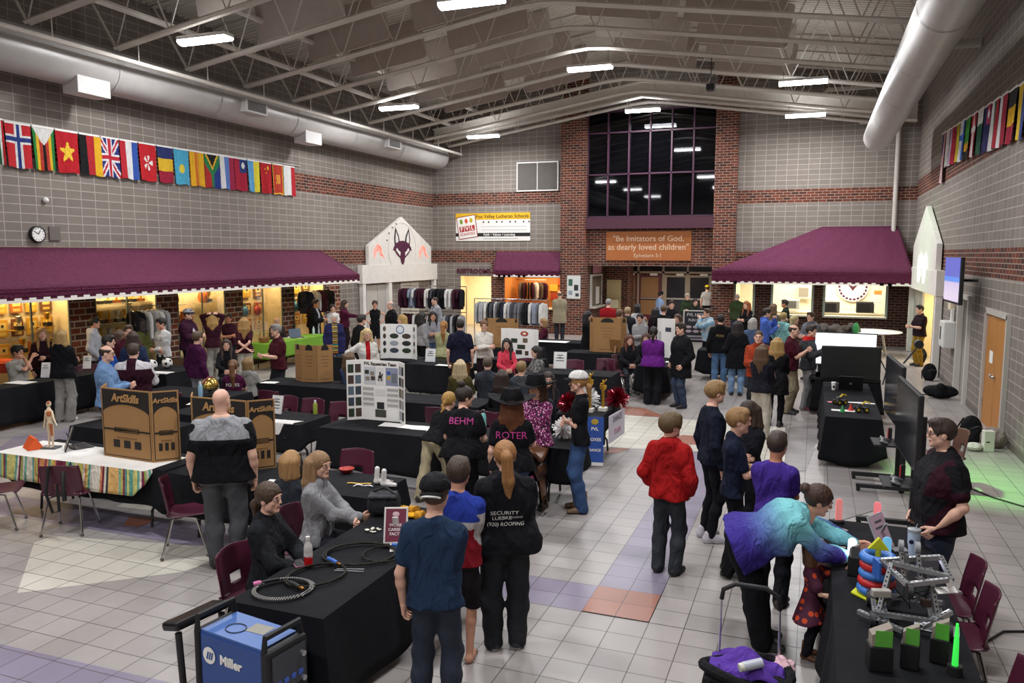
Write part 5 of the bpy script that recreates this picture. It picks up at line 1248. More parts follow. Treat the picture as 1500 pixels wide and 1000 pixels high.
def Hd(px, py, H): p = fl(px, py, H); return p.x, p.y
def glasses(p):
    g = MB(); HM, HC, k = p['HM'], p['HC'], p['hk']
    for s in (-1, 1):
        g.tube([HC+HM@np.array((s*.033+.022*math.cos(2*PI*i/10), .098, .004+.016*math.sin(2*PI*i/10)))*k for i in range(10)], .0022, 4, closed=True); g.tube([HC+HM@np.array((s*.055, .096, .006))*k, HC+HM@np.array((s*.079, -.005, .008))*k], .0022, 4)
    ob('glasses', g, BLACK, p['body'])
yoke = lambda x, y, u, sl: np.where((u > .66) & ~sl, 1, 0)
bands = lambda x, y, u, sl: np.where(sl, np.where(u > .74, 0, 1), np.where(u > .62, 0, np.where(u > .50, 1, 2)))
grad = lambda x, y, u, sl: np.clip(np.where(sl, 13-(y-.02)*38, (u-.12)*19-np.maximum(0, y)*10), 0, 12)
openf = lambda x, y, u, sl: np.where((np.abs(x) < .05) & (y > 0) & ~sl, 1, 0)
sleev = lambda x, y, u, sl: np.where(sl, 1, 0)
strp = lambda x, y, u, sl: np.where((np.abs(x) < .07) & (y > 0) & ~sl, 1+(u*18).astype(int) % 4, 0)
raglan = lambda x, y, u, sl: np.where((sl | (u > .80)) & (np.abs(x) > .07), 1, 0)
B_, J_, K_ = '17181c', '2d3a54', '1b1c22'
P = person
# --- close to the balcony
P(*F(333, 828), 168, 1.82, 'person, bald man in black and grey short-sleeved shirt and grey jeans, seen from behind', ('tee', '15161a'), ('jeans', '45464a'), None, ('shoe', '22201e', '2a2826'), 'p', fat=1.42, look=-18, q=2, zonef=yoke, tones=('8d8e92',))
p = P(*F(740, 945), 186, 1.68, 'person in black hoodie with white roofing lettering and long ponytail, standing with back turned', ('hoodie', '17181d'), ('flare', '12141c'), ('pony', '96683a'), ('shoe', '2a2a2e', 'd0d0d0'), 'p', ('front', 'front'), 1.36, 1, q=2)
backtext(p, 'SECURITY', .044, PAPER, .52, x=-.02, sx=1.15); backtext(p, 'LUEBKE', .040, PAPER, .44, x=-.04, sx=1.15); backtext(p, 'ROOFING', .022, PAPER, .45, x=.075, sx=1.1); backtext(p, '(920) ROOFING', .038, PAPER, .35, x=-.01, sx=1.12, shear=.2)
P(*Hd(636, 695, 1.72), 168, 1.70, 'person in plain navy t-shirt and backwards black cap at the welding table corner', ('tee', '22344e'), ('jeans', '1d2536'), ('short', '4a3524'), ('shoe', '1a1a1c', '888888'), 'p', ('fold', 'down'), .92, q=2, hat=('backcap', '17171a', '17171a'))
P(*F(672, 965), 166, 1.60, 'barefoot person in blue, white and red t-shirt and dark shorts', ('tee', '2a3e9c'), ('shorts', '1c1a1c'), ('boy', '3a2a1e'), None, 'a', ('fold', 'down'), .98, q=2, zonef=bands, tones=('b8b4b4', '7a1522'), barefoot=1)
P(-4.0, 5.0, 62, 1.66, 'person seated in black jacket with low dark ponytail, watching from behind the cables', ('jacket', '1d1f23'), ('slim', '16171b'), ('lowpony', '43301f'), ('shoe', '1a1a1c', '888888'), 'p', ('lap', 'lap'), .92, 1, sit=.45, look=-8, q=2)
P(-4.2, 5.98, 66, 1.66, 'person seated in light grey hoodie, hands clasped on the welding table', ('hoodie', '87878a'), ('slim', '2a2c34'), ('wave', '8a6a48'), ('shoe', 'cfcfcf', 'e0e0e0'), 'p', (((-.36, .74, -.47), (.9, -.3, -.5), 1.35), ((-.36, .72, -.47), (.9, -.3, -.5), 1.35)), .98, 1, sit=.45, look=-16, q=2)
P(-4.72, 6.28, 150, 1.5, 'light-brown-haired person seated, mostly hidden behind the grey hoodie', ('long', '30343c'), ('slim', '22242a'), ('bob', 'a07a4c'), ('shoe', '1a1a1c', '888888'), 'p', ('lap', 'lap'), .9, 1, sit=.42, q=2)
p = P(*F(1118, 944), 96, 1.70, 'person bending over robot table in purple to teal hooded jacket, hair in bun', ('jacket', '3b2f86'), ('wide', '121216'), ('bun', '3c2418'), ('shoe', '26282c', '4a4a4c'), 'a', (((-.25, .75, -.50), (.6, -.3, -.8), .75), ((-.10, .92, -.42), (.6, -.2, -.8), .25)), 1.5, 1, lean=64, hipback=.22, q=2, zonef=grad, tones=['%02x%02x%02x' % tuple(int(a+(b-a)*i/12) for a, b in zip((0x3a, 0x2f, 0x86), (0x78, 0xbe, 0xc4))) for i in range(1, 13)], nod=.35)
DOT = vmat('dress_dots', ['d0481e', '4a1530'], 17, 'v', .34)
P(*F(1186, 962), 80, .96, 'small child in dark red dress with orange dots and brown boots by robot table', ('dress', '4a1530'), ('legging', '1a1a20'), ('bob', '5a3a22'), ('boot', '5e3820', '3a2416'), 'p', ('table', 'reachup'), .92, 1, q=2, tones=(DOT,))
p = P(*Hd(1386, 614, 1.80), -72, 1.80, 'person with glasses and dark maroon-black polo standing behind robot table, hand in pocket', ('polo', '151418'), ('jeans', '232c40'), ('short', '33261c'), ('shoe', '22201e', '2a2826'), 'p', ('pocket', 'pocket'), 1.38, q=2, zonef=lambda x, y, u, sl: np.where((sl & (u < .58)) | (~sl & (np.abs(x) > .17) & (y > .0) & (u > .45)), 1, 0), tones=('2c0c19',)); glasses(p)
P(*F(977, 838), 158, 1.60, 'person in bright red hoodie and dark grey trousers, hands in pockets', ('hoodie', '9c1517'), ('pants', '33373c'), ('mop', '5c482c'), ('shoe', '1c1c1e', '3a3a3c'), 'p', ('pocket', 'pocket'), .98, look=-42, q=2)
p = P(*F(1038, 790), 112, 1.78, 'tall person in navy long-sleeved shirt with white sleeve print beside red hoodie', ('long', '151a2a'), ('slim', '131419'), ('boy', '8f7046'), ('shoe', 'b8b4bc', 'e2e0e4'), 'p', ('down', 'down'), .88, q=2)
p = P(*Hd(1078, 597, 1.68), 92, 1.67, 'person in navy polo with dark lanyard holding something in both hands', ('polo', '161c30'), ('pants', '14161b'), ('boy', '8c6a40'), ('shoe', '3a3c38', 'b8b8b0'), 'p', ('front', 'front'), .95, nod=.15, q=2)
P(*Hd(1099, 586, 1.62), -42, 1.61, 'dark-haired person in black t-shirt with folded arms facing the navy polo', ('tee', '16181f'), ('slim', '14161b'), ('long', '33241a'), ('shoe', '2a2a2c', 'cfcfcf'), 'p', ('cross', 'cross2'), .95, 1, nod=.12, q=2)
P(*Hd(1138, 631, 1.60), 166, 1.58, 'person in plain purple t-shirt, back turned, beyond the bending figure', ('tee', '432c86'), ('pants', '1c1e24'), ('short', '33241a'), ('shoe', '3a3026', '6a5a4a'), 'b', ('front', 'front'), .92, q=2)
p = P(*Hd(676, 570, 1.62), 166, 1.64, 'person in black shirt lettered BEHM, dark hair in bun, leaning on table', ('tee', '131317'), ('pants', '121216'), ('topbun', '2a1c16'), ('shoe', '1a1a1c', '3a3a3c'), 'p', ('table', 'table'), 1.28, 1, lean=14, look=-55, q=2); PK = M('b83a86', .7); backtext(p, 'BEHM', .115, PK, .74)
P(*Hd(640, 580, 1.34), 140, 1.46, 'person with blond braid in black top and khaki trousers leaning over sheets', ('long', '141418'), ('jeans', 'a89c7e'), ('braid', 'a8803e'), ('shoe', '2a2620', '55524a'), 'p', ('table', 'table'), .9, 1, lean=38, step=.5, hipback=.1, q=2)
p = P(*Hd(750, 576, 1.66), 176, 1.66, 'person in black hat and black shirt lettered ROTER, jeans, back turned', ('tee', '131317'), ('jeans', '24365a'), ('wave', '6a3a1c'), ('boot', '2a1f18', '1a1512'), 'p', ('table', 'down'), 1.2, 1, q=2, hat=('cowboy', '111114', '111114')); backtext(p, 'ROTER', .11, PK, .68)
PNK = vmat('sparkle_shirt', ['dcccd6', 'a02878', '20101a', 'b85098'], 34, 'v', .3)
P(*Hd(786, 556, 1.62), -22, 1.64, 'person in black hat and sparkling pink patterned shirt looking down beside the saddle', ('shirt', 'a8387c'), ('slim', '141418'), ('long', '4a3020'), ('boot', '1a1614', '1a1614'), 'p', ('down', 'fold'), 1.0, 1, nod=.45, q=2, tones=(PNK,), hat=('cowboy', '131316', '131316'))
P(*F(848, 748), -82, 1.73, 'slim person in white cap, black t-shirt and blue jeans with folded arms', ('tee', '131317'), ('flare', '2f4c78'), ('lowpony', 'a87c48'), ('boot', '6a5238', '3a2c20'), 'p', ('cross', 'cross2'), .88, 1, nod=.2, q=2, hat=('cap', 'd8d6d2', '1a1a1c'))
# --- middle of the hall
def S(px, py, hz, a, lab, top, bot, hair, arms=('lap', 'lap'), fem=1, H=1.62, sit=.44, **k):
    x, y = Hd(px, py, hz); return P(x, y, a, H, lab, top, bot, hair, ('shoe', '1a1a1c', '888888'), k.pop('skin', 'p'), arms, k.pop('fat', .95), fem, sit=sit, q=1, **k)
S(674, 531, 1.26, 172, 'seated person with very long pale blond hair, olive jacket, back turned', ('jacket', '4a4224'), ('slim', '1c1e24'), ('long', 'b8a480'))
S(735, 547, 1.27, 176, 'seated person with long black-brown hair and black top, behind the hats', ('long', '141418'), ('slim', '1c1e24'), ('long', '2a1a14'))
S(714, 531, 1.24, 172, 'seated person in grey suit jacket with short hair, back turned', ('jacket', '33363e'), ('pants', '24262c'), ('short', '54463a'), fem=0)
S(763, 533, 1.22, 165, 'seated child with sandy hair looking to the side, between seated adults', ('long', '3a424c'), ('slim', '22242a'), ('boy', '84683f'), fem=0, H=1.5)
S(742, 498, 1.28, 8, 'smiling seated person in coral pink top with long dark hair', ('long', 'c63e50'), ('slim', '1c1e24'), ('longfront', '1d1512'), look=-15)
S(787, 503, 1.34, -68, 'person in grey plaid jacket and dark cap-like hair facing left', ('jacket', '6a6a6a'), ('pants', '22242a'), ('bob', '1c1715'), ('table', 'table'), tones=(vmat('plaid', ['6e6c6a', '3c3c3e'], 14, 'c', .5),), fat=1.1)
S(803, 546, 1.24, 4, 'seated young person with long dark hair facing the viewer near white cap', ('long', '1c1c22'), ('slim', '1c1e24'), ('longfront', '2a1c16'), H=1.5)
S(791, 557, 1.30, 178, 'brown-haired child seated with back turned behind pink sparkling shirt', ('long', '2a2c34'), ('slim', '1c1e24'), ('boy', '5a442e'), fem=0, H=1.6)
S(922, 503, 1.10, 12, 'seated person in black jacket with auburn hair, front one of two', ('jacket', '141519'), ('slim', '33363c'), ('longfront', '5a2e1c'))
S(946, 504, 1.08, 4, 'seated person in black with brown hair, leaning beside the purple sweater', ('jacket', '141519'), ('slim', '1c1e24'), ('longfront', '4a3022'), look=-10)
S(512, 524, 1.22, 150, 'seated person with curly brown hair at left edge of team board', ('long', '3a4a6a'), ('slim', '1c1e24'), ('wave', '5e4630'))
S(797, 469, 1.26, -80, 'seated person with sandy hair in maroon top before the shop', ('long', '4a1428'), ('slim', '1c1e24'), ('bob', '94744c'), ('table', 'table'))
S(405, 468, 1.26, 14, 'bald person seated behind the green table', ('shirt', '3a3034'), ('pants', '1c1e24'), ('bald', '9a948e'), fem=0)
def N(xy, a, H, lab, top, bot, hair, arms=('down', 'down'), fem=0, fat=1., **k): return P(xy[0], xy[1], a, H, lab, top, bot, hair, k.pop('shoes', ('shoe', '1c1a1a', '4a4846')), k.pop('skin', 'p'), arms, fat, fem, q=k.pop('q', 1), **k)
N(F(996, 597), -58, 1.76, 'person in black winter jacket and blue jeans beside purple sweater', ('coat', '121317'), ('jeans', '2a3850'), ('short', '2c2018'), ('pocket', 'pocket'), fat=1.15)
N(F(955, 592), 176, 1.64, 'person in bright purple sweater and black skirt-like trousers, back turned', ('sweater', '62207a'), ('wide', '141418'), ('lowpony', '1c1512'), ('front', 'front'), 1, 1.22)
N(Hd(537, 481, 1.66), 12, 1.66, 'smiling blond person in white jacket over red top behind the team board', ('jacket', 'd0ccc6'), ('slim', '1c1e24'), ('wave', 'c4ac78'), ('hips', 'down'), 1, zonef=openf, tones=('a81820',))
N(Hd(489, 459, 1.62), 6, 1.62, 'white-haired person in navy coat with striped multicolour front', ('coat', '23244e'), ('jeans', '2f4668'), ('bob', 'c8c4bc'), ('down', 'down'), 1, 1.2, zonef=strp, tones=('2a6a6a', 'a86a2a', '3a4a34', 'c89a3a'))
N(Hd(406, 475, 1.76), -72, 1.76, 'grey-haired person in maroon polo and dark trousers walking left', ('polo', '43141f'), ('pants', '24262c'), ('short', '7c7a78'), ('front', 'front'), 0, 1.1, step=.2)
N(Hd(674, 466, 1.78), 176, 1.78, 'person in navy polo and rust-brown trousers with back turned', ('polo', '16182c'), ('pants', '6e4420'), ('short', '1c1512'), ('down', 'down'), 0, 1.08)
N(Hd(709, 469, 1.68), 2, 1.68, 'person in cream sweater with folded arms and brown ponytail', ('sweater', 'd2cdc4'), ('slim', '24161e'), ('pony', '6a482c'), ('cross', 'cross2'), 1)
N(Hd(650, 473, 1.62), 166, 1.62, 'person in pale green cardigan with long ginger ponytail', ('sweater', 'a0a078'), ('wide', '9a9a70'), ('pony', '9a6a34'), ('front', 'front'), 1)
N(Hd(617, 457, 1.68), 128, 1.68, 'person in light grey sweater and black trousers with long black hair, side view', ('sweater', '909092'), ('wide', '131317'), ('long', '16110f'), ('down', 'down'), 1)
N(Hd(634, 456, 1.64), 4, 1.64, 'smiling person in grey cardigan with long straight black hair', ('sweater', '8a8a90'), ('jeans', '3a4c68'), ('longfront', '141010'), ('front', 'front'), 1, skin='a')
N(Hd(590, 461, 1.66), -76, 1.66, 'blond person in cream sweater behind the round-photo board, facing left', ('sweater', 'c8bca8'), ('slim', '3a3a40'), ('long', 'a8884c'), ('front', 'front'), 1)
N(Hd(549, 440, 1.68), 2, 1.68, 'person in black sports top and shorts with hands on hips by gate', ('tank', '121216'), ('shorts', '121216'), ('lowpony', '2a1e18'), ('hips', 'hips'), 1, .92, skin='a')
N(Hd(573, 441, 1.78), -72, 1.78, 'balding person in black jacket facing left by the fox gate', ('jacket', '121316'), ('pants', '1a1b1f'), ('bald', '9a948e'), ('down', 'down'), 0, 1.15)
N(Hd(638, 435, 1.82), -66, 1.82, 'tall person in light grey suit before the tall clothes rack', ('coat', '8c8e94'), ('pants', '6c6e74'), ('buzz', '33271e'), ('down', 'down'), 0)
N(Hd(528, 461, 1.78), 118, 1.78, 'person in black suit with short dark hair turned away, left of white jacket', ('coat', '101114'), ('pants', '101114'), ('short', '241a14'), ('down', 'down'), 0)
N(Hd(504, 440, 1.70), 72, 1.70, 'person in maroon sweater reaching to the right by the gate', ('sweater', '4c1530'), ('pants', '22181e'), ('long', '33221a'), ('reach', 'down'), 1, 1.1)
N(Hd(487, 447, 1.60), 8, 1.60, 'person in white top with dark hair behind white-haired person', ('tee', 'c8c8ca'), ('slim', '22242a'), ('lowpony', '241a14'), ('front', 'front'), 1)
N(Hd(446, 437, 1.80), 74, 1.80, 'person in dark maroon sweater by the last trophy bay', ('sweater', '2c161c'), ('pants', '16171b'), ('short', '33261c'), ('front', 'front'), 0)
N(Hd(461, 441, 1.76), 60, 1.76, 'person in black suit and pale shirt by the last trophy bay', ('coat', '111215'), ('pants', '111215'), ('short', '1c1512'), ('front', 'front'), 0, zonef=openf, tones=('b8b8bc',), skin='b')
# --- along the trophy cases
N(Hd(136, 465, 1.78), 82, 1.78, 'person in pale hooded sweatshirt beside the brick pillar', ('hoodie', 'b9bcc4'), ('pants', '3c3a42'), ('short', '17120f'), ('pocket', 'pocket'), 0, .95, skin='a')
N(Hd(156, 491, 1.66), 78, 1.66, 'person in bright blue jacket with dark hair', ('jacket', '1d4590'), ('pants', '1c1e24'), ('short', '1c1613'), ('front', 'front'), 0)
N(Hd(173, 484, 1.62), 140, 1.62, 'long-haired person in maroon and white jacket by trophies', ('jacket', '3c1422'), ('wide', '8a7c66'), ('long', '4a3424'), ('down', 'down'), 1, zonef=sleev, tones=('a89c9c',))
N(Hd(194, 483, 1.68), 176, 1.68, 'long-haired person in dark slate-blue jacket with back turned', ('jacket', '25304a'), ('slim', '1c1e24'), ('wave', '33221a'), ('down', 'down'), 1, 1.1)
N(Hd(206, 467, 1.70), -118, 1.70, 'dark wavy-haired person in olive green jacket', ('jacket', '55592c'), ('slim', '1c1e24'), ('wave', '241812'), ('down', 'down'), 1)
N(Hd(187, 474, 1.76), 8, 1.76, 'person facing the viewer behind the slate-blue jacket', ('long', '4a1a2a'), ('pants', '1c1e24'), ('short', '4a3626'), ('down', 'down'), 0)
p = N(Hd(237, 465, 1.72), -52, 1.72, 'person in white sweatshirt with dark hair behind the soccer table', ('long', 'c4c4c4'), ('pants', '22242a'), ('boy', '14100f'), ('fold', 'fold'), 0, .95, skin='a'); backtext(p, 'SOCCER', .06, M('2a3a5a', .7), .62, front=True)
N(Hd(274, 453, 1.84), 58, 1.84, 'person in dark maroon hoodie and grey cap with white chest emblem', ('hoodie', '34122a'), ('pants', '121317'), ('short', '33261c'), ('front', 'front'), 0, 1.1, hat=('cap', '9a9ca2', '23263a'), zonef=lambda x, y, u, sl: np.where((np.abs(x)+np.abs(u-.62)*.5 < .06) & (y > 0) & ~sl, 1, 0), tones=('c8c4c8',))
N(Hd(311, 458, 1.70), 176, 1.70, 'person with long blond hair, maroon top, both hands on head', ('long', '34121f'), ('wide', '96948e'), ('long', 'a8844c'), ('head', 'head'), 1)
N(Hd(335, 459, 1.62), -12, 1.62, 'dark-haired person in maroon t-shirt facing the viewer by trophies', ('tee', '34121f'), ('slim', '1c1e24'), ('pony', '1c1512'), ('cross', 'cross2'), 1, skin='b')
N(Hd(357, 465, 1.66), 178, 1.66, 'strawberry-blond person in maroon t-shirt, hands clasped behind back', ('tee', '38131f'), ('wide', 'b4afa4'), ('wave', '9c7844'), ('back', 'back'), 1)
N(Hd(287, 486, 1.68), 126, 1.68, 'person in plum hoodie and grey trousers, short brown hair, side view', ('hoodie', '42143a'), ('pants', '85858a'), ('short', '54402c'), ('down', 'down'), 0, .95)
S(331, 499, 1.28, 2, 'smiling seated person in black cardigan with long dark hair', ('long', '121216'), ('slim', '1c1e24'), ('longfront', '33231a'))
p = S(341, 531, 1.2, 168, 'seated person in plum t-shirt with white print and ponytail', ('tee', '4a1538'), ('slim', '1c1e24'), ('pony', '6a482c'), H=1.5); backtext(p, 'FOXES', .08, PAPER, .62)
S(363, 528, 1.18, 158, 'seated child in grey hoodie with light brown hair, back turned', ('hoodie', '8c8c88'), ('slim', '2a2c34'), ('bob', '84683f'), H=1.45)
p = N(Hd(153, 511, 1.78), 76, 1.78, 'bearded person with glasses in light blue shirt behind trifold', ('shirt', '6d8cb4'), ('jeans', '2c3850'), ('bald', '2a1e17'), ('front', 'front'), 0, 1.08); glasses(p)
N(Hd(194, 511, 1.74), 164, 1.74, 'person in maroon jacket with white shoulder panels, back turned', ('jacket', '32101f'), ('pants', '1c1e24'), ('short', '3c2a1c'), ('table', 'table'), 0, 1.22, zonef=raglan, tones=('c8c4c8',))
S(24, 509, 1.34, 42, 'seated person in pale grey t-shirt, hands raised to mouth', ('tee', 'b0aca6'), ('pants', '22242a'), ('mop', '17120f'), ('mouth', 'mouth'), fem=0, skin='a', H=1.74)
N(Hd(61, 482, 1.63), 8, 1.66, 'smiling person in dark maroon shirt with long light brown hair', ('shirt', '28121a'), ('slim', '16171b'), ('longfront', '94703f'), ('down', 'front'), 1)
N((-13.12, 10.72), 150, 1.73, 'person in black sweatshirt and light grey sweatpants with long blond-tipped hair', ('hoodie', '131418'), ('wide', '8f8d89'), ('long', '9c7c48'), ('front', 'front'), 1, shoes=('shoe', 'c8c6c4', 'd8d8d8'))
# --- queue by the kitchen and entrance
p = N(Hd(1056, 461, 1.74), 178, 1.74, 'person in black hoodie with gold back print and light blue jeans', ('hoodie', '101114'), ('jeans', '4c6c90'), ('short', '1c1512'), ('down', 'down'), 0, 1.05); backtext(p, 'FOX', .09, M('a8945a', .6), .62)
N(Hd(1081, 470, 1.68), 178, 1.68, 'person in long black coat and pale jeans next to gold-print hoodie', ('coat', '111115'), ('jeans', '6884a4'), ('long', '1c1512'), ('pocket', 'pocket'), 1)
N(Hd(1112, 484, 1.72), -6, 1.72, 'person in rust-orange hoodie facing the viewer', ('hoodie', '94381f'), ('pants', '22242a'), ('buzz', '54402c'), ('front', 'front'), 0)
N(Hd(1117, 505, 1.62), 158, 1.62, 'person with long wavy brown hair and cream trousers', ('long', '1c1c26'), ('wide', 'b8b2a4'), ('wave', '543a22'), ('front', 'front'), 1, shoes=('shoe', 'b08050', 'c8b8a0'))
N(Hd(1139, 495, 1.64), 172, 1.64, 'person with wavy dark blond hair and black coat', ('coat', '121216'), ('slim', '121216'), ('wave', '9c7c48'), ('front', 'front'), 1)
N(Hd(1161, 474, 1.78), 78, 1.78, 'balding person in maroon polo and khaki trousers looking at hands', ('polo', '431020'), ('pants', '938872'), ('bald', '3a2c20'), ('phone', 'phone'), 0, 1.12, nod=.3)
N(Hd(1187, 477, 1.74), 62, 1.74, 'person in dark grey jacket with red collar and light grey trousers', ('hoodie', '404246'), ('pants', '8a8a8c'), ('short', '2a1e18'), ('phone', 'phone'), 0, nod=.3, zonef=lambda x, y, u, sl: np.where((u > .95) & ~sl, 1, 0), tones=('b01c1c',), shoes=('shoe', '5a1a20', 'c8c4c4'))
N(Hd(1122, 451, 1.74), 92, 1.74, 'person in periwinkle blue hoodie in the queue', ('hoodie', '4d6cc0'), ('jeans', '2a3850'), ('boy', '241a14'), ('phone', 'chin'), 0)
N(Hd(1147, 459, 1.60), 152, 1.60, 'person in mint green hoodie with blond hair in queue', ('hoodie', '84b8b4'), ('jeans', '3c4c68'), ('boy', 'a08850'), ('pocket', 'pocket'), 0)
N(Hd(1103, 466, 1.66), 166, 1.66, 'grey-haired person in slate-blue sweater in the queue', ('sweater', '4c5c7c'), ('pants', '3a4454'), ('bob', 'a8a49e'), ('down', 'down'), 1, 1.1)
N(Hd(1038, 452, 1.70), -62, 1.70, 'person in pale blue tie-dye hoodie with hands at face', ('hoodie', '94bcd4'), ('slim', '121216'), ('short', '4a3626'), ('chin', 'chin'), 0, zonef=lambda x, y, u, sl: np.where(np.sin(x*30+u*14) > .25, 1, 0), tones=('b4b2ac',))
N(Hd(1080, 430, 1.80), 178, 1.80, 'bald person in olive vest over white sleeves at serving window', ('vest', '323e24'), ('jeans', '1c2438'), ('bald', 'a89c90'), ('table', 'table'), 0, 1.1, skin='p') 
N(Hd(1094, 441, 1.68), -30, 1.68, 'person with long copper hair in black by the serving window', ('long', '121216'), ('slim', '121216'), ('longfront', '8a4822'), ('front', 'front'), 1)
N(Hd(1133, 444, 1.74), 150, 1.72, 'brown-haired person in grey-brown top before the kitchen window', ('long', '6a6258'), ('slim', '22242a'), ('long', '5a4226'), ('reach', 'down'), 1, q=0)
N(Hd(1151, 439, 1.74), -88, 1.74, 'person in dark green jacket at the kitchen window', ('jacket', '1c2a20'), ('pants', '16171b'), ('short', '14100f'), ('front', 'front'), 0, q=0, skin='b')
N(Hd(1189, 457, 1.72), -34, 1.72, 'person in grey hoodie facing the queue by kitchen pillar', ('hoodie', '66686e'), ('pants', '22242a'), ('short', '4a3626'), ('front', 'front'), 0, q=0)
N(Hd(1163, 462, 1.5), 84, 1.5, 'light-haired child in the queue beyond the balding person', ('long', '4a4a40'), ('slim', '22242a'), ('bob', 'b0a070'), ('front', 'front'), 1, q=0)
N(Hd(820, 427, 1.80), 178, 1.80, 'person in tan blazer with back turned at shop counter', ('coat', '958c74'), ('pants', '2a2c34'), ('bald', '5a4c40'), ('front', 'front'), 0, 1.08, q=0)
N(Hd(891, 438, 1.76), 168, 1.76, 'grey-haired person in red shirt at entrance', ('long', '8c141c'), ('pants', '22242a'), ('short', '8a8884'), ('front', 'front'), 0, 1.2, q=0)
N(Hd(907, 452, 1.66), 150, 1.66, 'person in pale grey hoodie, back turned, near the red shirt', ('hoodie', 'b0b0b2'), ('jeans', '3c4c68'), ('boy', '5a3e28'), ('front', 'front'), 0)
N(Hd(919, 451, 1.68), 170, 1.68, 'sandy-haired person in charcoal sweatshirt, back turned', ('sweater', '23252c'), ('pants', '1c1e24'), ('short', 'a08a68'), ('front', 'front'), 0)
N(Hd(938, 459, 1.66), -14, 1.66, 'person in grey sweatshirt with crossed arms and tied dark hair', ('sweater', '98989a'), ('slim', '22242a'), ('bun', '1c1613'), ('cross', 'cross2'), 1)
N(Hd(934, 445, 1.68), 150, 1.68, 'black-haired person in white top near the entrance', ('long', 'b8b8ba'), ('slim', '22242a'), ('bob', '14100f'), ('phone', 'phone'), 1, q=0)
p = N(Hd(860, 456, 1.66), 84, 1.66, 'person in long black coat and black headscarf with white trousers', ('coat', '101013'), ('wide', 'c0bcb8'), ('long', '101013'), ('front', 'front'), 1)
N(Hd(972, 447, 1.76), 168, 1.76, 'person in black t-shirt with short brown hair, back turned, near easel sign', ('tee', '111114'), ('pants', '1c1e24'), ('short', '5a4228'), ('down', 'down'), 0)
N(Hd(984, 440, 1.70), 6, 1.70, 'dark-haired person in black t-shirt facing the viewer near easel sign', ('tee', '131317'), ('pants', '1c1e24'), ('boy', '2a1e18'), ('front', 'front'), 0, q=0)
N(Hd(993, 460, 1.60), -22, 1.60, 'brown-haired person in dark top left of the easel sign', ('long', '1c1c22'), ('slim', '1c1e24'), ('longfront', '4a3222'), ('front', 'front'), 1)
N(Hd(961, 450, 1.66), 160, 1.66, 'person in dark wine-red top beside short-haired black t-shirt', ('long', '240f16'), ('slim', '1c1e24'), ('long', '14100f'), ('down', 'down'), 1, q=0)
N(Hd(967, 427, 1.72), 118, 1.72, 'person in light blue shirt in the entrance hall', ('shirt', '94acd0'), ('pants', '3a3c44'), ('short', '1c1512'), ('front', 'front'), 0, q=0)
N(Hd(1036, 418, 1.78), 178, 1.78, 'person in grey t-shirt and yellow hat at the entrance doors', ('tee', '9a9a9c'), ('pants', '22242a'), ('short', '3a2a1e'), ('down', 'down'), 0, q=0, hat=('cap', 'd0b828', 'd0b828'))
N(Hd(1007, 430, 1.72), 4, 1.72, 'light-haired person in dark green in the entrance hall', ('hoodie', '26331f'), ('pants', '22242a'), ('mop', '9a9080'), ('front', 'front'), 0, q=0)
N(Hd(1018, 437, 1.70), 20, 1.70, 'dark-haired person in green-black jacket behind easel sign', ('jacket', '1e241c'), ('pants', '1c1e24'), ('bob', '1c1512'), ('front', 'front'), 1, q=0)
N(F(1344, 536), -58, 1.74, 'person in dark polo and mustard khaki trousers before right gate', ('polo', '22121a'), ('pants', '8f6f22'), ('short', '14100f'), ('front', 'front'), 0, 1.08)
S(1208, 512, 1.2, 100, 'dark-clothed person seated beside the bright white screen', ('jacket', '15161a'), ('pants', '15161a'), ('short', '2a1e18'), ('lap', 'lap'), fem=0)

# keep figures clear of one another, of tables and of walls
def settle():
    bs = [b for k, b in FIG.items() if isinstance(k, int)]; near = set(id(b) for b in bs[:20])
    rect = [(t_[0], t_[1], t_[2], t_[3]) for t_ in TABS]+[(-9.2, -6.72, 6.6, 7.35), (-14.3, -13.55, 17.3, 20.2), (-11.5, -5.2, 25.3, 25.9)]
    def seated(b): return 'seated' in b['label']
    for it in range(60):
        for i, a in enumerate(bs):
            for b in bs[i+1:]:
                d = (a.location-b.location).to_2d(); L = d.length; m = .58
                if L < m and not (id(a) in near and id(b) in near):
                    ra = a.location.to_2d().length; rb = b.location.to_2d().length; f, n = (a, b) if ra > rb else (b, a)
                    st = (m-L)*.35+.01
                    for q, sg in ((f, 1), (n, -1)):
                        if id(q) in near: continue
                        u = q.location.to_2d().normalized(); q.location.x += u.x*st*sg; q.location.y += u.y*st*sg
        for b in bs:
            if id(b) in near or seated(b): continue
            for (x0, x1, y0, y1) in rect:
                g = .20
                if x0-g < b.location.x < x1+g and y0-g < b.location.y < y1+g:
                    c = Vector(((x0+x1)/2, (y0+y1)/2)); u = b.location.to_2d().normalized(); sg = 1 if (b.location.to_2d()-c).dot(u) > 0 else -1
                    b.location.x += u.x*.04*sg; b.location.y += u.y*.04*sg
            b.location.x = max(b.location.x, LX+.33); b.location.y = min(b.location.y, BY-.45) if not (-8.0 < b.location.x < -3.8) else b.location.y
settle()
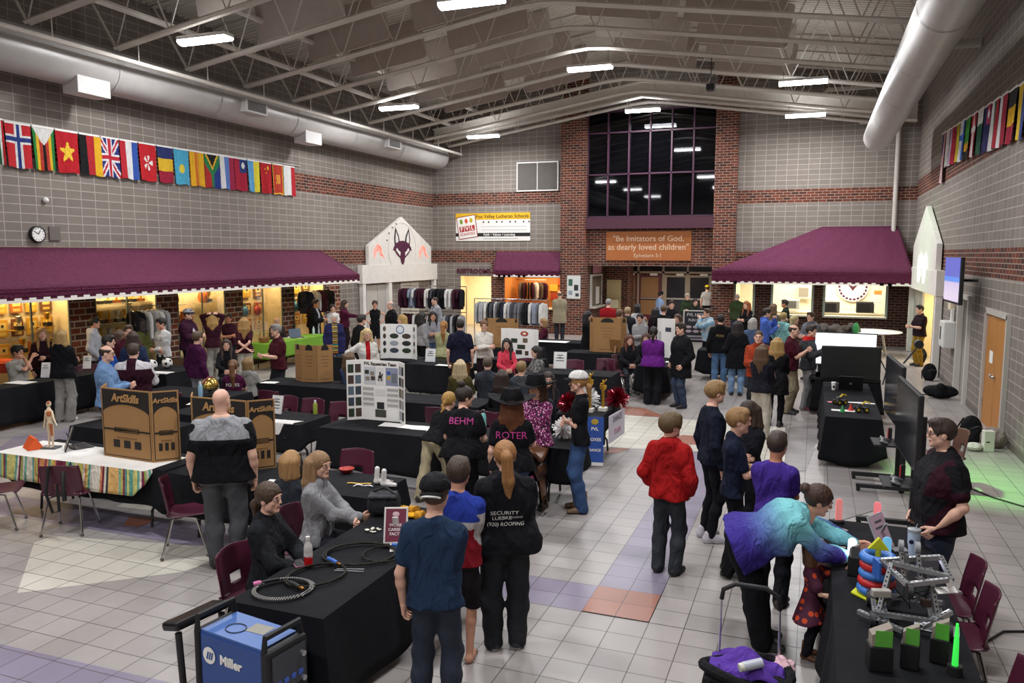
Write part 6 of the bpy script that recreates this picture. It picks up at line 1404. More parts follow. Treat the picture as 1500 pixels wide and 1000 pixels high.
# ================================================================== things on tables, walls and floor
def trifold(cx, y, z, w_, wing, h, ang, label, front, rz=0, kraft=True):
    """three-panel display board: middle panel plus two wings swung forward; front(panel_root, w, h, which) decorates"""
    r = root('display_board', (cx, y, z), label, 'display board', None, rz); m = CARD if kraft else PAPER
    ps = []
    for i, (x0, L, a) in enumerate(((0, w_, 0), (-w_/2, wing, ang), (w_/2, wing, -ang))):
        p = bpy.data.objects.new('panel', None)
        mb = MB(); xx = 0 if i == 0 else (-L/2 if i == 1 else L/2); mb.box((xx, 0, h/2), (L-.004, .012, h))
        o = ob('panel', mb, m, r); o.location = (x0, 0, 0); o.rotation_euler = (0, 0, R(a)); ps.append((o, xx, L))
    for i, (o, xx, L) in enumerate(ps): front(o, xx, L, h, i)
    return r
INK = M('1d1815', .7); FADE = M('7d5a36', .8); PH = ['3a4450', '6a5a4a', '2d3a2c', '8a8078', '4a3a34', '9aa0a8', '5a6a78', '2a2a2e']
def art(o, xx, L, h, i, sd=-1):
    y = sd*.008
    def rect(a, b, c, d, m, nm='print'): return ob(nm, MB().box((xx+a, y, b), (c, .003, d)), m, o)
    g = MB()
    for k in range(12):
        a0_, a1_ = -L/2+.02+(L-.04)*k/12, -L/2+.02+(L-.04)*(k+1)/12; b0_, b1_ = h*.66+.10*math.sin(PI*k/12)**.7, h*.66+.10*math.sin(PI*(k+1)/12)**.7 if k < 11 else h*.66
        g.quad((xx+a0_, y, b0_), (xx+a1_, y, b1_), (xx+a1_, y, h-.015), (xx+a0_, y, h-.015))
    ob('black_header', g, INK, o, fix=False)
    text('ArtSkills', .13*min(1, L/.5), M('b58a56', .8), (xx, y-.004 if sd < 0 else y+.004, h*.865), (PI/2, 0, 0) if sd < 0 else (PI/2, 0, PI), o, bold=.03, shear=.15)
    rect(0, h*.41, L-.06, .02, INK); rect(0, h*.41, L*.5, .055, INK, 'strip'); rect(0, h*.41, L*.46, .04, M('a8824f', .8), 'strip_label'); rect(0, h*.30, L*.4, .012, FADE)
    for k in range(3): rect((-.27+.27*k)*L*.8, h*.21, L*.13, .09, INK, 'icon')
    rect(0, h*.03, L-.05, .008, INK); rect(-L/2+.022, h*.36, .008, h*.66, INK, 'edge_line'); rect(L/2-.022, h*.36, .008, h*.66, INK, 'edge_line')
trifold(-7.47, 6.9, .75, .80, .30, .83, -50, 'cardboard trifold with black arched header, on striped table', lambda o, xx, L, h, i: art(o, xx, L, h, i), R(-3))
trifold(-6.2, 7.0, .75, .78, .30, .79, -50, 'second cardboard trifold with black header, behind bald man', lambda o, xx, L, h, i: art(o, xx, L, h, i), R(0))
def brownback(o, xx, L, h, i):
    g = MB(); pts = [(xx+.12*math.cos(PI*k/12)*(L/.5), h*.86+.11*math.sin(PI*k/12)) for k in range(13)]; g.prism(pts[::-1], -.0085, -.0065, 'y'); ob('black_arch', g, INK, o)
    for k in range(4): ob('faint_print', MB().box((xx, -.0075, h*(.7-.09*k)), (L*(.5-.07*k), .002, .012)), FADE, o)
    ob('faint_print', MB().box((xx, -.0075, h*.08), (L*.6, .002, .014)), FADE, o)
trifold(-8.85, 12.45, .745, .32, .30, .70, -40, 'plain brown cardboard trifold with two arches, left of long table', brownback, R(8))
trifold(-7.55, 19.0, .745, .66, .14, .76, 25, 'plain brown cardboard stand behind white-sweater woman', brownback, R(10))
trifold(-4.74, 19.0, .745, .68, .18, .86, -50, 'plain brown cardboard stand left of seated girls', brownback, R(5))
def horse(o, xx, L, h, i):
    def ph(a, b, c, d, col): ob('photo', MB().box((xx+a, -.0085, b), (c, .003, d)), M(col, .5), o)
    if i == 0:
        text('FVL Equestrian Team', .062, M('3a2c14', .7), (xx, -.009, h*.94), (PI/2, 0, 0), o, bold=.025)
        sh = lambda a, b, c, d, col, nm: ob(nm, MB().box((xx+a, -.0075, b), (c, .002, d)), M(col, .7), o)
        sh(-.17, h*.74, .2, .26, 'c4c6ca', 'sheet'); sh(.19, h*.74, .2, .26, '8a8fa8', 'sheet'); sh(.0, h*.74, .12, .26, 'dcdad6', 'sheet')
        for a, b in ((-.22, .8), (-.13, .78), (-.21, .69), (-.12, .7)): ph(a, h*b, .07, .06, PH[int(a*100) % 8])
        ph(.14, h*.8, .06, .05, '3a5a9a'); ph(.14, h*.72, .06, .05, 'c0a040'); ph(.23, h*.72, .08, .14, '70747a')
        hs = MB().ball((xx, -.009, h*.73), (.035, .002, .022), 8); hs.tube([(xx+.02, -.009, h*.74), (xx+.045, -.009, h*.78)], .01, 5)
        for k in (-.025, -.01, .012, .026): hs.tube([(xx+k, -.009, h*.72), (xx+k*1.3, -.009, h*.66)], .006, 4)
        hs.tube([(xx, -.009, h*.75), (xx, -.009, h*.81)], .013, 5); ob('rider_cutout', hs, INK, o)
        for k in range(4):
            for s in (-1, 1): ob('text_box', MB().box((xx+s*.2, -.0075, h*(.52-.085*k)), (.19, .002, .06)), M('cfcdca', .8), o); ob('text_lines', MB().box((xx+s*.2, -.0088, h*(.52-.085*k)), (.17, .002, .03)), M('a8a6a4', .8), o)
        sh(0, h*.47, .18, .1, 'd8d6d2', 'text_box'); ph(0, h*.25, .12, .1, '2c2c30'); ph(0, h*.12, .18, .11, '4a4c48')
    else:
        for k in range(5):
            for s in (-1, 1): ph(s*L*.23, h*(.86-.185*k), L*.36, h*.14, PH[(k*2+s+i*3) % 8])
trifold(-5.82, 9.9, .745, .61, .23, .88, 42, 'white trifold about an equestrian team with rows of photos', horse, R(0), False)
def seals(o, xx, L, h, i):
    if i == 0:
        ob('seal', MB().lathe([(.01, 0), (.1, 0), (.1, .003), (.01, .003)], (xx, -.008, h*.84), 20, 0, Matrix.Rotation(PI/2, 3, 'X')), M('3f5a86', .6), o); ob('seal_centre', MB().lathe([(.01, 0), (.08, 0), (.08, .004), (.01, .004)], (xx, -.008, h*.84), 20, 0, Matrix.Rotation(PI/2, 3, 'X')), M('dfe4ea', .6), o)
    for k in range(4):
        for s in ((-1, 1) if i == 0 else (0,)):
            if i == 0 and k == 0: continue
            ob('oval_photo', MB().ball((xx+s*L*.26, -.008, h*(.86-.21*k)), (L*.19, .003, h*.075), 14), M(PH[(k*3+s+i) % 8], .5), o)
trifold(-8.92, 16.1, .745, .58, .2, .8, 40, 'white trifold with blue seal and oval photos', seals, R(8), False)
def reds(o, xx, L, h, i):
    if i == 0:
        ob('red_logo', MB().ball((xx+.1, -.008, h*.84), (.1, .003, .06), 16), M('a8392c', .6), o); ob('logo_star', MB().ball((xx+.1, -.012, h*.84), (.05, .003, .03), 8), M('e8dcc8', .6), o)
        for a, b, c in ((-.16, .6, .16), (.12, .62, .12), (.02, .4, .2), (-.04, .22, .16), (.16, .2, .09)): ob('photo', MB().box((xx+a, -.0085, h*b), (c, .003, .1)), M(PH[int(b*10+c*30) % 8], .5), o)
trifold(-6.3, 17.05, .745, .70, .14, .70, 25, 'white board with red oval logo behind woman in coral', reds, R(-5), False)
def plainw(o, xx, L, h, i):
    if i == 0: ob('photo', MB().box((xx, -.0085, h*.72), (.16, .003, .1)), M('3a4450', .5), o)
    else: ob('text_lines', MB().box((xx, -.0085, h*.5), (L*.6, .003, .3)), M('b8b8b8', .7), o)
trifold(-3.15, 18.5, .745, .36, .12, .92, 60, 'tall narrow white board behind the woman in purple', plainw, R(-25), False)
r = root('easel_sign', (-3.05, 22.4, 0), 'black information board with ovals in a white frame on easel', 'sign')
ob('frame', MB().box((0, 0, .98), (.72, .04, 1.25)), M('d8d4cc', .6), r); ob('board', MB().box((0, -.025, 1.15), (.64, .01, .86)), M('24222a', .6), r)
text('FVL HIGH', .12, M('cfcac8', .6), (0, -.034, 1.48), parent=r, bold=.02); text('FUN FAIR', .1, M('cfcac8', .6), (0, -.034, 1.33), parent=r, bold=.02)
for k in range(6): ob('oval', MB().ball((-.2+.2*(k % 3), -.034, 1.14-.12*(k//3)), (.085, .004, .04), 12), M('b9a8b0', .6), r)
for s in (-.3, .3): ob('leg', MB().tube([(s, .03, .4), (s*1.15, .12, .01)], .018, 6), BLKMET, r)
ob('text_lines', MB().box((0, -.034, .88), (.5, .006, .05)), M('a8a0a8', .6), r); ob('text_lines', MB().box((0, -.034, .8), (.4, .006, .04)), M('a8a0a8', .6), r)

def frame(p, w_, h, rz, label, face, tilt=-15, lines=1, fm=BLACK, back=0):
    r = root('picture_frame', p, label, 'frame', None, rz); f = bpy.data.objects.new
    o = ob('frame', MB().box((0, 0, h/2), (w_, .014, h)), fm, r, bevel=.004); o.rotation_euler = (R(tilt), 0, 0)
    if not back:
        ob('sheet', MB().box((0, -.0085, h/2), (w_-.03, .004, h-.03)), M(face, .6), o)
        for k in range(lines): ob('print', MB().box((0, -.012, h*(.8-.16*k)), (w_*(.6 if k else .45), .002, h*.05)), M('b8909c' if face == '6a1c34' else '55555a', .6), o)
    st = MB().box((0, .07, h*.36), (.05, .008, h*.8), 0, 0, R(22)); ob('stand', st, fm, r)
    return o
T = .75
o = frame(fl(579, 796, T), .2, .30, R(22), 'tilted maroon card in white frame on welding table', '6a1c34', -22, 0, M('d8d4d0', .5))
for k, s_ in enumerate(('WORK', 'CAREER', 'FACTS')): text(s_, .034, M('e8d8dc', .7), (0, -.013, .15-.036*k), parent=o, bold=.02)
ob('crest', MB().ball((0, -.013, .24), (.03, .003, .022), 10), M('c8a8b0', .6), o)
frame(fl(95, 660, T), .22, .30, R(-38), 'black-edged framed document leaning on the striped table', '9a938a', -20, 4)
frame(fl(404, 606, T), .21, .28, R(-5), 'white menu card in clear stand on white shirt table', 'dcdad8', -14, 4, M('cfcdca', .4))
frame(fl(440, 700, T), .24, .32, R(165), 'dark wooden easel-back frame seen from behind', '555555', -16, 0, M('33281c', .5, 'wood'))
frame(fl(630, 530, T), .24, .3, R(6), 'white framed sheet on the table left of navy polo man', 'd5d6d8', -12, 3, M('cfcdca', .4))
frame(fl(820, 540, T), .28, .36, R(8), 'white sheet with dark shapes on the trophy table', 'dededc', -12, 3, M('c9c7c4', .4))
frame(fl(690, 545, .1)+Vector((0, 0, 0)) if 0 else Vector((-7.0, 15.9, T)), .16, .2, R(10), 'little white card beside navy polo man', 'dededc', -12, 2, M('c9c7c4', .4))
frame(fl(768, 500, T), .2, .26, 0, 'small white sign above white photo board', 'e4e4e2', -10, 1, M('c9c7c4', .4))
frame(fl(1300, 806, T), .24, .30, R(60), 'leaning glossy picture in silver frame on robot table', 'c8a8b8', -25, 2, M('a8a8ac', .3))
frame(Vector((-4.5, 19.0, T)), .3, .34, R(170), 'brown wooden frame back beside the seated hijab woman', '555555', -16, 0, M('8a6238', .5, 'wood'))
frame(fl(66, 553, T), .16, .3, R(30), 'narrow white leaning card on the left trophy-case table', 'd5d4d2', -18, 2, M('d8d8d8', .4))
frame(fl(127, 540, T), .16, .28, R(30), 'narrow white card at the far end of left table', 'd5d4d2', -18, 2, M('d8d8d8', .4))
def sheet(px, py, w_, h, rz, label, col='e8e6e2', z=.7475, nm='paper_sheet', cat='paper', tx=True):
    p = fl(px, py, z); mb = MB().grid(lambda u, v: ((u-.5)*w_, (v-.5)*h, .001+.003*math.sin(u*5+px)*v), 4, 4); o = ob(nm, mb, M(col, .8), None, p, rz, sol=.0012); tag(o, label, cat); return o
for a in ((410, 707, .3, .22, .3, 'white form lying behind the seated girls, with a pen'), (450, 713, .22, .12, .2, 'small pale leaflet beside the white form'), (573, 622, .3, .24, .1, 'white sheet at the left of team board table'), (600, 625, .3, .22, -.05, 'second white sheet before the team board'), (622, 627, .32, .24, .05, 'third white sheet before the team board'), (646, 630, .34, .24, .0, 'fourth white sheet before the team board'), (665, 633, .2, .24, .0, 'last white sheet by kneeling girl'),
          (598, 795, .3, .36, .5, 'white paper under the maroon card'), (1235, 591+10, .34, .14, .0, 'white strip of paper on toy table, left'), (1262, 590, .4, .1, .0, 'long white strip of paper on toy table'), (808, 500, .95, .42, 0, 'large white sheet on the table before shop'), (118, 662, .5, .3, -.2, 'flat grey print beside white form on striped table'), (30, 560, .5, .3, .1, 'white paper on table at the left edge'), (395, 560, .3, .2, .2, 'white paper by golden helmet'), (655, 535, .5, .2, 0, 'white leaflets beside navy polo man'), (985, 530, .3, .2, 0, 'white leaflet beside the woman in purple'), (372, 592, .3, .2, 0, 'white paper left of menu card')): sheet(*a)
# black sheet with papers near helmet
sheet(300, 590, .5, .3, .4, 'scattered white pages on table behind bald man')
# ---- welding table
CAB = M('26241f', .6, 'cloth'); BR = M('b5793a', .35, '', .9); BLUE = M('2f5fb0', .4); PINK = M('c86a9a', .5)
def coil(c, rx, ry, turns, label, tips, r_=.0095, rot=0, m=CAB):
    r = root('welding_cable', (c[0], c[1], .749), label, 'cable'); P = []
    n = int(turns*28)
    for i in range(n+1):
        q = 2*PI*i/28; g = 1-.07*i/28; x, y = rx*g*math.cos(q), ry*g*math.sin(q); P.append((x*math.cos(rot)-y*math.sin(rot), x*math.sin(rot)+y*math.cos(rot), .0115+.008*abs(math.sin(q*.53))+.006*(i//28)))
    ob('hose', MB().tube(P, r_, 8), m, r, smooth=True); e = Vector(P[-1]); d = Vector((-math.sin(rot+2*PI*turns), math.cos(rot+2*PI*turns), 0))
    for nm, a, b, rr, mm in tips: ob(nm, MB().tube([e+d*a, e+d*(a+(b-a)*.5)+Vector((.004, 0, .004)), e+d*b], rr, 10), mm, r, smooth=True)
    return r
coil((-3.32, 5.28), .30, .24, 1.6, 'black welding lead coil with blue grip, farthest of three', [('grip', .0, .13, .017, BLUE), ('nozzle', .13, .18, .01, BR)], rot=.5)
coil((-3.12, 5.36), .2, .17, 1.1, 'thin black cable loop hanging at the table edge', [('grip', 0, .1, .016, BLUE)], .008, rot=.9)
coil((-3.40, 4.80), .25, .19, 1.5, 'black welding lead with copper torch tip, middle of table', [('handle', 0, .12, .018, BLACK), ('tip', .12, .17, .012, BR)], rot=1.2)
t = NT('braided'); tc = t.n('ShaderNodeTexCoord'); mpn = t.n('ShaderNodeTexWave', Scale=22.); t.l(tc.outputs['Object'], mpn.inputs[0]); cr = t.n('ShaderNodeValToRGB'); cr.color_ramp.elements[0].color = lin('17161a'); cr.color_ramp.elements[1].color = lin('b8b4ac'); cr.color_ramp.elements[0].position = .72; t.l(mpn.outputs['Fac'], cr.inputs[0]); t.l(cr.outputs[0], t.b.inputs['Base Color'])
coil((-3.47, 4.50), .22, .19, 2.3, 'braided black and white torch lead, nearest the welder', [('handle', 0, .13, .013, BLACK), ('gas_cup', .13, .18, .017, PINK)], .0085, .6, t.m)
r = root('drink_bottle', fl(452, 829, .748), 'clear bottle of red drink by the seated girl', 'bottle')
ob('drink', MB().lathe([(.005, 0), (.031, .0), (.033, .02), (.033, .075), (.028, .08), (.004, .08)], n=16), M('c01a22', .25), r, smooth=True); ob('bottle_shell', MB().lathe([(.029, .08), (.034, .1), (.034, .15), (.03, .17), (.014, .20), (.0135, .215)], n=16), M('c9c4c2', .2), r, smooth=True); ob('label_band', MB().lathe([(.0345, .085), (.0345, .115)], n=16), M('d8cfd0', .4), r); ob('cap', MB().lathe([(.005, .213), (.017, .213), (.017, .238), (.005, .24)], n=14), M('d8d6d4', .4), r)
r = root('phone', fl(437, 826, .748), 'dark phone with pink case beside the bottle', 'phone'); ob('case', MB().box((0, 0, .006), (.08, .15, .01), 0, .9, ch=.004), M('a86a80', .4), r); ob('screen', MB().box((0, 0, .0118), (.07, .14, .001), 0, .9), BLACK, r)
r = root('wire_set', fl(490, 836, .749), 'pair of thin steel filler rods beside copper torch', 'rod'); ob('rod', MB().tube([(0, 0, .006), (.22, .06, .006)], .003, 6), SILVER, r); ob('rod', MB().tube([(0, .03, .006), (.2, .1, .006)], .003, 6), SILVER, r)
r = root('equipment_bag', fl(563, 752, .748), 'dark grey zipped bag behind the maroon card', 'bag'); ob('body', MB().box((0, 0, .10), (.30, .22, .19), 0, .4, ch=.06), M('2b2c30', .8, 'cloth'), r, smooth=True); ob('flap', MB().box((0, -.02, .185), (.26, .2, .03), 0, .4, ch=.014), M('3a3b40', .7, 'cloth'), r); ob('strap', MB().tube([(-.12, 0, .2), (0, .02, .25), (.12, 0, .2)], .012, 6), BLACK, r)
def glove(px, py, rz, label):
    r = root('work_glove', fl(px, py, .749), label, 'glove', 'yellow work gloves', rz); G = M('d9a01e', .8, 'cloth')
    mb = MB(); mb.ball((0, 0, .018), (.05, .055, .018), 10)
    for i in range(4): mb.tube([(-.036+.024*i, .03, .016), (-.042+.028*i, .11+.012*(i in (1, 2)), .012)], [.014, .010], 8)
    mb.tube([(.04, -.01, .015), (.085, .05, .012)], [.015, .011], 8); ob('hand', mb, G, r, smooth=True); ob('cuff', MB().tube([(0, -.04, .018), (0, -.12, .02)], [.042, .055], 12), M('c98f2a', .8, 'cloth'), r, smooth=True)
glove(597, 748, R(70), 'yellow leather work glove, farther one of the pair'); glove(603, 757, R(95), 'yellow leather work glove, nearer one of the pair')
sc = MB()
for i in range(9): sc.box((rng.uniform(-.06, .06), rng.uniform(-.05, .05), .004+.002*i), (.035, .02, .003), 0, rng.uniform(0, 3))
tag(ob('metal_scrap', sc, M('d8d4c4', .4), None, fl(545, 777, .749)), 'small heap of pale metal scraps by hoodie girl', 'scrap', None, 'stuff')
# shoes and ribbon on the next table
def sneaker(px, py, rz, label):
    r = root('white_sneaker', fl(px, py, .748), label, 'shoe', 'white sneakers', rz); V, Q, K = SHOES['boot']
    o = bpy.data.objects.new('upper', npmesh('upper', V*.62, Q, [M('dcd9d6', .6), M('f0efec', .5)], K)); COL.objects.link(o); o.parent = r
    l_ = MB()
    for k in range(5): l_.tube([(-.014, .03+.014*k-.02, .05-.003*k+.02), (.014, .035+.014*k-.02, .05-.003*k+.02)], .003, 5)
    ob('laces', l_, PAPER, r)
sneaker(556, 708, R(-60), 'white high sneaker, left one of the pair on table'); sneaker(566, 712, R(-75), 'white high sneaker, right one of the pair on table')
rb_ = MB().grid(lambda u, v: (.20*u-.1, .03*(v-.5)+.05*math.sin(u*4), .004+.008*math.sin(u*9)), 14, 2); tag(ob('ribbon', rb_, M('d8d2d8', .5), None, fl(532, 712, .748), .5, sol=.001), 'white and purple looped ribbon beside the shoes', 'ribbon')
rb_ = MB().grid(lambda u, v: (.26*u-.13, .03*(v-.5), .003+.003*math.sin(u*9)), 14, 2); tag(ob('ribbon', rb_, M('d2a630', .5), None, fl(526, 708, .748), .25, sol=.001), 'flat yellow ribbon behind the white shoes', 'ribbon')
r = root('red_bowl', fl(508, 692, .748), 'red bowl on the far side of shoe table', 'bowl'); ob('bowl', MB().lathe([(.03, .0), (.06, .01), (.085, .05), (.08, .05), (.05, .015), (.01, .012)], n=20), M('b8392c', .4), r, smooth=True)
# ---- welder on its cart
p = Vector((-3.27, 3.88, 0)); r = root('welding_machine', p, 'blue welding machine on a black cart at the front table end', 'machine', None, R(-9)); BM = M('27498c', .4, 'paint')
ob('case', MB().box((0, 0, .52), (.56, .30, .50), ch=.015), BM, r); ob('top_plate', MB().box((.0, 0, .776), (.54, .285, .012)), M('4266a4', .4, 'paint'), r); ob('warning_label', MB().box((.06, .04, .7835), (.15, .11, .002), 0, .1), M('8d8a80', .6), r)
ob('front_bezel', MB().box((.31, 0, .50), (.07, .33, .56), ch=.02), BLACK, r); ob('rear_bezel', MB().box((-.30, 0, .50), (.05, .33, .56), ch=.02), BLACK, r)
for s in (-1, 1):
    x = .30*s; ob('carry_handle', MB().tube([(x, -.15, .76), (x, -.14, .86), (x, .14, .86), (x, .15, .76)], .02, 8), BLACK, r, smooth=True)
pn = ob('control_panel', MB().box((.348, 0, .62), (.008, .27, .24)), M('3a3c44', .4), r)
for k in range(4): ob('button', MB().box((.354, -.09+.06*k, .56), (.008, .035, .03)), M('3f5fb8', .4), pn)
for (yy, zz) in ((.1, .68), (-.1, .52), (.1, .52)): ob('knob', MB().tube([(.35, yy, zz), (.38, yy, zz)], .018, 10), SILVER, pn)
g = MB()
for k in range(8): g.box((.35, .02, .28+.022*k), (.008, .22, .008))
ob('vent_slats', g, M('050506', .5), r)
ob('badge', MB().lathe([(.005, 0), (.055, 0), (.055, .003), (.005, .003)], (-.19, -.153, .63), 24, 0, Matrix.Rotation(PI/2, 3, 'X')), PAPER, r)
g = MB()
for k in range(3): g.prism([(-.215+.02*k, .605), (-.202+.02*k, .605), (-.188+.02*k, .655), (-.201+.02*k, .655)], -.158, -.1565, 'y')
ob('badge_stroke', g, BM, r); text('Miller', .085, PAPER, (.005, -.1535, .625), parent=r, bold=.03)
ob('thin_cable', MB().tube([(.07*math.cos(2*PI*i/20)-.08, .06*math.sin(2*PI*i/20)-.03, .786) for i in range(20)], .003, 5, closed=True), BLACK, r)
ct = root('machine_cart', p, 'black steel cart with raised handle under the welder', 'cart', None, R(-9))
ob('tray', MB().box((0, 0, .22), (.78, .38, .05)), BLKMET, ct); ob('upright', MB().tube([(-.42, -.17, .2), (-.46, -.17, .72)], .022, 8), BLKMET, ct); ob('upright', MB().tube([(-.42, .17, .2), (-.46, .17, .72)], .022, 8), BLKMET, ct); ob('grip_shelf', MB().box((-.50, 0, .76), (.16, .42, .06), 0, 0, 0, R(-12), ch=.02), M('1a1a1d', .25), ct)
for sx in (-.36, .33):
    for sy in (-.17, .17): ob('wheel', MB().tube([(sx, sy-.02, .085), (sx, sy+.02, .085)], .08, 16), BLACK, ct, smooth=True)
ob('frame', MB().box((0, 0, .14), (.7, .05, .12)), BLKMET, ct)
# ---- striped table things
r = root('skeleton_model', fl(75, 656, .749), 'small standing model of a human muscle skeleton', 'model')
ob('base', MB().box((0, 0, .01), (.2, .14, .02), 0, .3, ch=.005), M('55565a', .5), r); ob('pole', MB().tube([(0, .02, .02), (0, .02, .42)], .006, 6), SILVER, r)
sk_ = MB(); sk_.tube([(0, 0, .34), (0, 0, .46)], [.028, .045], 10); sk_.tube([(0, 0, .46), (0, 0, .52)], [.04, .014], 8); sk_.ball((0, .003, .555), (.028, .033, .038), 10); sk_.ball((0, 0, .33), (.042, .03, .03), 10)
for s in (-1, 1): sk_.tube([(s*.03, 0, .32), (s*.03, .01, .18), (s*.032, 0, .03)], [.022, .017, .010], 8); sk_.ball((s*.032, -.02, .022), (.013, .03, .01), 8)
sk_.tube([(-.05, 0, .47), (-.075, 0, .36), (-.08, -.02, .26)], [.014, .011, .008], 7); sk_.tube([(.05, 0, .47), (.10, -.02, .38), (.16, -.03, .30)], [.014, .011, .008], 7)
ob('bones', sk_, M('d8c4a4', .5), r, smooth=True); mu = MB(); mu.ball((.02, -.02, .44), (.03, .03, .04), 8); mu.tube([(.033, -.008, .31), (.033, -.002, .16)], [.02, .012], 8); mu.ball((.012, -.01, .575), (.018, .025, .02), 8); ob('muscle', mu, M('b0623a', .5), r, smooth=True)
tent = MB().prism([(-.09, 0), (.09, 0), (.012, .14), (-.012, .14)], -.13, .13, 'y'); tag(ob('folded_card', tent, M('d9571c', .6), None, fl(49, 656, .749), R(65)), 'bright orange folded tent card on the striped table', 'card')
r = root('laptop', fl(117, 654, .749), 'thin grey laptop lying behind the framed document', 'laptop', None, R(-20)); ob('base', MB().box((0, 0, .008), (.32, .22, .014), ch=.004), M('3a3c42', .4), r); ob('keyboard', MB().box((0, .02, .0155), (.28, .12, .002)), BLACK, r)
# chair strap bag
r = root('shoulder_bag', (-7.62, 6.12, .42), 'black bag strap hanging on chair by the striped table', 'bag'); ob('strap', MB().tube([(-.2, .02, .40), (-.22, -.02, .1), (-.16, .0, -.12), (-.08, .02, -.1), (-.10, .03, .2)], .018, 6), BLACK, r, smooth=True); ob('strap', MB().tube([(.02, .02, .36), (.06, -.03, .25), (.06, -.02, .05)], .025, 6), BLACK, r, smooth=True)
# ---- white shirt folded over the table edge, bottles, helmet
sg = MB()
def G(u, v):
    x = (u-.5)*.5; y = .18-.52*v
    if y > -.0: return (x*(1 if v > .25 else 1.25-v), y, .006+.008*math.sin(u*9)*math.sin(v*8))
    return (x, -.004-.02*math.sin(u*8)**2*(-y), .004+y*.9)
sg.grid(G, 20, 20); o = ob('folded_shirt', sg, M('dcdad6', .85, 'cloth'), None, (-7.1, 9.19, .748), R(4), smooth=True, sol=.012); tag(o, 'white shirt draped over the front table edge with small black mark', 'shirt')
ob('emblem', MB().box((.14, -.034, -.2), (.05, .004, .03)), BLACK, o)
def bottle(p, h, r_, c, cc, label):
    r = root('water_bottle', p, label, 'bottle'); ob('body', MB().lathe([(.005, 0), (r_, 0), (r_*1.02, h*.1), (r_, h*.68), (r_*.6, h*.82), (r_*.4, h*.86)], n=16), M(c, .3), r, smooth=True); ob('cap', MB().lathe([(.004, h*.85), (r_*.5, h*.85), (r_*.5, h), (.004, h)], n=14), M(cc, .4), r)
bottle(fl(462, 606, .748), .21, .033, '8f9a3c', 'e8e8e4', 'green drink bottle with white cap on white shirt table'); bottle(fl(294, 581, .748), .26, .04, '8fb4cc', 'dcdcdc', 'pale blue water bottle behind second trifold'); bottle(fl(708, 628, .748), .27, .04, '7cc4c0', '2a2a2c', 'turquoise bottle between two women with lettered shirts'); bottle(Vector((-14.0, 19.95, .748)), .24, .035, 'b8c8d0', 'e0e0e0', 'clear bottle at the far end of green table')
r = root('football_helmet', fl(308, 574, .80)+Vector((0, 0, -.05)), 'shiny gold football helmet on dark stand', 'helmet'); GH = M('d9b860', .16, '', .9)
mb = MB().grid(lambda u, v: (.13*math.sin(u*PI*.62+.02)*math.cos(2*PI*v), .15*math.sin(u*PI*.62+.02)*math.sin(2*PI*v), .16+.14*math.cos(u*PI*.62+.02)), 12, 24); ob('shell', mb, GH, r, smooth=True, sol=.01); ob('stripe', MB().tube([(0, .155*math.sin(a), .165+.142*math.cos(a)) for a in [R(-75+15*i) for i in range(11)]], .016, 6), M('6a1c34', .4), r)
fgm = MB()
for k in range(3): fgm.tube([(-.12, -.07, .12-.04*k), (-.07, -.17, .11-.045*k), (.07, -.17, .11-.045*k), (.12, -.07, .12-.04*k)], .007, 6)
ob('face_guard', fgm, M('3a3a3c', .4), r, smooth=True); ob('stand', MB().lathe([(.01, 0), (.06, 0), (.04, .05), (.035, .09), (.01, .09)], n=14), BLACK, r)
def ball(p, r_, label, kind):
    r = root('ball', p+Vector((0, 0, r_)), label, 'ball'); ob('cover', MB().ball((0, 0, 0), r_, 20), {'s': M('e0deda', .5), 'b': M('c8632a', .6)}[kind], r, smooth=True)
    g = MB(); rs = random.Random(int(p.x*100))
    if kind == 's':
        ph_ = (1+5**.5)/2
        for v in [Vector(a).normalized() for a in ((0, 1, ph_), (0, -1, ph_), (0, 1, -ph_), (0, -1, -ph_), (1, ph_, 0), (-1, ph_, 0), (1, -ph_, 0), (-1, -ph_, 0), (ph_, 0, 1), (-ph_, 0, 1), (ph_, 0, -1), (-ph_, 0, -1))]:
            m = v.to_track_quat('Z', 'Y').to_matrix(); g.lathe([(.001, r_*.985), (r_*.3, r_*.965), (r_*.3, r_*.975), (.001, r_*1.006)], (0, 0, 0), 5, 0, m)
        ob('patch', g, BLACK, r)
    else:
        for m in (Matrix.Identity(3), Matrix.Rotation(PI/2, 3, 'X'), Matrix.Rotation(PI/2, 3, 'Y')): g.tube([m@Vector((r_*1.002*math.cos(2*PI*i/24), r_*1.002*math.sin(2*PI*i/24), 0)) for i in range(24)], .004, 4, closed=True)
        ob('seam', g, BLACK, r)
ball(Vector((-12.75, 12.48, .748)), .115, 'white ball on the table edge near jersey rail', 's'); ball(Vector((-12.7, 12.85, .748)), .11, 'black and white soccer ball held on table by seated boy', 's')
wc = MB().grid(lambda u, v: ((u-.5)*.7, .22-.5*v if v < .5 else -.035-.03*math.sin(u*7)*(v-.5), .752 if v < .5 else .752-(v-.5)*.5), 12, 14); tag(ob('white_cloth', wc, M('dcdad6', .85, 'cloth'), None, (-12.45, 12.2, 0), R(8), smooth=True, sol=.01), 'white cloth draped over the soccer table edge', 'cloth')
r = root('red_bin', fl(8, 545, .748), 'red tub with orange lid at the left edge', 'tub'); ob('tub', MB().lathe([(.01, 0), (.16, 0), (.2, .2), (.01, .2)], n=20), M('8f1f24', .5), r); ob('lid', MB().lathe([(.01, .2), (.2, .2), (.17, .26), (.01, .28)], n=20), M('d4552a', .5), r)
for i, (px, py) in enumerate(((330, 555), (345, 555))): pass
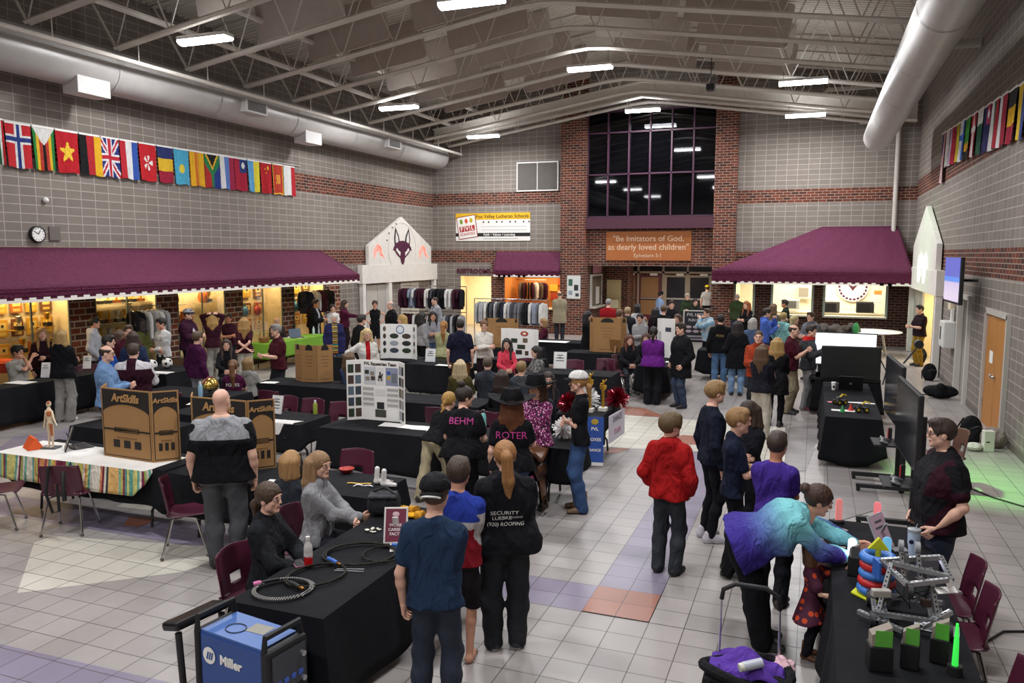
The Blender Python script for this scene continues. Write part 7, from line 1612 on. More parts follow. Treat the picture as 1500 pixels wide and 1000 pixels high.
r = root('small_basket', (-13.95, 17.6, .748), 'round wicker basket with handle on the green table', 'basket'); ob('basket', MB().lathe([(.01, 0), (.12, 0), (.16, .14), (.145, .14), (.01, .02)], n=18), M('8a5a30', .7, 'wood'), r); ob('handle', MB().tube([(-.15, 0, .13), (-.12, 0, .3), (0, 0, .36), (.12, 0, .3), (.15, 0, .13)], .01, 6), M('8a5a30', .7, 'wood'), r)
r = root('laptop', (-13.9, 19.0, .748), 'open grey laptop standing on green table', 'laptop', None, R(60)); ob('base', MB().box((0, 0, .01), (.36, .25, .018)), M('4a4c52', .4), r); ob('screen', MB().box((0, .16, .13), (.36, .012, .24), 0, 0, R(-18)), M('5a6678', .3), r)
sheet(430, 494, .6, .4, .2, 'white leaflets spread over the green table')
# trophies on the trophy table
def trophy(p, h, label, mat=GOLD, s=1.):
    r = root('trophy', p, label, 'trophy'); ob('base', MB().box((0, 0, .03), (.13*s, .13*s, .06), ch=.006), M('d8d4cc', .4), r); ob('column', MB().tube([(0, 0, .06), (0, 0, h*.62)], .022*s, 10), mat, r, smooth=True)
    ob('cup', MB().lathe([(.004, h*.62), (.02*s, h*.63), (.05*s, h*.7), (.055*s, h*.8), (.045*s, h*.8), (.004, h*.68)], n=16), mat, r, smooth=True); f_ = MB(); f_.tube([(0, 0, h*.78), (0, 0, h*.9)], [.022*s, .014*s], 8); f_.ball((0, 0, h*.94), .018*s, 8); f_.tube([(0, 0, h*.88), (.05*s, 0, h*.99)], .008*s, 6); f_.tube([(0, 0, h*.88), (-.045*s, 0, h*.84)], .008*s, 6); ob('figure', f_, mat, r, smooth=True)
    return r
p = fl(851, 592, .748); trophy(Vector((-4.1, 13.3, .748)) if 0 else Vector((-3.15, 11.6, .748)), .62, 'tall gold trophy, left of the pair behind white cap'); trophy(Vector((-2.98, 11.75, .748)), .5, 'shorter gold trophy, right of the pair behind white cap')
# pom-poms: loose strips
def pom(p, r_, c1, label):
    r = root('pom_pom', p, label, 'pom-pom'); mb = MB(); rs = random.Random(int(p.x*999))
    for i in range(260):
        d = Vector((rs.gauss(0, 1), rs.gauss(0, 1), rs.gauss(.25, 1))).normalized(); L = r_*rs.uniform(.7, 1.05); s_ = d.orthogonal().normalized()*.008; b_ = d*L+Vector((0, 0, -.02*rs.random()))
        if b_.z < -r_*.62: b_.z = -r_*.62
        mb.quad(d*r_*.2-s_, d*r_*.2+s_, b_+s_, b_-s_)
    tag(ob('strands', mb, c1, r, fix=False), kind='stuff'); ob('handle', MB().ball((0, 0, 0), r_*.3, 8), c1, r)
FOILR = M('8a1428', .2, '', .6); FOILW = M('e4e2e0', .5)
pom(Vector((-3.3, 12.0, .88)), .21, FOILW, 'white pom-pom on table behind the white cap'); pom(Vector((-2.85, 12.15, .88)), .2, FOILR, 'dark red metallic pom-pom at the table end'); pom(Vector((-3.42, 11.45, .88)), .2, FOILR, 'dark red metallic pom-pom left of white cap'); pom(Vector((-3.0, 9.8, .87)), .17, FOILW, 'white pom-pom held beside crossed arms')
r = root('blue_banner', (-2.96, 11.2, .62), 'blue vertical banner with gold crest hung at table end', 'banner', None, R(12)); ob('cloth', MB().box((0, 0, -.22), (.26, .012, .72)), M('2a50a0', .7), r); ob('crest', MB().ball((0, -.01, .07), (.055, .006, .045), 12), M('b59a3a', .5), r)
text('FVL', .07, PAPER, (0, -.009, -.04), parent=r, bold=.02); text('FOXES', .065, PAPER, (0, -.009, -.2), parent=r, bold=.02); text('DANCE', .055, PAPER, (0, -.009, -.36), parent=r, bold=.02); ob('edge', MB().box((0, -.002, -.57), (.26, .014, .05)), PAPER, r)
r = root('hanging_poster', (-2.78, 11.85, .52), 'white poster with pink writing hung on the pom-pom table side', 'poster', None, R(86)); ob('sheet', MB().box((0, 0, 0), (.8, .01, .42)), M('d5d0dc', .7), r); text('DANCE', .13, M('6a6a78', .7), (0, -.008, .12), parent=r); text('TEAM', .13, M('c88aa8', .7), (0, -.008, -.08), parent=r)
# saddle display with stirrups
r = root('saddle', (-3.22, 8.82, .62), 'brown leather western saddle on a stand before cowgirl', 'saddle'); LE = M('5e3a20', .4, 'wood'); LD = M('3a2416', .4)
ob('seat', MB().grid(lambda u, v: ((v-.5)*.5, (u-.5)*.5, .16+.14*abs(u-.5)**1.5*2.8-.34*abs(v-.5)**1.7), 14, 14), LE, r, smooth=True, sol=.03); ob('horn', MB().tube([(0, .22, .2), (0, .26, .33)], [.03, .022], 10), LD, r, smooth=True)
for s in (-1, 1):
    ob('fender', MB().grid(lambda u, v, s=s: (s*(.22+.05*u), (v-.5)*(.2-.05*u), .02-.42*u), 8, 5), LE, r, smooth=True, sol=.012); ob('skirt', MB().grid(lambda u, v, s=s: (s*(.17+.08*u), (v-.5)*.46*(1-.3*u), .12-.26*u), 8, 6), LD, r, smooth=True, sol=.015)
    ob('stirrup', MB().tube([(s*.28, -.06, -.40), (s*.29, -.07, -.52), (s*.29, .07, -.52), (s*.28, .06, -.40)], .014, 6, closed=True), LD, r, smooth=True)
tr = MB()
for k in range(16): tr.ball((-.14+.004*k, -.27, .22-.035*k), .013, 6)
ob('silver_trim', tr, SILVER, r, smooth=True)
ob('stand', MB().box((0, 0, -.3), (.12, .36, .64)), M('2a1c14', .6), r); ob('pink_tassel', MB().tube([(.16, -.12, -.1), (.165, -.13, -.22)], [.02, .03], 8), M('c0387a', .6), r)
# ---- right side: robot table
LIGHTS = [((1228, 765), 'ff9a94', 'coral red lit acrylic marker, left one'), ((1284, 770), 'ff8a90', 'coral red lit acrylic marker beside pink one'), ((1287, 786), 'e88ae0', 'pink lit acrylic marker at the table middle'), ((1247, 828), 'e8e4ff', 'bright white lit acrylic marker under the woman\u2019s hand'), ((1298, 826), '7ac8ee', 'pale blue lit acrylic marker by the leaning picture')]
for (px, py), c, lab in LIGHTS:
    r = root('acrylic_light', fl(px, py, .748), lab, 'light', None, rng.uniform(-.4, .4)); ob('base', MB().lathe([(.005, 0), (.05, 0), (.05, .02), (.045, .024), (.005, .024)], n=20), BLACK, r, smooth=True)
    pts = [(-.028, .024), (.028, .024), (.028, .19)]+[(.028*math.cos(R(18*i)), .19+.028*math.sin(R(18*i))) for i in range(1, 10)]+[(-.028, .19)]
    em = 2.2 if 'white' in lab else .3
    ob('plate', MB().prism(pts, -.004, .004, 'y'), M(c, .3, em=em), r); ob('glow_edge', MB().tube([(a, 0, b) for a, b in pts], .004, 5, closed=True), M(c, .3, em=em*1.6), r)
ld = bpy.data.lights.new('marker_glow', 'POINT'); ld.energy = 1.2; ld.color = (.85, .8, 1); ld.shadow_soft_size = .05; o = bpy.data.objects.new('marker_glow', ld); COL.objects.link(o); o.location = fl(1247, 828, .748)+Vector((-.02, -.05, .12))
for i, (px, py) in enumerate(((1237, 776), (1237, 785), (1240, 789), (1233, 796), (1233, 802), (1262, 797), (1268, 801), (1268, 807), (1273, 812), (1262, 806))):
    tag(ob('puzzle_piece', MB().box((0, 0, .003), (.06, .03, .004), 0, rng.uniform(0, 3), ch=.001), M('b8a49c', .6), None, fl(px, py, .748)), 'small pale flat piece scattered among the lit markers', 'puzzle piece', 'pale pieces on the robot table')
r = root('tumbler', fl(1337, 818, .748), 'tall white insulated tumbler with clear lid', 'cup'); ob('body', MB().lathe([(.005, 0), (.033, 0), (.037, .08), (.045, .13), (.047, .22), (.005, .22)], n=22), M('b8cbe0', .3), r, smooth=True); ob('lid', MB().lathe([(.005, .22), (.049, .22), (.049, .245), (.03, .25), (.005, .25)], n=22), M('9aa0a4', .3), r, smooth=True); ob('badge', MB().ball((-.02, -.042, .15), (.02, .006, .02), 10), M('1d2440', .4), r); ob('straw', MB().tube([(.01, 0, .25), (.02, 0, .29)], .004, 6), SILVER, r)
tag(ob('plastic_bag', MB().box((0, 0, .008), (.12, .09, .014), 0, .3, ch=.005), M('8a8a8e', .15), None, fl(1318, 806, .748)), 'small clear plastic packet beside the tumbler', 'packet')
r = root('ring_stack', fl(1283, 872, .748), 'blue and red stacking rings on a yellow base', 'toy'); YL = M('c8cc1e', .45)
hx = [(.17*math.cos(PI*i/3+.2), .15*math.sin(PI*i/3+.2)) for i in range(6)]; ob('base', MB().prism(hx, 0, .018), YL, r, bevel=.006)
for i, c in enumerate(('3f78c8', 'c0282c', '3f78c8', 'c0282c', '3f78c8')):
    rr = .098-.004*i+(.008 if i == 4 else 0); ob('ring', MB().tube([(rr*math.cos(2*PI*k/28), rr*math.sin(2*PI*k/28), .05+.058*i) for k in range(28)], .034, 14, closed=True), M(c, .35), r, smooth=True)
ob('post', MB().tube([(0, 0, .02), (0, 0, .36)], .02, 10), YL, r); ob('arrow_top', MB().prism([(-.07, .34), (-.025, .34), (0, .345), (.025, .34), (.07, .34), (0, .43)], -.02, .02, 'y'), YL, r, bevel=.006)
# robot: aluminium channels, wheels, motors
r = root('robot', (.66, 5.62, .748), 'metal competition robot of slotted channels and rollers', 'robot'); AL = M('b4b6b8', .3, '', .75); rs = random.Random(4)
def chan(a, b, w_=.028): 
    a, b = Vector(a), Vector(b); d = b-a; L = d.length; q = d.to_track_quat('X', 'Z').to_matrix(); m = MB()
    for (oy, oz, sy, sz) in ((0, w_/2, w_, .003), (w_/2, 0, .003, w_), (-w_/2, 0, .003, w_)):
        V = [a+q@Vector((t_*L, oy+sx*sy/2, oz+ss*sz/2)) for t_ in (0, 1) for sx in (-1, 1) for ss in (-1, 1)]; m.add(V, [(0, 1, 3, 2), (4, 6, 7, 5), (0, 4, 5, 1), (2, 3, 7, 6), (0, 2, 6, 4), (1, 5, 7, 3)])
    n = int(L/.03)
    for i in range(n): m.add([a+q@Vector((.015+i*.03+dx, dy, w_/2+.002)) for dx, dy in ((-.006, -.006), (.006, -.006), (.006, .006), (-.006, .006))], [(0, 1, 2, 3)], 1)
    return ob('channel', m, [AL, BLACK], r)
for a, b in (((-.2, -.25, .06), (-.2, .2, .06)), ((.2, -.25, .06), (.2, .2, .06)), ((-.14, -.25, .06), (-.14, .2, .06)), ((.14, -.25, .06), (.14, .2, .06)), ((-.22, -.2, .1), (.22, -.2, .1)), ((-.22, .12, .1), (.22, .12, .1)), ((-.17, -.05, .06), (-.10, .05, .36)), ((.17, -.05, .06), (.12, .05, .36)), ((-.1, .05, .36), (.22, -.02, .34)), ((-.16, .12, .34), (.2, .16, .40)), ((-.16, .12, .34), (-.02, -.1, .28)), ((.0, .1, .1), (-.02, .08, .42)), ((.06, -.24, .07), (.24, -.1, .14)), ((-.3, -.1, .05), (-.05, -.3, .05)), ((.2, .16, .4), (.24, -.05, .33)), ((-.02, -.1, .28), (.22, -.05, .33))): chan(a, b)
for (x, y, z) in ((-.22, -.2, .055), (.22, -.2, .055), (-.22, .15, .055), (.22, .15, .055), (0, -.1, .24)): ob('wheel', MB().tube([(x-.016, y, z), (x+.016, y, z)], .052, 18), M('2c2c30', .5), r, smooth=True)
for (x, y, z) in ((-.1, -.08, .14), (.1, -.06, .16), (.02, .05, .2), (.08, .1, .24)): ob('motor', MB().box((x, y, z), (.06, .045, .045), 0, rs.uniform(0, 3), ch=.006), M('3a2a24' if x > 0 else '1c1c1e', .5), r)
for s in (-.06, .04): ob('roller', MB().tube([(s, .12, .46), (s+.03, .12, .46)], .04, 14), M('8d9094', .4), r, smooth=True); chan((s+.015, .12, .45), (s+.03, .04, .28), .022)
ob('battery', MB().box((-.17, -.1, .2), (.12, .05, .05), 0, .3, ch=.008), M('a8a49a', .4), r); ob('blue_flag_plate', MB().box((-.19, .06, .30), (.012, .11, .12), 0, .35), M('2f5fb0', .4), r); ob('white_plate', MB().box((.22, .0, .24), (.14, .05, .006), 0, .5, R(30)), PAPER, r)
for k in range(6): ob('wire', MB().tube([(rs.uniform(-.15, .15), rs.uniform(-.15, .1), .12), (rs.uniform(-.15, .15), rs.uniform(-.15, .1), .26), (rs.uniform(-.15, .15), rs.uniform(-.15, .1), .14)], .004, 5), BLACK, r, smooth=True)
tag(ob('information_sheet', MB().box((0, 0, .004), (.26, .16, .003), 0, -.15), M('b8b8bc', .4), None, fl(1372, 920, .748)), 'glossy grey sheet lying behind the black bins', 'sheet')
KB = M('8d8478', .8, 'paint'); GRN = M('5aa83c', .6)
for i, (px, py, w_, lab) in enumerate(((1287, 978, .13, 'black mesh bin with a green box, left of three'), (1332, 976, .10, 'black bin with green box, middle of three'), (1375, 968, .10, 'black bin with green box, right of three'), (1250, 842, .08, 'small black bin with dark box near the white marker'))):
    r = root('mesh_bin', fl(px, py, .748), lab, 'bin', None, R(-10+20*(i == 0))); ob('bin', MB().box((0, 0, .075), (w_, w_*.8, .15), ch=.006), M('151517', .55), r)
    bx = root('gift_box', fl(px, py, .748)+Vector((0, 0, .15)), ('green and kraft pointed box standing in %s bin' % ('left black mesh', 'middle black', 'right black', 'small black')[i]), 'box', None, R(-10+20*(i == 0))); hh = .12 if i < 3 else .1
    ob('wall', MB().prism([(-w_*.42, -.0), (w_*.42, 0), (w_*.42, hh), (-w_*.42, hh*.55)], -w_*.3, w_*.3, 'y'), KB, bx); ob('label', MB().box((.01, -w_*.305, hh*.4), (w_*.72, .004, hh*.8)), GRN if i < 3 else M('4a4c50', .5), bx)
r = root('glow_wand', fl(1398, 986, .748), 'glowing green wand standing in a black holder', 'toy'); ob('holder', MB().lathe([(.005, 0), (.045, 0), (.04, .05), (.005, .05)], n=18), BLACK, r); ob('blade', MB().tube([(0, 0, .05), (0, 0, .2), (0, .005, .3)], [.018, .014, .007], 10), M('3ade4e', .3, em=.8), r, smooth=True)
tag(ob('clear_box', MB().box((0, 0, .05), (.13, .1, .1), ch=.004), M('6a6c74', .15), None, fl(1342, 850, .748)+Vector((.1, .25, 0)), .3), 'small smoked clear box behind the robot', 'box')
# ---- toy table
def buggy(px, py, rz, label):
    r = root('toy_vehicle', fl(px, py, .748), label, 'toy', None, rz); YM = M('d8b81e', .45)
    ob('chassis', MB().box((0, 0, .06), (.16, .05, .025), ch=.005), BLACK, r)
    for sx in (-.06, .06):
        for sy in (-.05, .05): ob('wheel', MB().tube([(sx, sy-.015, .04), (sx, sy+.015, .04)], .04, 14), BLACK, r, smooth=True); ob('hub', MB().tube([(sx, sy-.018, .04), (sx, sy+.018, .04)], .02, 10), YM, r)
    ob('arm', MB().tube([(-.05, 0, .07), (.05, 0, .16), (.12, 0, .14)], .014, 6), YM, r); ob('block', MB().box((-.03, 0, .1), (.06, .05, .05), ch=.004), M('4a4c50', .5), r)
buggy(1230, 592, .7, 'yellow and black toy loader, farther one'); buggy(1262, 603, .2, 'yellow and black toy car, nearer one')
for (px, py, c, lab) in ((1234, 603, '2f8f45', 'small green cone on toy table'), (1246, 601, 'c83a34', 'small red cone on toy table')):
    tag(ob('toy_cone', MB().lathe([(.005, 0), (.05, 0), (.05, .008), (.035, .01), (.008, .1), (.002, .1)], n=16), M(c, .5), None, fl(px, py, .748)), lab, 'cone')
tag(ob('pink_card', MB().box((0, 0, .004), (.2, .1, .004), 0, .3), M('d87a8a', .6), None, fl(1222, 589, .748)), 'pink paper strip beside toy loader', 'paper')
r = root('paper_cup', fl(1221, 571, .748), 'white paper cup with dark round logo by the monitors', 'cup'); ob('cup', MB().lathe([(.005, 0), (.03, 0), (.042, .13), (.005, .13)], n=18), PAPER, r, smooth=True); ob('lid', MB().lathe([(.005, .13), (.044, .13), (.042, .145), (.005, .15)], n=18), PAPER, r); ob('logo', MB().ball((0, -.036, .065), (.022, .006, .022), 10), BLACK, r)
# monitors and television stands
r = root('display_screen', (.62, 17.0, .75), 'large bright white screen behind the black monitor', 'screen', None, R(-4)); ob('screen', MB().box((0, 0, .53), (1.12, .03, .62)), M('eef3ff', .4, em=1.15), r); ob('bezel', MB().box((0, .03, .53), (1.16, .04, .66)), BLACK, r); ob('stand', MB().box((0, .05, .12), (.2, .1, .24)), BLACK, r); ob('foot', MB().box((0, .04, .01), (.5, .3, .02)), BLACK, r)
tag(ob('monitor_table', MB().box((.62, 17.0, .72), (1.3, .75, .05)), BLACK), 'dark table top carrying the bright white screen', 'table')
for sx in (0, 1.22): pass
tag(tablecloth(.1, 1.25, 16.65, 17.4, (.66, .66, .66, .4), 'black cloth under bright white screen', seed=9), None)
r = root('monitor', (.68, 15.75, .748), 'big black monitor seen from behind at the toy table end', 'monitor', None, R(3)); ob('back_shell', MB().box((0, 0, .42), (1.02, .06, .62), ch=.02), M('101013', .5), r); ob('stand', MB().box((0, .03, .08), (.12, .1, .16)), BLACK, r); ob('foot', MB().box((0, 0, .01), (.4, .26, .02), ch=.005), BLACK, r); ob('cable', MB().tube([(.5, 0, .5), (.6, -.05, .3), (.55, -.05, .05)], .012, 6), BLACK, r)
r = root('laptop', (.66, 15.2, .748), 'black laptop with open lid seen from behind on toy table', 'laptop', None, R(183)); ob('base', MB().box((0, 0, .01), (.40, .27, .02)), BLACK, r); ob('screen', MB().box((0, .15, .14), (.40, .012, .27), 0, 0, R(-14)), M('141418', .4), r); ob('badge', MB().ball((0, .158, .14), (.025, .006, .025), 10), M('5a5a5e', .3), r)
def tvstand(x, y, z, rz, label):
    r = root('television', (x, y, 0), label, 'television', None, rz)
    ob('bezel', MB().box((0, 0, z), (.05, 1.42, .82), ch=.012), BLACK, r); ob('screen', MB().box((-.027, 0, z), (.004, 1.37, .77)), M('22242a', .12), r)
    for s in (-.2, .2): ob('post', MB().box((.12, s, z*.5+.05), (.06, .05, z+.1)), BLKMET, r)
    ob('foot', MB().box((-.05, -.3, .08), (.8, .06, .05)), BLKMET, r); ob('foot', MB().box((-.05, .3, .08), (.8, .06, .05)), BLKMET, r); ob('foot_bar', MB().box((.12, 0, .08), (.06, .62, .05)), BLKMET, r)
    for sx in (-.42, .32):
        for sy in (-.3, .3): ob('caster', MB().ball((sx, sy, .03), .03, 8), BLACK, r)
    ob('shelf', MB().box((-.06, 0, .62), (.36, .46, .025)), BLKMET, r); ob('cable', MB().tube([(.16, .1, z), (.2, .12, .6), (.15, .05, .12)], .012, 6), BLACK, r)
    for k, (a, b) in enumerate(((-.12, -.12), (-.1, .05))):
        g = root('game_controller', Vector((x, y, 0))+Matrix.Rotation(rz, 3, 'Z')@Vector((a, b, .635)), 'grey and black game controller, %s one on %s' % (('front', 'rear')[k], ('nearer television shelf' if y < 10.6 else 'farther television shelf')), 'controller', None, rz+.4*k)
        m = MB(); m.ball((0, 0, .025), (.05, .07, .022), 10); m.tube([(0, -.06, .025), (.05, -.085, .02)], [.024, .018], 8); m.tube([(0, .06, .025), (.05, .085, .02)], [.024, .018], 8); ob('shell', m, M('3c3e42', .4), g, smooth=True); ob('buttons', MB().ball((-.01, .04, .046), .012, 6), PAPER, g)
    g = root('game_pad', Vector((x, y, 0))+Matrix.Rotation(rz, 3, 'Z')@Vector((0, .17, .633)), 'upright red and black handheld grip on %s' % ('nearer television shelf' if y < 10.6 else 'farther television shelf'), 'controller', None, rz); ob('grip', MB().box((0, 0, .08), (.05, .04, .16), ch=.012), BLACK, g); ob('red_side', MB().box((-.027, 0, .08), (.008, .03, .13), ch=.003), M('d82a24', .4), g)
tvstand(1.03, 9.6, 1.32, R(3), 'black television on a wheeled stand, nearer one behind glasses man'); tvstand(1.06, 11.65, 1.34, R(3), 'black television on wheeled stand, farther one beside toy table')
# ---- wagon, bags on the floor, cables, picnic table, plant
r = root('rolling_bag', (-.32, 5.25, 0), 'black wheeled bag stuffed with purple blanket, tall handle', 'bag')
ob('body', MB().box((0, -.05, .22), (.54, .36, .38), ch=.05), M('17171a', .8, 'cloth'), r, smooth=True)
lip = MB().tube([(.28*math.cos(2*PI*i/24), -.05+.19*math.sin(2*PI*i/24), .41+.03*math.sin(4*PI*i/24)) for i in range(24)], .035, 8, closed=True); ob('rim', lip, M('17171a', .8, 'cloth'), r, smooth=True)
for s in (-1, 1): ob('handle_tube', MB().tube([(s*.20, .16, .2), (s*.195, .15, .62)], .009, 8), SILVER, r, smooth=True); ob('handle_tube_upper', MB().tube([(s*.195, .15, .6), (s*.19, .14, .84)], .007, 8), SILVER, r, smooth=True)
ob('handle_grip', MB().tube([(-.19, .14, .8), (-.18, .14, .87), (-.10, .14, .92), (.10, .14, .92), (.18, .14, .87), (.19, .14, .78)], .016, 10), BLACK, r, smooth=True)
for s in (-1, 1): ob('wheel', MB().tube([(s*.2, .12, .05), (s*.24, .12, .05)], .05, 14), BLACK, r)
text('carters', .07, PAPER, (-.02, -.232, .31), parent=r, bold=.02)
bl = MB().grid(lambda u, v: ((u-.5)*.48, (v-.5)*.32-.0, .40+.10*math.sin(u*PI)*math.sin(v*PI)+.025*math.sin(u*11+v*5)+.015*math.sin(v*14)), 24, 18); tag(ob('purple_blanket', bl, M('5a3a9a', .85, 'cloth'), None, (-.32, 5.25, 0), smooth=True, sol=.02), 'crumpled purple fleece blanket bulging out of the black bag', 'blanket')
bl = MB().grid(lambda u, v: ((u-.5)*.16, (v-.5)*.16, .06*math.sin(u*PI)*math.sin(v*PI)+.015*math.sin(u*9+v*7)), 12, 12); tag(ob('pink_cloth', bl, M('d8b0b8', .85, 'cloth'), None, (-.1, 5.32, .42), smooth=True, sol=.015), 'pale pink cloth poking from the bag corner', 'cloth')
r = root('baby_bottle', (-.28, 5.1, .47), 'clear bottle lying on the purple blanket', 'bottle'); ob('body', MB().tube([(-.05, -.02, .03), (.06, .04, .05)], .032, 14), M('b8bcc8', .2), r, smooth=True); ob('cap', MB().tube([(-.075, -.035, .025), (-.05, -.02, .03)], .028, 12), M('d8d8c8', .4), r)
def backpack(p, s, rz, label, kind=0):
    r = root('backpack', p, label, 'bag', None, rz); m = M('17181b', .8, 'cloth')
    f = Field((-.3, -.3, -.02), (.3, .3, .6), .014); f.ell((0, 0, .2), (.17, .12, .24) if not kind else (.34, .14, .14), .02) if not kind else f.ell((0, 0, .12), (.28, .13, .12), .02); f.cone((0, -.09, .1), (0, -.1, .2), .09, .08, .03); f.plane((0, 0, .0), (0, 0, -1)); f.wrinkle(.006, 20, 3); V, Q = f.nets()
    o = bpy.data.objects.new('body', npmesh('body', V*s, Q, [m])); COL.objects.link(o); o.parent = r
    ob('strap', MB().tube([(-.05*s, .1*s, .38*s if not kind else .2*s), (-.1*s, .18*s, .2*s), (-.08*s, .2*s, .03), (-.3*s*(1 if kind else .3), .16*s, .015)], .014, 6), BLACK, r, smooth=True); ob('zip', MB().tube([(-.1*s, -.12*s, .26*s), (0, -.15*s, .3*s), (.1*s, -.12*s, .26*s)] if not kind else [(-.2*s, -.06*s, .22*s), (0, -.08*s, .245*s), (.2*s, -.06*s, .22*s)], .006, 5), M('5a5a60', .4), r)
backpack(Vector((2.8, 22.25, 0)), 1.0, R(20), 'black backpack leaning by the near gate column'); backpack(Vector((2.7, 19.55, 0)), 1.25, R(-10), 'black duffel bag lying flat on floor', 1); backpack(Vector((2.55, 14.95, 0)), 1.1, R(30), 'black backpack on the floor before wooden door'); backpack(Vector((2.95, 25.7, 0)), 1.1, R(0), 'dark backpack behind man in khaki trousers')
r = root('jacket_heap', (2.85, 14.8, 0), 'grey and brown jackets heaped beside the backpack', 'clothes'); f = Field((-.25, -.25, -.02), (.25, .25, .4), .016); f.ell((0, 0, .14), (.2, .16, .18), .03); f.ell((.08, -.05, .2), (.12, .1, .12), .03); f.plane((0, 0, 0), (0, 0, -1)); f.wrinkle(.015, 22, 5); V, Q = f.nets(); o = bpy.data.objects.new('heap', npmesh('heap', V, Q, [M('8a8078', .85, 'cloth')])); COL.objects.link(o); o.parent = r
r = root('snack_bag', (2.72, 14.45, 0), 'white paper carton standing by the jacket heap', 'carton'); ob('carton', MB().box((0, 0, .17), (.16, .12, .34), 0, .2, ch=.01), M('d8d4cc', .6), r); ob('mark', MB().box((-.01, -.065, .16), (.05, .006, .02), 0, .2), BLACK, r)
tag(ob('white_pouch', MB().ball((0, 0, .07), (.13, .1, .07), 12), M('d5cfc8', .7, 'cloth'), None, (2.52, 14.4, 0), smooth=True), 'rolled white cloth bundle beside the carton', 'bundle')
for pts, lab in ((((1.6, 12.3, .01), (1.9, 12.3, .01), (2.3, 11.6, .01), (2.9, 11.0, .01)), 'black cable crossing the green-lit floor'), (((1.2, 6.8, .01), (1.6, 7.4, .01), (2.1, 7.6, .01), (2.5, 7.7, .01)), 'black cable from the robot table, farther one'), (((1.2, 6.0, .01), (1.7, 6.3, .01), (2.3, 6.5, .01)), 'black cable from the robot table, nearer one')): tag(ob('floor_cable', MB().tube(pts, .01, 6), BLACK, smooth=True), lab, 'cable')
r = root('cafe_table', (1.75, 27.3, 0), 'white oval cafe table on folding steel legs by the kitchen', 'table'); ob('top', MB().lathe([(.01, 0), (.86, 0), (.88, .015), (.86, .03), (.01, .03)], (0, 0, .73), 36), PAPER, r, smooth=True)
for s in (-1, 1): ob('leg', MB().tube([(s*.3, -.3, .72), (s*.42, -.35, .03), (s*.42, .35, .03), (s*.3, .3, .72)], .02, 7), CHROME, r, smooth=True); ob('brace', MB().tube([(s*.4, 0, .05), (-s*.25, 0, .7)], .015, 6), CHROME, r)
r = root('potted_plant', (.75, 25.9, 0), 'leafy green potted plant by the kitchen wall', 'plant'); ob('pot', MB().lathe([(.01, 0), (.17, 0), (.22, .32), (.2, .34), (.01, .3)], n=20), M('4a4238', .6), r); lf = MB(); rs = random.Random(9)
for i in range(90):
    q = rs.uniform(0, 2*PI); L = rs.uniform(.3, .62); el = rs.uniform(.3, 1.4); c = Vector((math.cos(q)*math.cos(el), math.sin(q)*math.cos(el), math.sin(el))); s_ = Vector((-math.sin(q), math.cos(q), 0))*.03; b = Vector((0, 0, .34)); m_ = b+c*L*.7; e = b+c*L+Vector((0, 0, -.12*L)); lf.add([b, m_+s_, e, m_-s_], [(0, 1, 2, 3)])
ob('foliage', lf, M('4f7a3a', .6), r, fix=False)
for i in range(26):
    p = Vector((.35+rng.uniform(0, 1.0), 26.9+rng.uniform(0, .6), .0))
r = root('flower_bed', (.75, 26.7, 0), 'low dark table heaped with coats and plants behind screens', 'table'); ob('box', MB().box((0, 0, .35), (1.3, .6, .7)), M('2a2420', .7), r); ob('green_seat', MB().ball((.5, -.1, .85), (.1, .06, .22), 12), M('2f8a4a', .5), r)
f = Field((-.7, -.35, -.02), (.7, .35, .5), .03); rs = random.Random(2)
for k in range(14): f.ell((rs.uniform(-.5, .5), rs.uniform(-.2, .2), rs.uniform(.02, .22)), (.16, .14, .12), .04)
f.wrinkle(.02, 18, 4); V, Q = f.nets(); o = bpy.data.objects.new('coat_heap', npmesh('coat_heap', V+np.array((0, 0, .72)), Q, [M('57504c', .85, 'cloth')])); COL.objects.link(o); o.parent = r
# coloured boxes by the entrance
for i, (c, z, w_) in enumerate((('3f9a5a', .9, .36), ('4aa0c8', .6, .38), ('e07a2a', .25, .4))): tag(ob('storage_crate', MB().box((-5.25, 20.3, z+.0), (w_, .34, .3), ch=.02), M(c, .5)), '%s crate in the stack beside the hijab woman' % ('green topmost', 'blue middle', 'orange lowest')[i], 'crate')
tag(ob('storage_crate', MB().box((-4.85, 20.35, .9), (.34, .3, .42), ch=.02), M('b8d06a', .6)), 'pale lime box beside the stack of coloured crates', 'crate')
tag(ob('crate_stand', MB().box((-4.9, 20.35, .34), (.4, .34, .68)), BLACK), 'black stand under the pale lime box', 'stand')
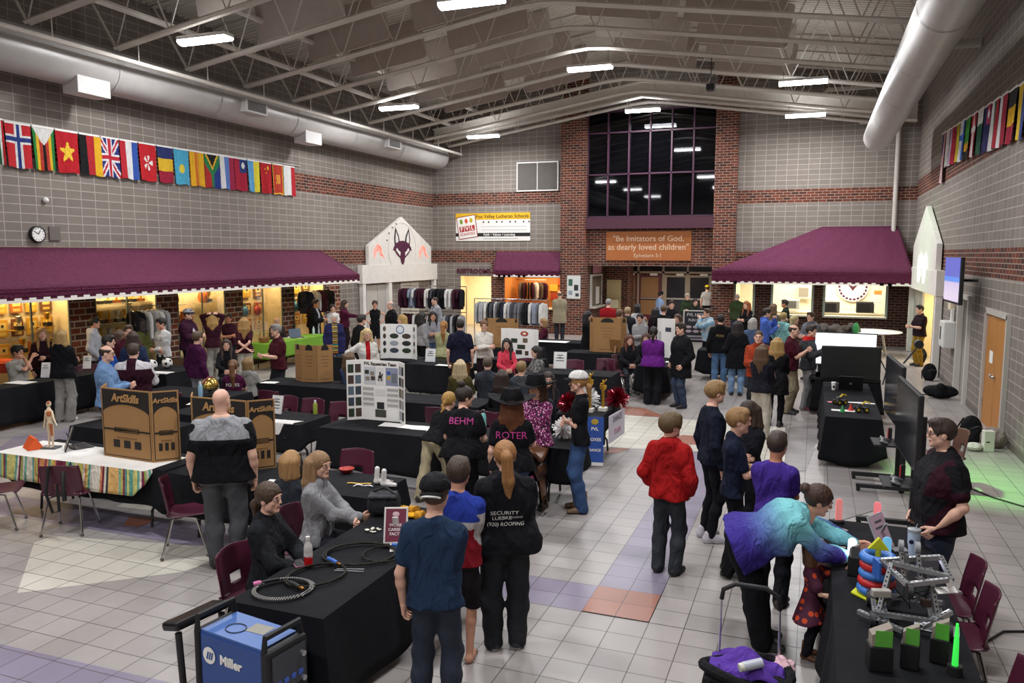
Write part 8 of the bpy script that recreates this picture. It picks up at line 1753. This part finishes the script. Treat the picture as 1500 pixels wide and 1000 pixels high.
# ---- trophy cases
rs = random.Random(11)
PL, PL2 = M('b8862e', .45, 'wood'), M('6a3e1e', .5, 'wood')
def plaque(i, y, z, w_, h, r_, c):
    r = root('plaque', (LX-.5, y, z), '%s plaque in %s trophy bay, %s' % (('gold', 'dark wood', 'copper')[c], ORD[i-1], r_), 'plaque', 'plaques in the trophy cases'); ob('board', MB().box((0, 0, 0), (.03, w_, h), ch=.006), (M('c8962e', .4), PL2, M('a8602a', .4))[c], r); ob('plate', MB().box((.017, 0, .03*(h/.3)), (.004, w_*.66, h*.42)), M('dcc070', .35), r); ob('mark', MB().box((.021, 0, .04*(h/.3)), (.004, w_*.2, h*.16)), BLACK, r); ob('name_plate', MB().box((.017, 0, -h*.33), (.004, w_*.6, h*.16)), M('c8a850', .4), r)
def cup(i, y, z, k, h, wh):
    r = root('trophy', (LX-.3, y, z), '%s trophy in %s case bay, %s' % (('gold cup', 'gold figure', 'silver cup')[k], ORD[i-1], wh), 'trophy', 'trophies in the cases'); m = (GOLD, GOLD, SILVER)[k]
    ob('base', MB().box((0, 0, h*.14), (.12, .14, h*.28), ch=.004), M(('1c1a1a', '7a3e1c', '1c1a1a')[k], .4), r); ob('cup', MB().lathe([(.004, h*.28), (.03, h*.3), (.015, h*.45), (.05, h*.62), (.07, h*.95), (.06, h*.95), (.004, h*.65)], n=14), m, r, smooth=True) if k != 1 else ob('figure', MB().tube([(0, 0, h*.28), (0, 0, h*.8)], [.03, .02], 8).ball((0, 0, h*.9), .035, 10), m, r, smooth=True)
def shelfb(y0, y1, z, lab):
    tag(ob('glass_shelf', MB().box((LX-.3, (y0+y1)/2, z), (.34, y1-y0-.06, .012)), M('b8b49c', .2)), lab, 'shelf')
NM = ['first row', 'second row', 'third row', 'fourth row']
for i, (a, b) in enumerate(bays):
    if i == 0: a = max(a, 10.8)
    n = i+1; L = b-a
    if i in (0,):
        for rw, z in enumerate((2.1, 1.62, 1.12)):
            for cl in range(5): plaque(n, a+.18+cl*.34, z, .26, .36, '%s, %s from left' % (NM[rw], ORD[cl]), (0, 0, 2, 0, 1)[(cl+rw*2) % 5])
    if i == 0:
        for q, (y, z, k) in enumerate(((11.55, 1.72, 2), (12.2, 1.75, 0), (12.25, 1.2, 0), (11.6, 1.25, 0))): cup(n, y, z-.14, k, .3, '%s before the plaques' % ORD[q]); tag(ob('bracket_shelf', MB().box((LX-.36, y, z-.15), (.26, .24, .015)), PL), 'little wooden bracket under the %s trophy before the plaques' % ORD[q], 'shelf')
    elif i in (1,):
        for rw, z in enumerate((2.0, 1.55, 1.1)):
            shelfb(a, b, z-.01, 'glass shelf in second trophy bay, %s' % NM[rw])
            for cl in range(7): cup(n, a+.16+cl*(L-.3)/6.2, z, (2, 2, 0, 1, 2, 0, 1)[(cl+rw) % 7], .26+.04*((cl*3+rw) % 3), '%s, %s from left' % (NM[rw], ORD[cl]))
        plaque(n, b-.35, 2.1, .2, .3, 'top right corner', 2)
    elif i == 2:
        for q, (y, z, lab) in enumerate(((a+.2, 2.0, 'upper left'), (b-.5, 2.0, 'upper right'), (a+.5, 1.45, 'centre'))):
            shelfb(y-.25, y+.3, z-.15, 'small shelf in trophy bay 3, %s' % lab); r = root('pottery', (LX-.3, y, z-.14), 'orange-brown jar in trophy bay 3, %s' % lab, 'jar'); ob('jar', MB().lathe([(.01, 0), (.08, 0), (.13, .1), (.12, .22), (.07, .3), (.08, .34), (.01, .34)], n=18), M('b5622a', .4), r, smooth=True); ob('rim', MB().lathe([(.07, .33), (.085, .33), (.085, .35), (.07, .35)], n=18), M('8a441c', .4), r)
        cup(n, b-.28, 1.86, 0, .3, 'beside the upper jar')
        plaque(n, a+.9, 1.5, .3, .4, 'middle', 2)
    else:
        for rw, z in enumerate((2.05, 1.55, 1.08)):
            for cl in range(3): plaque(n, a+.3+cl*.5, z, .34, .34, '%s, %s from left' % (NM[rw], ORD[cl]), (2, 0, 1)[(cl+rw) % 3])
        for q, c in enumerate(('4a90b8', 'b83a34')):
            r = root('keepsake', (LX-.28, a+.45+.55*q, 1.4), '%s round keepsake in %s trophy bay' % (('blue', 'red')[q], ORD[n-1]), 'ornament'); ob('body', MB().ball((0, 0, .1), (.08, .13, .15), 14), M(c, .4), r, smooth=True); ob('neck', MB().tube([(0, 0, .22), (0, 0, .32)], .03, 8), M(c, .4), r)
# ---- flags
def flag(x, y0, y1, z1, h, side, fn, cols, label, i):
    r = root('hanging_flag', (x, (y0+y1)/2, z1), label, 'flag', 'flags on the left wall' if side > 0 else 'flags on the right wall'); w_ = y1-y0; mb = MB(); nu, nv = 34, 40
    def G(u, v): return (side*(.02+.03*v+.022*math.sin(u*9+i)*v), (u-.5)*w_*(1-.04*v), -h*v+.012*math.sin(u*7+i)*v)
    mb.grid(G, nu, nv, 0, lambda u, v: fn(u if side > 0 else 1-u, v)); ob('cloth', mb, [M(c, .8, 'cloth') for c in cols], r, smooth=2)
    ob('sleeve', MB().box((side*.02, 0, .01), (.02, w_, .035)), PAPER, r)
vs = lambda *ix: (lambda u, v: ix[min(len(ix)-1, int(u*len(ix)))]); hs_ = lambda *ix: (lambda u, v: ix[min(len(ix)-1, int(v*len(ix)))])
def norway(u, v): du, dv = abs(u-.5), abs(v-.36); return 2 if (du < .07 or dv < .05) else 1 if (du < .14 or dv < .1) else 0
def uk(u, v):
    du, dv = abs(u-.5), abs(v-.5); a, b = abs(u-v), abs(u+v-1)
    return 2 if (du < .09 or dv < .06) else 1 if (du < .16 or dv < .11) else 2 if (a < .05 or b < .05) else 1 if (a < .13 or b < .13) else 0
def star5(u, v, cx, cy, R_): q = math.atan2((v-cy)*1.3, u-cx); t_ = abs(((q+PI/2+PI/5) % (2*PI/5))-PI/5)/(PI/5); return math.hypot(u-cx, (v-cy)*1.3) < R_*(.40+.60*(1-t_)**1.5)
def star(u, v): return 1 if star5(u, v, .5, .5, .36) else 0
def zim(u, v): return 1 if v < (.42-abs(u-.5)*.8) else (6 if star5(u, v, .5, .17, .17) else [2, 3, 4, 5, 4, 3, 2][min(6, int(u*7))])
def hk(u, v): d = math.hypot(u-.5, (v-.5)*1.3); q = math.atan2(v-.5, u-.5); return 1 if .05 < d < .26 and math.cos(5*q) > .1 else 0
def kaz(u, v): return 1 if math.hypot(u-.5, (v-.55)*1.3) < .17 else 0
def saf(u, v): return 0 if v < .5-abs(u-.5)*1.1-.12 else 1 if v < .5-abs(u-.5)*1.1 else 3 if (v < .72-abs(u-.5)*.9 or abs(u-.5) < .13) else (4 if u < .5 else 5)
def tai(u, v): return (2 if math.hypot(u-.72, (v-.2)*1.3) < .12 else 1) if (u > .45 and v < .42) else 0
def chi(u, v): return 1 if (math.hypot(u-.68, (v-.16)*1.3) < .09 or math.hypot(u-.4, (v-.2)*1.3) < .035 or math.hypot(u-.5, (v-.33)*1.3) < .035) else 0
def mon(u, v): return 1 if (u < .06 or u > .94 or v > .96 or (abs(v-.5) < .16 and abs(u-.5) < .22 and math.cos(u*40)*math.cos(v*30) > -.3)) else 0
def dane(u, v): return 1 if (abs(u-.5) < .1 or abs(v-.36) < .06) else 0
def usa(u, v): return 2 if (u < .5 and v < .45) else int(u*13) % 2
FL = [(-12, 15, vs(0, 1, 2), ('1f6a44', 'd8d6d2', 'b8282c'), 'green white and red flag cut off by left edge'), (22, 135, norway, ('b82a30', 'd8d6d2', '2a3a7a'), 'red flag with blue and white cross'), (143, 238, zim, ('2a7a3a', 'd8d6d2', '2a7a3a', 'd8a82a', 'b03a30', '1c1a1a', 'd88a20'), 'striped flag with white triangle and star'), (245, 343, star, ('b01f28', 'e0b83a'), 'red flag with one big yellow star'), (350, 445, vs(0, 1, 2), ('1a1a1c', 'a82830', 'd8a828'), 'black red and gold striped flag'), (440, 522, uk, ('2a3470', 'd8d6d8', 'b02838'), 'blue flag with red and white crossed bars'), (528, 605, vs(0, 1, 2), ('b02a34', 'd4d4d4', '3452a0'), 'red white and blue vertical striped flag'), (612, 685, hk, ('b8242c', 'dcdad6'), 'red flag with white petal flower'), (692, 760, hs_(0, 1, 2), ('2a3466', 'd8ae30', '98243a'), 'blue yellow and red horizontal banded flag'), (765, 830, kaz, ('4aa0c0', 'd0c040'), 'light blue flag with a yellow sun'), (835, 897, lambda u, v: 1 if int((u-.35)*20) in (0, 2, 4) and .35 < u < .65 else 0, ('d8a428', 'b83a2a'), 'yellow flag with three thin red stripes'), (900, 965, saf, ('1c1c1c', 'd8a832', 'd8d6d2', '2a7a4a', 'a83030', '2a3a80'), 'green black red and blue Y-shaped flag'), (968, 1028, vs(0, 1, 2), ('d4d4d4', '5a78b8', '9a2a48'), 'white blue and crimson striped flag'), (1030, 1085, tai, ('a01f38', '2a3a70', 'd8d6d2'), 'red flag with blue corner and white sun'), (1090, 1142, vs(0, 1), ('5a9ac8', 'd8c83a'), 'light blue and yellow halved flag'), (1145, 1195, chi, ('a81f28', 'd8b030'), 'red flag with small yellow stars'), (1200, 1245, mon, ('b03a2c', 'd8a03a'), 'red flag with gold border and eagle'), (1248, 1297, vs(0, 0, 1), ('d4d4d2', 'b02a34'), 'white and red flag, last before the brick band')]
for i, (a, b, fn, cols, lab) in enumerate(FL):
    zt = 535+(728-535)*((a+b)/2-78)/(1272-78); A, B = onX(a/3, zt/3, LX+.08), onX(b/3, zt/3, LX+.08); flag(LX+.03, A.y, B.y, A.z, .86, 1, fn, cols, lab, i)
tag(ob('bunting_string', MB().tube([onX(-20, 171, LX+.05), onX(140, 198, LX+.05), onX(300, 223, LX+.05), onX(440, 243, LX+.05)], .008, 5), PAPER), 'thin white cord carrying the left wall flags', 'cord')
FR = [(usa, ('b83440', 'd4d0d0', '3a4478'), 'narrow striped flag with blue corner, farthest on right wall', 1.3), (vs(0, 0, 1), ('d4d2d0', 'c8b8b8'), 'pale white flag second on right wall', .9), (vs(0, 1, 2), ('c8b8d0', 'a83a60', 'b02a40'), 'lilac and crimson striped flag on right wall', .9), (vs(0, 1, 2), ('a8283a', '6a9a3a', 'd8c030'), 'red green yellow striped flag on right wall', .9), (lambda u, v: 1 if abs(v-.4) < .07 else (1 if u > .7 else 0), ('d4d4d8', '3a68b8'), 'white flag with blue bars on right wall', .9), (hs_(0, 0, 0, 1, 2), ('3a8a3a', 'd8a030', '1c1c1c'), 'mostly green flag on the right wall', .9), (dane, ('b82a34', 'd8d6d4'), 'red flag with white cross on right wall', .9), (hs_(0, 1, 1), ('d4d4d0', '2a5a44'), 'white over dark green flag on right wall', .9), (tai, ('2a2a5a', 'a83a5a', 'd4d0d8'), 'navy flag with crimson corner on right wall', .9), (vs(0, 1, 2), ('d4d4d2', '2a5a44', 'a82a3a'), 'white green red striped flag on right wall', .9), (vs(0, 1, 1), ('d8d4d4', '98283a'), 'white and maroon flag on right wall', .9), (hs_(0, 1, 2), ('2c2c30', 'd8a828', '98243a'), 'black yellow red banded flag, nearest on right wall', .9), (vs(0, 1), ('c8a830', '3a4a80'), 'yellow and blue flag cut off by right edge', .9)]
for i, (fn, cols, lab, h) in enumerate(FR):
    y1 = 24.4-.73*i; flag(RX-.03, y1-.6, y1, 6.36-.035*i, h, -1, fn, cols, lab, i+40)
tag(ob('bunting_string', MB().tube([(RX-.05, 24.6, 6.39), (RX-.05, 15.0, 5.93)], .008, 5), PAPER), 'thin white cord carrying the right wall flags', 'cord')
